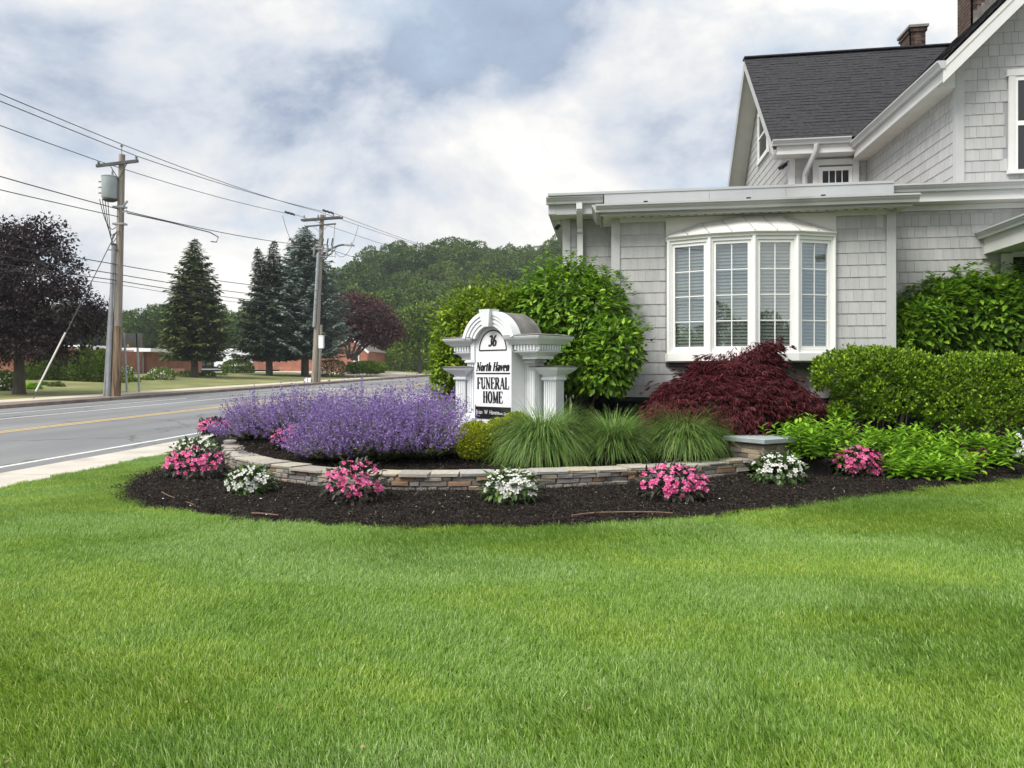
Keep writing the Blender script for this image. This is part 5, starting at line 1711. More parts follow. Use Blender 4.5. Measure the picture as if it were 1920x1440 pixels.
# catmint
def catmint(lab, base, n, w_, h_, lean=(0, 0)):
    th = Thing('catmint_plant', lab, 'catmint', base, group='purple catmint clumps on the bed')
    fl, lf = [], []
    for i in range(n):
        a = random.uniform(0, 2 * math.pi)
        q = math.sqrt(random.random())
        L_ = h_ * random.uniform(0.72, 1.1) * (1.0 - 0.12 * q)
        th0 = q * 1.15 * min(1.3, w_ / h_ / 1.15)
        az = np.array([math.cos(a), math.sin(a)])
        p = np.array([base[0] + az[0] * 0.12 * q * w_, base[1] + az[1] * 0.12 * q * w_, base[2]])
        K = 9
        pts = [p]
        for k in range(K):
            t = (k + 0.5) / K
            th_ = th0 * (1.25 - 0.55 * t)
            p = p + np.array([math.sin(th_) * az[0] + lean[0] * t * 0.2, math.sin(th_) * az[1] + lean[1] * t * 0.2, math.cos(th_)]) * L_ / K
            pts.append(p)
        pts = np.array(pts)
        f0 = random.uniform(0.46, 0.64)
        if q < 0.25 or random.random() < 0.12:
            f0 += 0.1
        nf = 27
        tt_ = f0 + (1 - f0) * rng.random(nf)
        # florets sit in rings up the spike
        tt_ = np.round(tt_ * 16) / 16 + rng.normal(0, 0.008, nf)
        tt_ = np.clip(tt_, 0, 0.999) * K
        i0 = tt_.astype(int)
        pp = pts[i0] + (pts[i0 + 1] - pts[i0]) * (tt_ - i0)[:, None]
        fl.append(pp + rng.normal(0, 0.007, (nf, 3)) * (1.35 - (tt_ / K) * 0.8)[:, None])
        nl = 20
        tl = (0.06 + (f0 - 0.05) * rng.random(nl)) * K
        i0 = tl.astype(int)
        lf.append(pts[i0] + (pts[i0 + 1] - pts[i0]) * (tl - i0)[:, None])
    P = np.concatenate(fl)
    V, F = cards(P, rdir(len(P)) + np.array([0, 0, 0.2]), rdir(len(P)), 0.016 + 0.015 * rng.random(len(P)), CARD)
    th.part('flower_spikes', np_mesh('flower_spikes', V, F, 'catmint_flower'), None, kind='stuff')
    P = np.concatenate(lf)
    D = rdir(len(P))
    D[:, 2] = np.abs(D[:, 2]) * 0.3
    V, F = cards(P, D, rdir(len(P)) * 0.4 + np.array([0, 0, 1]), 0.034 + 0.026 * rng.random(len(P)), LEAF)
    th.part('foliage', np_mesh('foliage', V, F, 'catmint_leaf'), None, kind='stuff')
    return th
catmint('purple catmint clump nearest the road, at the tip of the stone wall', bed_at(482, 11.6), 430, 1.0, 0.70)
catmint('purple catmint clump beside the pink flowers at the road end of the bed', bed_at(568, 11.3), 480, 1.0, 0.84)
catmint('purple catmint clump bulging over the stone wall behind the pink impatiens', bed_at(635, 10.0), 520, 1.1, 0.86, (0, -0.2))
catmint('central purple catmint clump with the tallest flower spikes', bed_at(715, 9.95), 560, 1.1, 0.95, (0, -0.2))
catmint('purple catmint clump with grey-green leaves at the foot of the sign', bed_at(792, 10.0), 560, 1.1, 0.92)
catmint('purple catmint clump at the back of the bed between grass tufts', bed_at(665, 11.1), 400, 0.9, 0.92)
catmint('purple catmint clump at the back touching the left column of the sign', bed_at(782, 10.9), 400, 0.9, 0.95)

# impatiens
def flower_mesh(name, m):
    mb = MB()
    for k in range(5):
        a = 2 * math.pi * k / 5
        c, s = math.cos(a), math.sin(a)
        def q(r, t, z):
            x, y = r * math.cos(t), r * math.sin(t)
            return (x * c - y * s, x * s + y * c, z)
        mb.add([q(0.02, 0, 0.0), q(0.36, -0.52, 0.05), q(0.5, 0, 0.0 if k % 2 else 0.05), q(0.36, 0.52, 0.05)], [(0, 1, 2, 3)])
    me = mb.mesh(name, m)
    me.materials.append(MATS['imp_eye'] if m == 'imp_pink' else MATS['straw'])
    bm = bmesh.new()
    bm.from_mesh(me)
    vs = [bm.verts.new((0.07 * math.cos(t), 0.07 * math.sin(t), 0.035)) for t in (0, 1.57, 3.14, 4.71)]
    f = bm.faces.new(vs)
    f.material_index = 1
    bm.to_mesh(me)
    bm.free()
    return me
FL = {'pink': flower_mesh('flower', 'imp_pink'), 'white': flower_mesh('flower', 'imp_white')}
IL = {'pink': leaf_obj_mesh('leaf', LEAF, 'imp_leaf_dark'), 'white': leaf_obj_mesh('leaf', LEAF, 'imp_leaf_green')}
def frame_m(p, z, s, spin):
    z = Vector(z).normalized()
    x = z.orthogonal().normalized()
    y = z.cross(x)
    c, sn = math.cos(spin), math.sin(spin)
    x, y = x * c + y * sn, y * c - x * sn
    return Matrix(((x.x * s, y.x * s, z.x * s, p[0]), (x.y * s, y.y * s, z.y * s, p[1]), (x.z * s, y.z * s, z.z * s, p[2]), (0, 0, 0, 1)))
def impatiens(kind, lab, px, ybase, wpx, hpx, nf=52, nl=34):
    g = ground_pt(px, ybase, 0.045) if ybase > 0 else None
    if isinstance(hpx, tuple):
        hpx, d = hpx
        g = bed_at(px, d)
    d = (g - CAM).dot(FW)
    k = d / FPX
    rx, h = wpx / 2 * k * random.uniform(.92, 1.08), hpx * k * random.uniform(.88, 1.12)
    nf = int(nf * random.uniform(.7, 1.15))
    g.z = bed_z(g.x, g.y)
    g = Vector((g.x, g.y, g.z)) + FW * (rx * 0.5)
    th = Thing('impatiens', lab, 'flowers', g, group='%s impatiens mounds' % kind)
    bl = [(g.x, g.y, g.z + h * 0.42, rx, rx * 0.85, h * 0.58)]
    m = 'imp_leaf_dark' if kind == 'pink' else 'imp_leaf_green'
    bl.append((g.x + random.uniform(-.45, .45) * rx, g.y - rx * random.uniform(0, .3), g.z + h * random.uniform(.3, .5), rx * random.uniform(.45, .65), rx * .5, h * random.uniform(.45, .6)))
    n = 420
    P, Nn = blob_points(bl, n, 0.45, -0.7)
    V, F = cards(P, Nn + rdir(n) * 0.6 + np.array([0, 0, -.1]), Nn * 0.4 + np.array([0, 0, .8]) + rdir(n) * .3, 0.05 + 0.04 * rng.random(n), LEAF)
    th.part('foliage', np_mesh('foliage', V, F, m), None, kind='stuff')
    P, Nn = blob_points(bl, nl, 0.9, -0.8)
    Dd, Sd, Nd = frames(Nn + np.array([0, 0, -0.35]) + rdir(nl) * 0.4, Nn * 0.4 + np.array([0, 0, 0.8]))
    for i in range(nl):
        s = random.uniform(0.07, 0.11)
        M = Matrix(((Dd[i][0] * s, Sd[i][0] * s, Nd[i][0] * s, P[i][0]), (Dd[i][1] * s, Sd[i][1] * s, Nd[i][1] * s, P[i][1]), (Dd[i][2] * s, Sd[i][2] * s, Nd[i][2] * s, P[i][2]), (0, 0, 0, 1)))
        th.piece('leaf', IL[kind], M)
    # spread the blossoms so that they do not pile up
    P, Nn = blob_points(bl, nf * 8, 0.96, -0.3)
    o_ = np.argsort(Nn @ np.array(FW) - 0.5 * Nn[:, 2] + rng.random(len(P)) * 0.9)
    P, Nn = P[o_], Nn[o_]
    keep = []
    for i in range(len(P)):
        if all(np.linalg.norm(P[i] - P[j]) > 0.036 for j in keep):
            keep.append(i)
        if len(keep) >= nf:
            break
    for i in keep:
        z = Nn[i] * 0.9 + np.array([0, 0, 0.35]) - np.array(FW) * 0.3 + rng.normal(0, 0.28, 3)
        s = random.uniform(0.058, 0.082)
        th.piece('flower', FL[kind], frame_m(P[i] + Nn[i] * 0.012, z, s, random.uniform(0, 6)))
    return th
impatiens('white', 'white impatiens mound behind the pink ones near the road', 356, 868, 94, 46, 40)
impatiens('pink', 'pink impatiens mound nearest the road in front of the white ones', 358, 897, 112, 52)
impatiens('pink', 'small pink impatiens mound at the tip of the stone wall', 400, 840, 62, 26, 34, 16)
impatiens('white', 'low white impatiens mound before the curved end of the stone wall', 462, 926, 92, 46, 34)
impatiens('pink', 'pink impatiens mound in front of the catmint on the mulch', 660, 943, 130, 74, 60)
impatiens('white', 'white impatiens mound at the middle of the stone wall', 957, 944, 112, 68, 50)
impatiens('pink', 'pink impatiens mound before the fountain grass nearest the pier', 1266, 938, 134, 68, 62)
impatiens('white', 'white impatiens mound at the foot of the stone pier', 1466, 906, 106, 52, 52)
impatiens('pink', 'pink impatiens mound before the bright green perennials', 1615, 893, 110, 56, 60)
impatiens('pink', 'pink impatiens mostly hidden among the bright green perennials', 1832, 0, 48, (40, 9.9), 26, 10)
impatiens('white', 'white impatiens mound cut off at the edge of the lawn bed by the door', 1932, 0, 70, (62, 9.9), 36, 16)
impatiens('pink', 'small pink impatiens mound on the raised bed between two catmint clumps', 538, 0, 62, (48, 10.5), 30, 16)
impatiens('pink', 'small pink impatiens at the plinth of the sign behind the boxwood', 886, 0, 52, (42, 10.4), 26, 12)

# bright green perennials to the right of the pier
PLEAF = leaf_obj_mesh('leaf', (SLIM[0] * np.array([1, 1.35, 1]), SLIM[1]), 'perennial')
spots = [(1470, 10.3), (1535, 10.35), (1600, 10.35), (1665, 10.3), (1730, 10.25), (1790, 10.2), (1500, 9.95), (1560, 9.85), (1700, 9.8), (1750, 9.7), (1640, 10.15), (1790, 9.45), (1715, 9.3), (1760, 9.25), (1865, 9.75), (1450, 10.45), (1850, 10.1), (1700, 10.0), (1545, 10.1), (1525, 9.65), (1572, 10.0), (1500, 9.85), (1712, 9.55)]
PL = ['behind the pier', 'behind the white impatiens and pier, back row', 'in the back row under the bare stems', 'in the back row under the long clipped shrub', 'fourth from the pier in the back row', 'in the back row beside the half-hidden pink impatiens',
      'touching the pier above the white impatiens', 'between the white and the pink impatiens', 'just right of the pink impatiens mound', 'in the middle of the front half of the patch', 'right behind the pink impatiens mound', 'at the front right corner of the patch',
      'nearest the lawn on the bare mulch', 'at the front beside the lawn-edge mulch', 'standing alone at the right end of the patch', 'at the pier beside the red maple', 'behind the lone plant at the right end', 'at the centre of the patch', 'behind the gap between white and pink impatiens',
      'between the pier and the pink impatiens near the mulch', 'immediately left of the pink impatiens mound', 'at the right-hand corner of the pier cap', 'touching the right side of the pink impatiens mound']
for i, (px, d) in enumerate(spots):
    b = bed_at(px, d)
    th = Thing('leafy_perennial', 'bright green pointed-leaf perennial ' + PL[i], 'plant', b, group='bright green perennials by the pier')
    h_ = random.uniform(0.32, 0.44) if d > 9.6 else random.uniform(0.24, 0.32)
    P, D, S_ = [], [], []
    for s in range(12):
        a = random.uniform(0, 6.28)
        q = math.sqrt(random.random()) * 0.26
        st = np.array([b.x + q * math.cos(a), b.y + q * math.sin(a), b.z])
        lean = np.array([math.cos(a), math.sin(a)]) * q * 0.9
        hh = h_ * random.uniform(0.75, 1.1)
        for j in range(18):
            t = 0.15 + 0.85 * (j / 17)
            az = j * 2.4 + a
            P.append(st + np.array([lean[0] * t, lean[1] * t, hh * t]))
            D.append((math.cos(az), math.sin(az), 0.1 + 0.9 * t * t - 0.25))
            S_.append(random.uniform(0.11, 0.16) * (1.15 - 0.4 * t))
    P, D, S_ = np.array(P), np.array(D), np.array(S_)
    NN = np.tile([0, 0, 1.0], (len(P), 1)) - D * 0.3
    nobj = 16
    sc = P[:, 2] - (P - np.array(b)) @ np.array(FW) * 0.6
    pick = rng.choice(np.argsort(-sc)[:nobj * 4], nobj, replace=False)
    rest = np.setdiff1d(np.arange(len(P)), pick)
    V, F = cards(P[rest], D[rest], NN[rest], S_[rest], (SLIM[0] * np.array([1, 1.35, 1]), SLIM[1]))
    th.part('foliage', np_mesh('foliage', V, F, 'perennial'), None, kind='stuff')
    Dd, Sd, Nd = frames(D[pick], NN[pick])
    for k in range(nobj):
        s = S_[pick[k]]
        th.piece('leaf', PLEAF, Matrix(((Dd[k][0] * s, Sd[k][0] * s, Nd[k][0] * s, P[pick[k]][0]), (Dd[k][1] * s, Sd[k][1] * s, Nd[k][1] * s, P[pick[k]][1]), (Dd[k][2] * s, Sd[k][2] * s, Nd[k][2] * s, P[pick[k]][2]), (0, 0, 0, 1))))

# sticks and fallen petals on the mulch and lawn
def stick(lab, pts, r):
    P = [ground_pt(x, y, 0.045) for x, y in pts]
    P = [Vector((p.x, p.y, bed_z(p.x, p.y) + 0.025)) for p in P]
    P = crom([tuple(p) for p in P], 5)
    single('stick', MB().tube(P, [r * (1 - 0.3 * k / len(P)) for k in range(len(P))], 6), 'stick', lab, 'stick', 'sticks lying on the mulch', base=P[0])
stick('long brown stick lying on the mulch near the lawn edge', [(1072, 970), (1110, 965), (1165, 963), (1220, 963), (1262, 965)], 0.009)
stick('short brown stick lying on the mulch in front of the white impatiens', [(472, 965), (495, 966), (522, 969)], 0.009)
stick('pale bent twig on the dark mulch near the road', [(304, 925), (314, 931), (327, 936)], 0.006)
stick('tiny pale twig on the dark mulch nearest the lawn curve', [(349, 944), (357, 946), (363, 950)], 0.005)
pm = np_mesh('petal', CARD[0] * np.array([1, 1, 2.5]), CARD[1], 'petal_litter')
for i in range(46):
    px = random.choice((330, 460, 660, 960, 960, 1270, 1466, 1466, 1600)) + random.gauss(0, 55)
    py = {True: 955}.get(False, 945) + random.gauss(0, 14)
    p = ground_pt(px, py, 0.04)
    if not inside(BEDC, p.x, p.y):
        continue
    o = new_obj('petal', pm)
    s = random.uniform(0.012, 0.03)
    o.matrix_basis = Matrix.Translation((p.x, p.y, bed_z(p.x, p.y) + 0.025)) @ Matrix.Rotation(random.uniform(0, 6), 4, 'Z') @ Matrix.Scale(s, 4)
    label(o, 'tiny fallen white petal lying on the dark mulch', 'petal', 'fallen petals on the mulch')
lm = np_mesh('fallen_leaf', LEAF[0], LEAF[1], 'straw')
for i, (px, py) in enumerate(((605, 1218), (240, 1250), (300, 1278), (352, 1318), (182, 1237), (516, 1330), (860, 1372), (685, 1405), (713, 1428), (8, 1436), (1695, 1195), (1325, 1155), (1745, 1048), (1108, 1330), (1770, 1305))):
    p = ground_pt(px, py, 0.05)
    o = new_obj('fallen_leaf', lm)
    o.matrix_basis = Matrix.Translation((p.x, p.y, lawn_z(p.x, p.y) + 0.06)) @ Matrix.Rotation(random.uniform(0, 6), 4, 'Z') @ Matrix.Rotation(random.uniform(-.6, .6), 4, 'X') @ Matrix.Scale(random.uniform(0.02, 0.035), 4)
    label(o, 'small dry tan leaf lying on the mown lawn', 'leaf', 'dry leaves on the lawn')

# ------------------------------------------------------------------ across the road: poles and wires
def vz(x, y):
    return yroad(y) + 0.15 + 0.4 * sstep(-26, -36, x)
P1b, P1t = at_y(217, 745, 31.8), at_y(229, 290, 31.8)
P2b, P2t = at_y(589, 716, 56.0), at_y(604, 403, 56.0)
P1b.z, P2b.z = zroad(31.8) + 0.05, zroad(56) + 0.05
def on(pb, pt, z):
    return pb.lerp(pt, (z - pb.z) / (pt.z - pb.z))
pole1 = Thing('utility_pole', 'tall wooden utility pole with a single crossarm and a grey transformer', 'utility pole', P1b, group='wooden utility poles along the road')
m1 = on(P1b, P1t, 3.6)
pole1.part('pole_butt', MB().tube([P1b - UP * .3, m1], [0.205, 0.185], 14), 'pole_base', smooth=True)
pole1.part('pole_shaft', MB().tube([m1, P1t], [0.183, 0.13], 14), 'pole_wood', smooth=True)
ca = on(P1b, P1t, P1t.z - 0.42)
f1 = Vector((0, -0.2, 0))
arm0, arm1 = ca + f1 + Vector((-1.08, 0, -0.10)), ca + f1 + Vector((0.90, 0, 0.06))
pole1.part('crossarm', MB().bar(arm0, arm1, 0.10, 0.13), 'arm_wood')
for sx in (-0.45, 0.38):
    pole1.part('brace', MB().bar(ca + f1 + Vector((sx, -.02, -0.05)), on(P1b, P1t, P1t.z - 1.15) + f1, 0.03, 0.03), 'arm_wood')
INS1 = [arm0 + Vector((0.10, 0, 0.22)), P1t + Vector((0.08, -.15, 0.42)), arm1 + Vector((-0.08, 0, 0.22))]
for k, q in enumerate(INS1):
    z0 = (0.20 if k != 1 else 0.55)
    pole1.part('insulator', MB().tube([q - UP * z0, q - UP * 0.10], 0.018, 6).lathe(q, [(0.03, -0.12), (0.075, -0.10), (0.035, -0.07), (0.065, -0.05), (0.03, 0.0)], 10), 'porcelain')
# hardware low on the pole
hw = on(P1b, P1t, 8.9)
pole1.part('cutout', MB().bar(hw + Vector((0.16, -.1, 0)), hw + Vector((0.42, -.15, 0.22)), 0.06, 0.08).bar(hw + Vector((0.16, -.1, -0.25)), hw + Vector((0.40, -.15, -0.2)), 0.05, 0.06), 'porcelain')
pole1.part('mounting_bracket', MB().box(hw.x - .3, hw.x + .22, hw.y - .16, hw.y + .16, hw.z - 0.05, hw.z + 0.03).box(hw.x - .3, hw.x + .22, hw.y - .16, hw.y + .16, hw.z - 0.8, hw.z - 0.72), 'galv')
tcx = at_y(206, 350, 31.6)
tr_ = Thing('transformer', 'grey cylindrical transformer hung on the wooden pole', 'transformer', (tcx.x, tcx.y, at_y(206, 372, 31.6).z))
zb, zt = at_y(206, 373, 31.6).z, at_y(206, 331, 31.6).z
tr_.part('tank', MB().lathe((tcx.x, tcx.y, zb), [(0.30, 0.0), (0.335, 0.05), (0.335, zt - zb - 0.04), (0.35, zt - zb - 0.03), (0.35, zt - zb), (0.25, zt - zb + 0.04)], 20), 'transformer', smooth=True)
tr_.part('tank_base', MB().lathe((tcx.x, tcx.y, zb - 0.06), [(0.2, -0.05), (0.3, 0.0), (0.3, 0.055)], 16), 'arm_wood')
tr_.part('bushing', MB().lathe((tcx.x + 0.12, tcx.y, zt + 0.04), [(0.05, 0), (0.06, 0.05), (0.035, 0.1), (0.05, 0.13), (0.02, 0.24)], 8), 'porcelain')
for z in (0.25, 0.5, 0.75):
    tr_.part('terminal', MB().tube([(tcx.x - 0.32, tcx.y - 0.1, zb + z), (tcx.x - 0.44, tcx.y - 0.14, zb + z)], 0.035, 7), 'porcelain')
def sagline(a, b, sag, n=16):
    a, b = Vector(a), Vector(b)
    return [a.lerp(b, k / n) - UP * (sag * 4 * (k / n) * (1 - k / n)) for k in range(n + 1)]
lead = MB()
for k in range(4):
    a = Vector((tcx.x - 0.42 + 0.13 * k, tcx.y - 0.1, zb - 0.02))
    b = on(P1b, P1t, 8.0 - 0.25 * k) + Vector((-0.12, -0.12, 0))
    lead.tube(sagline(a, b, 0.55 + 0.12 * k, 12), 0.017, 5)
tr_.part('lead_wires', lead, 'wire')

def wires(spans):
    """spans: (label, points, sag, radius)"""
    for lab, pts, sag, r in spans:
        mb = MB()
        P = []
        for a, b in zip(pts[:-1], pts[1:]):
            q = sagline(a, b, sag * (Vector(b) - Vector(a)).length / 30.0)
            P += q if not P else q[1:]
        single('overhead_wire', MB().tube(P, r, 5), 'wire', lab, 'wire', 'overhead wires along the road', base=pts[0])
Y0 = -14.0
def back(q, dz=0.0):
    return Vector((q.x, Y0, q.z + dz))
ca2 = on(P2b, P2t, P2t.z - 0.35)
A2 = [ca2 + Vector((-1.75, -0.25, 0.30)), ca2 + Vector((-0.1, -.2, 0.55)), ca2 + Vector((1.2, -.2, 0.35))]
P3 = Vector((-12.0, 130.0, 0))
A3 = [Vector((-13.5, 130, 17.2)), Vector((-12.0, 130, 18.3)), Vector((-11.0, 130, 17.8))]
wires([('upper left power line running over both wooden poles', [back(INS1[0], -0.4), INS1[0], A2[0], A3[0]], 0.25, 0.017),
       ('topmost power line running over both wooden poles', [back(INS1[1], -0.4), INS1[1], A2[1], A3[1]], 0.25, 0.017),
       ('upper right power line running over both wooden poles', [back(INS1[2], -0.4), INS1[2], A2[2], A3[2]], 0.25, 0.017)])
s1 = on(P1b, P1t, 8.78)
s2 = on(P2b, P2t, 11.1)
s1b = on(P1b, P1t, 8.45)
wires([('secondary line just below the transformer', [Vector((s1.x, Y0, 8.6)), s1, s2, Vector((-12, 130, 14.2))], 0.3, 0.021),
       ('service line tied below the loops of the transformer leads', [Vector((s1b.x - 6, Y0 + 6, 8.9)), s1b], 0.3, 0.019)])
for k, (z1, z2, z3, zz_0) in enumerate(((6.32, 7.75, 8.6, 6.2), (5.9, 7.1, 7.6, 5.75), (5.62, 6.65, 6.9, 5.4), (5.45, 6.35, 6.6, 5.2))):
    q1, q2 = on(P1b, P1t, z1), on(P2b, P2t, z2)
    wires([(('uppermost', 'second', 'third', 'lowest')[k] + ' of the communication cables strung low between the poles', [Vector((q1.x, Y0, zz_0)), q1 + Vector((0, -0.19, 0)), q2 + Vector((0, -.19, 0)), Vector((-12, 130, z3))], 0.22, 0.02 if k < 3 else 0.012)])
# hooked cable ends beside the first pole
mb = MB()
q = on(P1b, P1t, 8.7)
mb.tube([q + Vector((0.1, 0.3, 0)), q + Vector((0.5, 3.0, 0.1)), q + Vector((0.95, 6.0, 0.15)), q + Vector((1.1, 6.6, 0.0)), q + Vector((1.05, 6.5, -0.28)), q + Vector((0.9, 6.2, -0.3))], 0.03, 6)
single('cable_hook', mb, 'wire_grey', 'hooked loose cable end beside the transformer pole', 'cable', base=q)

# steel riser, guy wire and sign posts by the first pole
r0, r1 = at_y(202, 746, 31.6), at_y(213, 460, 31.6)
ri = Thing('steel_riser', 'slim grey steel post standing against the transformer pole', 'post', (r0.x, r0.y, P1b.z))
rm = r0.lerp(r1, 0.55)
ri.part('sleeve', MB().tube([(r0.x, r0.y, P1b.z - .2), rm], 0.105, 10), 'galv', smooth=True)
ri.part('pipe', MB().tube([rm, r1], 0.085, 10), 'galv', smooth=True)
ri.part('cap', MB().tube([r1, r1 + UP * 0.08], 0.11, 10).bar(r1 + Vector((-.25, 0, -.2)), r1 + Vector((.2, 0, -.2)), .04, .04), 'arm_wood')
ri.part('cable_bend', MB().tube([r1 + UP * .05, r1 + Vector((-.08, 0, .25)), r1 + Vector((0.0, 0, .5)), r1 + Vector((.28, 0, .62))], 0.022, 6), 'wire_grey')
ri.part('side_conduit', MB().tube([(r0.x - 0.22, r0.y + .05, P1b.z - .2), (r0.x + 0.1, r0.y + .05, P1b.z + 4.6)], 0.05, 8), 'galv', smooth=True)
g0 = at_x(60, 757, -23.4)
g0.z = yroad(g0.y) + 0.15
gt = on(P1b, P1t, at_y(222, 420, 31.8).z)
gm = g0.lerp(gt, 0.36)
gg = Thing('guy_wire', 'slanting guy wire with a pale plastic sleeve beside the dark maple', 'guy wire', g0)
gg.part('cable', MB().tube([g0 - UP * .1, gt], 0.018, 6), 'wire_grey')
gg.part('sleeve', MB().tube([g0.lerp(gt, 0.04), gm], 0.036, 8), 'cream_panel', smooth=True)
sgn = Thing('road_sign', 'dark back of a road sign on two steel posts', 'road sign', at_x(240, 740, -22.6))
pa, pb_ = at_y(238, 741, 36.0), at_y(261, 740, 36.4)
pa.z = pb_.z = yroad(36) + .1
ta, tb = at_y(233, 624, 36.0), at_y(257, 624, 36.4)
sgn.part('post', MB().bar(pa, ta, 0.10, 0.06, (1, 0, 0)), 'galv')
sgn.part('post', MB().bar(pb_, tb, 0.10, 0.06, (1, 0, 0)), 'galv')
c = at_y(246, 638, 36.3)
hwid, hhei = 0.58, 0.37
sgn.part('panel', MB().box(c.x - hwid, c.x + hwid, c.y + 0.05, c.y + 0.07, c.z - hhei, c.z + hhei), 'sign_back')
q = at_y(239, 648, 36.3)
sgn.part('sticker', MB().box(q.x - .05, q.x + .05, c.y + 0.035, c.y + 0.045, q.z - .07, q.z + .07), 'tag_orange')

# second pole
pole2 = Thing('utility_pole', 'wooden utility pole with double crossarms, switchgear and a street lamp', 'utility pole', P2b, group='wooden utility poles along the road')
pole2.part('pole_shaft', MB().tube([P2b - UP * .3, P2t], [0.24, 0.16], 14), 'pole_wood', smooth=True)
pole2.part('riser_conduit', MB().tube([on(P2b, P2t, 5.0) + Vector((-.12, -.25, 0)), on(P2b, P2t, 10.6) + Vector((-.06, -.22, 0))], 0.12, 10), 'galv', smooth=True)
pole2.part('side_pole', MB().tube([P2b + Vector((0.33, 0.1, -.2)), on(P2b, P2t, 5.2) + Vector((0.28, 0.1, 0))], 0.12, 10), 'pole_wood', smooth=True)
for dy, dz, w2 in ((-0.25, 0, 1.55), (0.22, 0.04, 1.6), (-0.25, -0.5, 1.2)):
    pole2.part('crossarm', MB().bar(ca2 + Vector((-w2, dy, dz - 0.05)), ca2 + Vector((w2 * 0.98, dy, dz + 0.10)), 0.11, 0.15 if dz > -0.3 else 0.10), 'arm_wood')
for sx in (-0.6, 0.55):
    pole2.part('brace', MB().bar(ca2 + Vector((sx, -.27, -.5)), ca2 + Vector((0, -.27, -1.1)), 0.04, 0.04), 'galv')
for k, x in enumerate((-1.3, 1.0, -0.2, 0.35)):
    pole2.part('insulator', MB().lathe(ca2 + Vector((x, -.25, 0.1)), [(0.03, 0), (0.08, 0.06), (0.04, 0.1), (0.07, 0.14), (0.03, 0.22)], 8), 'porcelain')
for k in range(3):
    q = A2[0] + Vector((-0.5 - 0.55 * k, -3 - 1.2 * k, -0.02))
    q = INS1[0].lerp(A2[0], 0.90 + 0.025 * k)
    pole2.part('strain_insulator', MB().tube([q - Vector((0, .15, 0)), q + Vector((0, .35, 0))], 0.075, 7), 'wire')
    q = INS1[2].lerp(A2[2], 0.90 + 0.03 * k)
    pole2.part('strain_insulator', MB().tube([q - Vector((0, .15, 0)), q + Vector((0, .35, 0))], 0.075, 7), 'wire')
# jumper loops
for (a, b, sg) in ((A2[0] + Vector((-.6, -1.5, -.3)), ca2 + Vector((-1.2, -.2, -.6)), 1.6), (ca2 + Vector((-1.1, -.2, -.6)), ca2 + Vector((.0, -.2, -1.2)), 0.9), (ca2 + Vector((1.1, -.2, -.4)), ca2 + Vector((0.9, -.3, -2.6)), 0.25), (ca2 + Vector((2.2, 2.0, -.1)), ca2 + Vector((1.1, -.2, -2.5)), 1.2)):
    pole2.part('jumper', MB().tube(sagline(a, b, sg, 12), 0.018, 5), 'wire_grey')
sg_ = on(P2b, P2t, P2t.z - 2.7)
sw_ = Thing('pole_switchgear', 'cluster of grey cutouts and arresters bracketed to the second pole', 'switchgear', sg_)
sw_.part('bracket', MB().bar(sg_ + Vector((-.55, -.25, .1)), sg_ + Vector((1.35, -.25, .1)), .06, .08).bar(sg_ + Vector((-.5, -.25, -.45)), sg_ + Vector((1.25, -.25, -.5)), .05, .05).bar(sg_ + Vector((1.25, -.25, .1)), sg_ + Vector((1.25, -.25, -.6)), .04, .04), 'galv')
for x in (0.25, 0.62, 0.98, -0.4):
    sw_.part('cutout', MB().tube([sg_ + Vector((x, -.3, -.35)), sg_ + Vector((x + .06, -.3, .35))], 0.075, 8), 'porcelain')
    sw_.part('fuse_tube', MB().tube([sg_ + Vector((x + .02, -.35, .3)), sg_ + Vector((x + .12, -.35, .85))], 0.05, 7), 'wire')
lamp0 = on(P2b, P2t, at_y(600, 482, 56).z)
lamp1 = at_y(655, 460, 56)
sl_ = Thing('street_lamp', 'street lamp on a long curved arm fixed to the second pole', 'street lamp', lamp0)
sl_.part('arm', MB().tube(crom([tuple(lamp0), tuple(lamp0.lerp(lamp1, .35) + UP * .25), tuple(lamp0.lerp(lamp1, .7) + UP * .28), tuple(lamp1)], 5), 0.075, 7).tube([lamp0 - UP * .5, lamp0.lerp(lamp1, .5) + UP * .1], 0.045, 6), 'wire_grey')
sl_.part('lamp_head', MB().loft([[(lamp1.x - .35, lamp1.y - .12, lamp1.z - .02), (lamp1.x - .35, lamp1.y + .12, lamp1.z - .02), (lamp1.x - .35, lamp1.y + .12, lamp1.z + .07), (lamp1.x - .35, lamp1.y - .12, lamp1.z + .07)], [(lamp1.x + .35, lamp1.y - .2, lamp1.z - .06), (lamp1.x + .35, lamp1.y + .2, lamp1.z - .06), (lamp1.x + .35, lamp1.y + .2, lamp1.z + .04), (lamp1.x + .35, lamp1.y - .2, lamp1.z + .04)]]).tube([lamp1 + Vector((.15, 0, .05)), lamp1 + Vector((.15, 0, .2))], 0.05, 7), 'galv')
q = at_y(603, 641, 55.7)
mbx = Thing('meter_cabinet', 'pale grey cabinet fixed halfway up the second pole', 'cabinet', q)
mbx.part('box', MB().rects(q.x - .17, q.x + .17, q.y - .2, q.y + .1, [(q.z - .48, 0), (q.z + .40, 0), (q.z + .45, .02), (q.z + .47, 0.0)]), 'fascia_white')
mbx.part('conduit', MB().tube([(q.x, q.y, q.z - .48), (q.x, q.y, q.z - .7)], 0.04, 6), 'galv')
for dx in (-0.55, -0.25):
    q = P2b + Vector((dx, -0.2, 0))
    mb = MB().rects(q.x - .1, q.x + .1, q.y - .1, q.y + .1, [(q.z, 0), (q.z + .38, 0), (q.z + .42, -.03)])
    single('pedestal_box', mb, 'fascia_white', ('outer' if dx < -.4 else 'inner') + ' small white pedestal box at the foot of the second pole', 'utility box', 'pedestal boxes at the second pole', base=q)
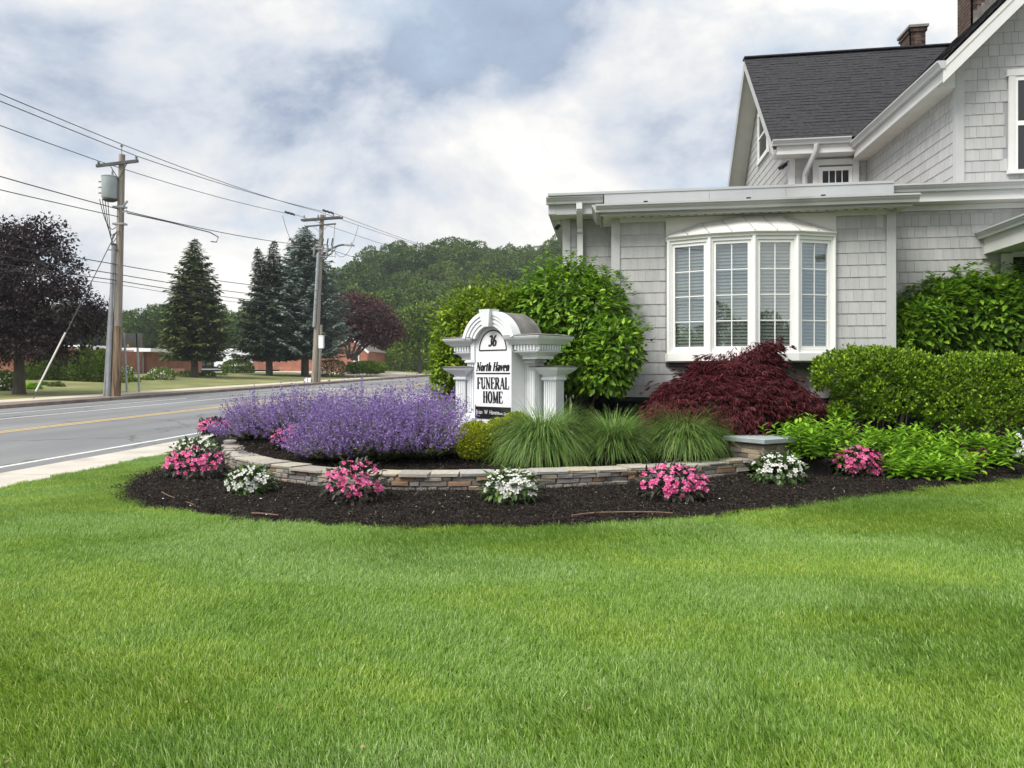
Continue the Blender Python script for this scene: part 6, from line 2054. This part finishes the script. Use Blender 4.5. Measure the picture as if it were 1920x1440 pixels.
# third pole further up the hill, behind the shrubs
pole3 = Thing('utility_pole', 'far wooden utility pole up the hill behind the shrubs', 'utility pole', (P3.x, P3.y, yroad(130) - .4), group='wooden utility poles along the road')
pole3.part('pole_shaft', MB().tube([(P3.x, P3.y, yroad(130) - .5), (P3.x, P3.y, 18.2)], [0.25, 0.16], 10), 'pole_wood', smooth=True)
pole3.part('crossarm', MB().bar((P3.x - 1.7, 129.8, 17.3), (P3.x + 1.2, 129.8, 17.6), 0.11, 0.14), 'arm_wood')

# ------------------------------------------------------------------ trees across the road
def limbs(mb, base, blobs, r):
    b = Vector(base)
    for bb in blobs:
        t = Vector(bb[:3])
        m = b.lerp(t, 0.45) + Vector((0, 0, 0.12 * (t - b).length))
        st = b + (m - b) * 0.2
        mb.tube([st, m, t], [r * 0.6, r * 0.38, r * 0.12], 6)
    return mb
def broad_tree(name, lab, base, fork, blobs, n, size, m, r, bark='bark', inner=0.35, tpl=LEAF):
    th = Thing(name, lab, 'tree', base)
    base, fork = Vector(base), Vector(fork)
    mb = MB().tube([base - UP * .3, base + UP * .25, base.lerp(fork, .5), fork], [r * 1.5, r * 1.1, r * .95, r * .85], 10)
    limbs(mb, fork - UP * 0.2, blobs, r)
    tk = th.part('trunk', mb, bark, smooth=True)
    # bunch the leaves in sprays so that gaps open between them
    ns = max(40, n // 22)
    Pc, Nc = blob_points(blobs, ns, inner, -0.85)
    k = rng.integers(0, ns, n)
    rs = size * 3.0
    P = Pc[k] + rdir(n) * rs * (rng.random((n, 1)) ** 0.5) * np.array([1, 1, 0.55])
    D = Nc[k] * 0.5 + rdir(n) * 0.7 + np.array([0, 0, -.2])
    V, F = cards(P, D, rdir(n) * 0.6 + np.array([0, 0, 0.8]), size * (0.7 + 0.6 * rng.random(n)), tpl)
    th.part('crown', np_mesh('crown', V, F, m), None, kind='stuff')
    return th
mbse = at_y(36, 742, 32.5)
mbse.z = vz(mbse.x, mbse.y)
broad_tree('purple_maple', 'dark purple-leaved maple tree beside the transformer pole', mbse, mbse + UP * 2.0,
    [blob(55, 520, 35, 95, 85, 2.4), blob(10, 600, 35, 110, 70, 2.8), blob(125, 585, 35, 66, 72, 2.0), blob(80, 455, 35, 52, 48, 1.3), blob(-50, 520, 35, 110, 105, 2.8), blob(158, 603, 35, 40, 38, 1.4), blob(5, 470, 35, 70, 60, 1.6), blob(60, 650, 35, 90, 36, 2.0)], 38000, 0.165, 'purple_leaf', 0.24)
pb0 = at_y(655, 702, 86)
pb0.z = vz(pb0.x, 86)
broad_tree('plum_tree', 'dark red-leaved tree with low branching trunks before the gabled brick house', pb0, pb0 + UP * 1.5,
    [blob(690, 600, 88, 44, 40, 2.6), blob(655, 592, 88, 42, 42, 2.5), blob(722, 612, 88, 26, 28, 2.0), blob(700, 628, 88, 34, 22, 2.0), blob(635, 612, 88, 34, 30, 2.2), blob(728, 630, 88, 26, 24, 1.8)], 13000, 0.36, 'plum_leaf', 0.3)
gb = at_y(787, 694, 100)
gb.z = yroad(100) + 0.2
broad_tree('young_tree', 'light green tree with forked trunk by the driveway', gb, gb + UP * 2.2,
    [blob(778, 610, 102, 40, 36, 2.6), blob(765, 645, 102, 32, 25, 2.2), blob(800, 640, 102, 28, 32, 2.2), blob(795, 590, 102, 26, 20, 1.8)], 7000, 0.42, 'tree_green', 0.22)

def spruce(name, lab, base, H, rad, m, levels, trunk_h, tops=(0,), droop=0.25, per=14):
    th = Thing(name, lab, 'tree', base)
    base = Vector(base)
    P, D, Nn, Sz = [], [], [], []
    mb = MB().tube([base - UP * .3, base + UP * H * 0.5, base + UP * (H * 0.96)], [0.028 * H, 0.016 * H, 0.02], 9)
    for ti, tx in enumerate(tops):
        Ht = H * (1.0 if ti == 0 else 0.95)
        for i in range(levels):
            f = i / (levels - 1)
            z = trunk_h + (Ht - trunk_h) * f ** 0.92
            if ti > 0 and f < 0.45:
                continue
            prof = (1 - f) ** 0.72 * (0.80 + 0.20 * min(1, f * 6)) * (1 + 0.2 * math.sin(i * 2.3 + ti)) + 0.03
            Lb = rad * prof * (0.62 if len(tops) > 1 and f > 0.45 else 1.0)
            nb = max(4, int(per * (0.45 + prof)))
            a0 = random.uniform(0, 6.28)
            for b in range(nb):
                a = a0 + 2 * math.pi * b / nb + random.uniform(-.25, .25)
                L_ = Lb * random.uniform(0.72, 1.14)
                ca_, sa_ = math.cos(a), math.sin(a)
                ox = tx * max(0, f - 0.3) * 1.4
                ns = max(3, int(L_ / 0.13))
                dz = -droop * (1.1 - f) - random.uniform(0, .1)
                for s in range(ns):
                    t = (s + random.random()) / ns
                    x = base.x + ox + ca_ * L_ * t
                    y = base.y + sa_ * L_ * t
                    zz = base.z + z + L_ * (dz * t + 0.28 * t * t)
                    for side in (-1, 0, 1):
                        aa = a + side * random.uniform(0.5, 1.0)
                        P.append((x, y, zz + random.uniform(-.06, .06)))
                        D.append((math.cos(aa), math.sin(aa), random.uniform(-.55, .15)))
                        Nn.append((random.gauss(0, .3), random.gauss(0, .3), 1))
                        Sz.append(random.uniform(0.34, 0.66) * (0.55 + 0.45 * min(1, L_ / 1.5)))
        # leader
        P += [(base.x + tx, base.y, base.z + Ht - 0.5 + 0.1 * k) for k in range(6)]
        D += [(random.gauss(0, .3), random.gauss(0, .3), 1) for _ in range(6)]
        Nn += [(random.gauss(0, 1), random.gauss(0, 1), 0) for _ in range(6)]
        Sz += [0.3] * 6
        if tx:
            mb.tube([base + UP * H * 0.4, base + Vector((tx, 0, Ht * 0.95))], [0.012 * H, 0.02], 7)
    th.part('trunk', mb, 'bark', smooth=True)
    V, F = cards(np.array(P), np.array(D), np.array(Nn), np.array(Sz), NEED)
    th.part('crown', np_mesh('crown', V, F, m), None, kind='stuff')
q = at_y(365, 713, 60)
q.z = vz(q.x, 60)
spruce('spruce_tree', 'conical green spruce standing alone between the poles', q, 11.3, 2.75, 'spruce_green', 44, 1.7)
q = at_y(505, 705, 72)
q.z = vz(q.x, 72)
spruce('spruce_tree', 'dark spruce with twin tops beside the blue spruce', q, 13.0, 3.4, 'spruce_dark', 46, 1.8, (0.5, -1.2))
q = at_y(572, 710, 74)
q.z = vz(q.x, 74)
spruce('spruce_tree', 'broad blue-grey spruce behind the second pole', q, 14.9, 4.7, 'spruce_blue', 48, 2.2, droop=0.2, per=16)

# arborvitae and foundation shrubs across the road
def far_shrub(name, lab, px, py, d, rx, rz, m, n, size, cat='shrub', flowers=0, group=None, ry=None):
    bb = blob(px, py, d, rx, rz, ry or rx * d / FPX)
    base = (bb[0], bb[1], max(vz(bb[0], bb[1]), bb[2] - bb[5]) - 0.05)
    th = Thing(name, lab, cat, base, group=group)
    P, Nn = blob_points([bb], n, 0.72, -0.9)
    V, F = cards(P, Nn * .6 + rdir(n) * .7 + np.array([0, 0, .5]), Nn + rdir(n) * .5, size * (.7 + .6 * rng.random(n)), CARD)
    th.part('foliage', np_mesh('foliage', V, F, m), None, kind='stuff')
    th.part('stems', MB().tube([Vector(base) - UP * .1, Vector(bb[:3])], [0.05, 0.03], 6), 'stem')
    if flowers:
        P, Nn = blob_points([bb], flowers, 0.97, -0.4)
        V, F = cards(P, rdir(flowers), Nn + rdir(flowers) * .3, 0.10 + 0.08 * rng.random(flowers), CARD)
        th.part('blossoms', np_mesh('blossoms', V, F, 'imp_white'), None, kind='stuff')
    return th
AG = 'clipped arborvitae in front of the flat-roofed brick building'
for (px, py, rx, rz, lab) in ((70, 706, 26, 29, 'rounded lowest arborvitae nearest the maple trunk'), (98, 691, 28, 39, 'broad arborvitae second from the maple trunk'), (130, 704, 19, 29, 'narrow low arborvitae third from the maple trunk'), (158, 694, 26, 42, 'tall egg-shaped arborvitae left of the steel riser'), (190, 695, 23, 40, 'arborvitae half hidden behind the wooden pole')):
    far_shrub('arborvitae', lab, px, py, 50, rx, rz, 'arborvitae', 5200, 0.16, 'arborvitae', group=AG)
SGp = 'garden shrubs across the road'
far_shrub('rhododendron', 'dark flowering shrub at the frame edge beside the maple', 5, 720, 38, 26, 24, 'arborvitae', 1800, 0.14, flowers=90, group=SGp)
far_shrub('daylily_clump', 'light green clump at the foot of the maple', 56, 733, 40, 20, 12, 'perennial', 900, 0.16, 'plant', group=SGp)
far_shrub('low_shrub', 'small round green shrub between the daylilies and the arborvitae', 84, 727, 44, 14, 9, 'tree_green', 900, 0.12, group=SGp)
far_shrub('iris_clump', 'pale spiky clump in front of the low arborvitae', 106, 728, 43, 12, 9, 'catmint_leaf', 500, 0.18, 'plant', group=SGp)
far_shrub('white_azalea', 'pink-white flowering bush behind the road sign posts', 236, 698, 58, 15, 10, 'tree_green', 700, 0.14, flowers=150, group=SGp)
far_shrub('low_shrub', 'clipped green shrub behind the left road sign post', 226, 722, 50, 14, 12, 'tree_green', 1000, 0.13, group=SGp)
far_shrub('low_shrub', 'clipped green shrub between the road sign posts', 248, 718, 52, 14, 10, 'tree_green', 900, 0.13, group=SGp)
far_shrub('low_shrub', 'dark low shrub just past the road sign', 274, 716, 55, 14, 9, 'arborvitae', 900, 0.13, group=SGp)
far_shrub('white_rhododendron', 'white-flowering bush before the low brick wall', 303, 706, 57, 24, 17, 'tree_green', 1700, 0.14, flowers=160, group=SGp)
far_shrub('low_shrub', 'low dark shrub behind the lone spruce trunk', 352, 706, 66, 26, 9, 'arborvitae', 1100, 0.16, group=SGp)
far_shrub('low_shrub', 'small rounded shrub right of the lone spruce trunk', 390, 705, 66, 14, 9, 'arborvitae', 800, 0.15, group=SGp)
far_shrub('low_shrub', 'small low shrub beneath the parked motorhome', 410, 707, 70, 16, 6, 'tree_green', 700, 0.15, group=SGp)
far_shrub('round_shrub', 'large dome-shaped shrub in front of the motorhome', 446, 692, 80, 29, 18, 'arborvitae', 2600, 0.2, group=SGp)
far_shrub('wispy_shrub', 'thin greyish shrub under the dark red tree', 622, 692, 80, 30, 17, 'catmint_leaf', 1500, 0.2, group=SGp)
far_shrub('clipped_hedge', 'neatly clipped green hedge in front of the gabled brick house', 688, 690, 82, 39, 12, 'hedge', 4200, 0.2, 'hedge', group=SGp, ry=1.2)
far_shrub('dark_bushes', 'dark dense bushes behind the young tree and hedge', 760, 672, 118, 60, 30, 'arborvitae', 4200, 0.4, group=SGp, ry=3)

# ------------------------------------------------------------------ buildings across the road
def zat(py, px, Y):
    return at_y(px, py, Y).z
bl1 = Thing('brick_building', 'low brick building with white flat roof edges behind the arborvitae', 'building', at_y(200, 705, 75))
xr, xl = at_y(275, 690, 75).x, at_y(40, 690, 75).x
xe = at_y(293, 690, 75).x
z0 = vz(-45, 75) - 0.3
zt1 = zat(660, 250, 75)
bl1.part('wall', MB().box(xl, xr, 75, 86, z0, zt1), 'far_brick')
bl1.part('roof_edge', MB().box(at_y(200, 690, 75).x, xe, 74.0, 86, zt1 + 0.005, zt1 + 0.36), 'fascia_white')
zt2 = zat(655, 150, 75)
bl1.part('upper_wall', MB().box(at_y(-30, 690, 79).x, at_y(205, 690, 79).x, 79, 92, zt1 + 0.37, zt2 + 0.42), 'far_brick')
bl1.part('upper_roof_edge', MB().box(at_y(-60, 690, 77).x, at_y(205, 690, 77).x, 73.0, 90, zt2 - 0.0, zt2 + 0.40), 'fascia_white')
bl1.part('wing_wall', MB().box(at_y(-60, 690, 58).x, at_y(48, 690, 58).x, 58, 74, z0, zat(650, 20, 58)), 'far_brick')
bl1.part('wing_roof_edge', MB().box(at_y(-60, 690, 57).x, at_y(26, 690, 57).x, 57, 73, zat(655, 20, 57), zat(645, 20, 57)), 'fascia_white')
bl1.part('downspout', MB().bar((xr - .35, 74.9, z0), (xr - .35, 74.9, zt1 - .5), .12, .1, (0, 1, 0)).bar((xr - .35, 74.9, zt1 - .5), (xr, 74.2, zt1), .12, .1), 'fascia_white')
for px in (232, 262):
    q = at_y(px, 680, 75)
    bl1.part('window', MB().box(q.x - .35, q.x + .35, 74.93, 74.98, q.z - .5, q.z + .4), 'glass_dark') if px < 240 else None
lw = Thing('brick_garden_wall', 'low brick garden wall beyond the white-flowering bush', 'brick wall', at_y(310, 705, 76))
lw.o['kind'] = 'thing'
xa, xb = at_y(277, 700, 76).x, at_y(346, 700, 76).x
lw.part('wall', MB().box(xa, xb, 76, 76.4, z0, zat(693, 310, 76)), 'far_brick')
lw.part('coping', MB().box(xa - .05, xb + .05, 75.95, 76.45, zat(693, 310, 76) + .004, zat(693, 310, 76) + .1), 'roof_grey')
bl2 = Thing('brick_house', 'long low brick house with a small gabled wing behind the spruces', 'building', at_y(600, 705, 95))
zb2 = vz(-40, 95) - 0.4
xa, xb = at_y(474, 690, 95).x, at_y(645, 690, 95).x
ze = zat(658, 560, 95)
bl2.part('wall', MB().box(xa, xb, 95, 104, zb2, ze), 'far_brick')
bl2.part('eave', MB().box(xa - .4, xb, 94.4, 104.6, ze + .004, ze + .22), 'fascia_white')
bl2.part('roof', MB().add([(xa - .4, 94.4, ze + .23), (xb, 94.4, ze + .23), (xb, 99.5, ze + 2.0), (xa - .4, 99.5, ze + 2.0), (xb, 104.6, ze + .23), (xa - .4, 104.6, ze + .23)], [(0, 1, 2, 3), (3, 2, 4, 5), (0, 3, 5), (1, 4, 2)]), 'roof_grey')
bl2.part('corner_post', MB().box(at_y(473, 690, 94).x - .1, at_y(473, 690, 94).x + .1, 93.9, 94.1, zb2, ze), 'fascia_white')
ga, gb_, gc = at_y(622, 660, 92.5), at_y(689, 660, 92.5), at_y(657, 632, 92.5)
gz = zat(659, 689, 92.5)
wg = bl2.part('gable_wall', MB().add([(ga.x, 92.5, zb2), (gb_.x, 92.5, zb2), (gb_.x, 92.5, gz), (gc.x, 92.5, gc.z), (ga.x, 92.5, gz), (ga.x, 94.9, zb2), (gb_.x, 100, zb2), (gb_.x, 100, gz), (ga.x, 94.9, gz)], [(0, 1, 2, 3, 4), (1, 6, 7, 2), (0, 4, 8, 5)]), 'far_brick')
for a, b in (((ga.x - .2, gz - .15), (gc.x, gc.z + .05)), ((gb_.x + .2, gz - .15), (gc.x, gc.z + .05))):
    bl2.part('rake_board', MB().bar((a[0], 92.35, a[1]), (b[0], 92.35, b[1]), 0.25, 0.28), 'fascia_white')
bl2.part('gable_roof', MB().add([(ga.x - .25, 92.3, gz), (gc.x, 92.3, gc.z + .2), (gc.x, 100, gc.z + .2), (ga.x - .25, 100, gz), (gb_.x + .25, 92.3, gz), (gb_.x + .25, 100, gz)], [(0, 1, 2, 3), (1, 4, 5, 2)]), 'roof_grey')
q = at_y(668, 671, 92.4)
wn = bl2.part('window', MB().box(q.x - .38, q.x + .38, 92.40, 92.49, q.z - .5, q.z + .45), 'fascia_white')
bl2.part('pane', MB().box(q.x - .2, q.x + .2, 92.36, 92.395, q.z - .36, q.z + .32), 'glass_dark', wn)

# motorhome
q = at_y(403, 700, 108)
rx0 = q.x
rv = Thing('motorhome', 'white motorhome parked beyond the dome-shaped shrub', 'motorhome', (rx0 + 3, 109, yroad(108) + .7))
z0 = yroad(108) + 0.72
rv.part('body', MB().rects(rx0 + 1.6, rx0 + 7.6, 108, 110.4, [(z0 + .45, 0), (z0 + 2.9, 0), (z0 + 3.05, -.12)]).loft([[(rx0 + .2, y, z0 + 1.95), (rx0 + 1.62, y, z0 + 1.7), (rx0 + 1.62, y, z0 + 3.0), (rx0 + .35, y, z0 + 2.95)] for y in (108.02, 110.38)]), 'rv_white')
rv.part('cab', MB().loft([[(rx0 - .2, y, z0 + .4), (rx0 + 1.61, y, z0 + .4), (rx0 + 1.61, y, z0 + 1.72), (rx0 + .7, y, z0 + 1.75), (rx0 + .25, y, z0 + 1.15), (rx0 - .2, y, z0 + 1.0)] for y in (108.15, 110.25)]), 'rv_white')
rv.part('windscreen', MB().loft([[(rx0 + .24, y, z0 + 1.18), (rx0 + 1.2, y, z0 + 1.18), (rx0 + 1.2, y, z0 + 1.66), (rx0 + .66, y, z0 + 1.7)] for y in (108.12, 108.14)]), 'glass_dark')
rv.part('side_window', MB().box(rx0 + 2.6, rx0 + 3.4, 107.97, 107.99, z0 + 1.7, z0 + 2.35), 'glass_dark')
rv.part('stripe', MB().box(rx0 + .4, rx0 + 7.4, 107.975, 107.995, z0 + 2.5, z0 + 2.62).box(rx0 + 1.65, rx0 + 7.4, 107.975, 107.995, z0 + .9, z0 + 1.1), 'rv_stripe')
for x in (rx0 + .7, rx0 + 5.6):
    wv = rv.part('wheel', MB().tube([(x, 108.05, z0 + .36), (x, 108.35, z0 + .36)], 0.38, 14), 'tyre')
    rv.part('rim', MB().tube([(x, 108.03, z0 + .36), (x, 108.049, z0 + .36)], 0.2, 10), 'galv', wv)

# ------------------------------------------------------------------ hill and far woods
def hill_z(x, y):
    h = 23 * sstep(128, 235, y) * sstep(-118, -52, x) * (1 - 0.25 * sstep(40, 160, x))
    return yroad(y) - 0.4 + h + 2.0 * mnoise.noise((x * .03, y * .03, 2)) * sstep(140, 200, y)
hx = [-190 + 10 * k for k in range(36)]
hy = [126 + 10 * k for k in range(26)]
struct('hill', grid(hx, hy, hill_z), 'hill_ground', smooth=True)
def wood_proto(n, r, h, size):
    k = random.randint(9, 13)
    bl = []
    for i in range(k):
        a = random.uniform(0, 6.28)
        q = random.uniform(0.2, 0.75) * r
        bl.append((q * math.cos(a), q * math.sin(a), h * random.uniform(0.42, 0.84), r * random.uniform(.3, .5), r * random.uniform(.3, .5), h * random.uniform(.10, .18)))
    bl.append((0, 0, h * .6, r * .6, r * .6, h * .32))
    P, Nn = blob_points(bl, n, 0.72, -0.9)
    V, F = cards(P, Nn * .6 + rdir(n) * .7, Nn * .4 + rdir(n) * .5 + np.array([0, 0, .6]), size * (.6 + .8 * rng.random(n)), CARD)
    t = MB().tube([(0, 0, -1.5), (0, 0, h * .3), (0.2, 0, h * .62)], [.28, .2, .1], 6)
    me = np_mesh('wood_tree', V, F, 'wood_green')
    bm = bmesh.new()
    bm.from_mesh(me)
    tm = t.mesh('t', None)
    bm.from_mesh(tm)
    for f in bm.faces:
        f.material_index = 0
    for f in list(bm.faces)[-len(tm.polygons):]:
        f.material_index = 1
    bm.to_mesh(me)
    bm.free()
    me.materials.append(MATS['bark'])
    return me
protos = [wood_proto(4600, 4.6, 13, 0.46) for _ in range(6)]
WP = []
for gx_ in np.arange(-185, 40, 6.6):
    for gy_ in np.arange(128, 262, 6.6):
        x, y = gx_ + random.uniform(-2.4, 2.4), gy_ + random.uniform(-2.4, 2.4)
        r = x / y
        if r > 0.06 or (r < -0.42 and y > 190):
            continue
        if r < -0.34 and y < 150 and r > -0.42:
            continue
        if -0.42 < r and y < 140 and x > -24 - 0.0:
            if abs(x + 15) < 14:
                continue
        WP.append((x, y, hill_z(x, y)))
for gx_ in np.arange(-175, -62, 6.0):
    for gy_ in (118, 126, 134, 142):
        x, y = gx_ + random.uniform(-2.5, 2.5), gy_ + random.uniform(-2.5, 2.5)
        if -0.475 > x / y > -1.25:
            WP.append((x, y, vz(x, y) - 0.2))
WP = np.array(WP)
sc = rng.uniform(0.8, 1.25, len(WP))
sc[WP[:, 0] / WP[:, 1] < -0.40] *= 0.72
rot = np.zeros((len(WP), 3))
rot[:, 2] = rng.random(len(WP)) * 6.28
o = scatter('far_woods', protos, WP, rot, np.stack([sc * rng.uniform(.9, 1.15, len(WP)), sc, sc * rng.uniform(.85, 1.1, len(WP))], 1), rng.integers(0, 6, len(WP)))
label(o, 'dense green wood covering the hill beyond the road', 'woods', kind='stuff')
# the wood behind the viewer that the panes mirror
WP = np.array([(x + random.uniform(-3, 3), y + random.uniform(-3, 3), -1.3) for x in np.arange(-95, 70, 7.5) for y in (-92, -100, -108)])
sc = rng.uniform(0.7, 1.2, len(WP))
rot = np.zeros((len(WP), 3))
rot[:, 2] = rng.random(len(WP)) * 6.28
o = scatter('opposite_woods', protos, WP, rot, np.stack([sc, sc, sc], 1), rng.integers(0, 6, len(WP)))
label(o, 'line of green trees mirrored in the window panes', 'woods', kind='stuff')

# ------------------------------------------------------------------ hazy summer air
hz = MB().box(-960, 960, -460, 960, -9, 50).mesh('haze', None)
hm = bpy.data.materials.new('haze')
hm.use_nodes = True
t = hm.node_tree
t.nodes.clear()
vo = t.nodes.new('ShaderNodeVolumePrincipled')
vo.inputs['Color'].default_value = (0.86, 0.92, 1.0, 1)
vo.inputs['Density'].default_value = 0.0004
vo.inputs['Anisotropy'].default_value = 0.2
ou = t.nodes.new('ShaderNodeOutputMaterial')
t.links.new(vo.outputs[0], ou.inputs['Volume'])
hz.materials.append(hm)
o = new_obj('haze', hz)
label(o, 'thin pale summer haze over the whole street', 'haze', kind='stuff')
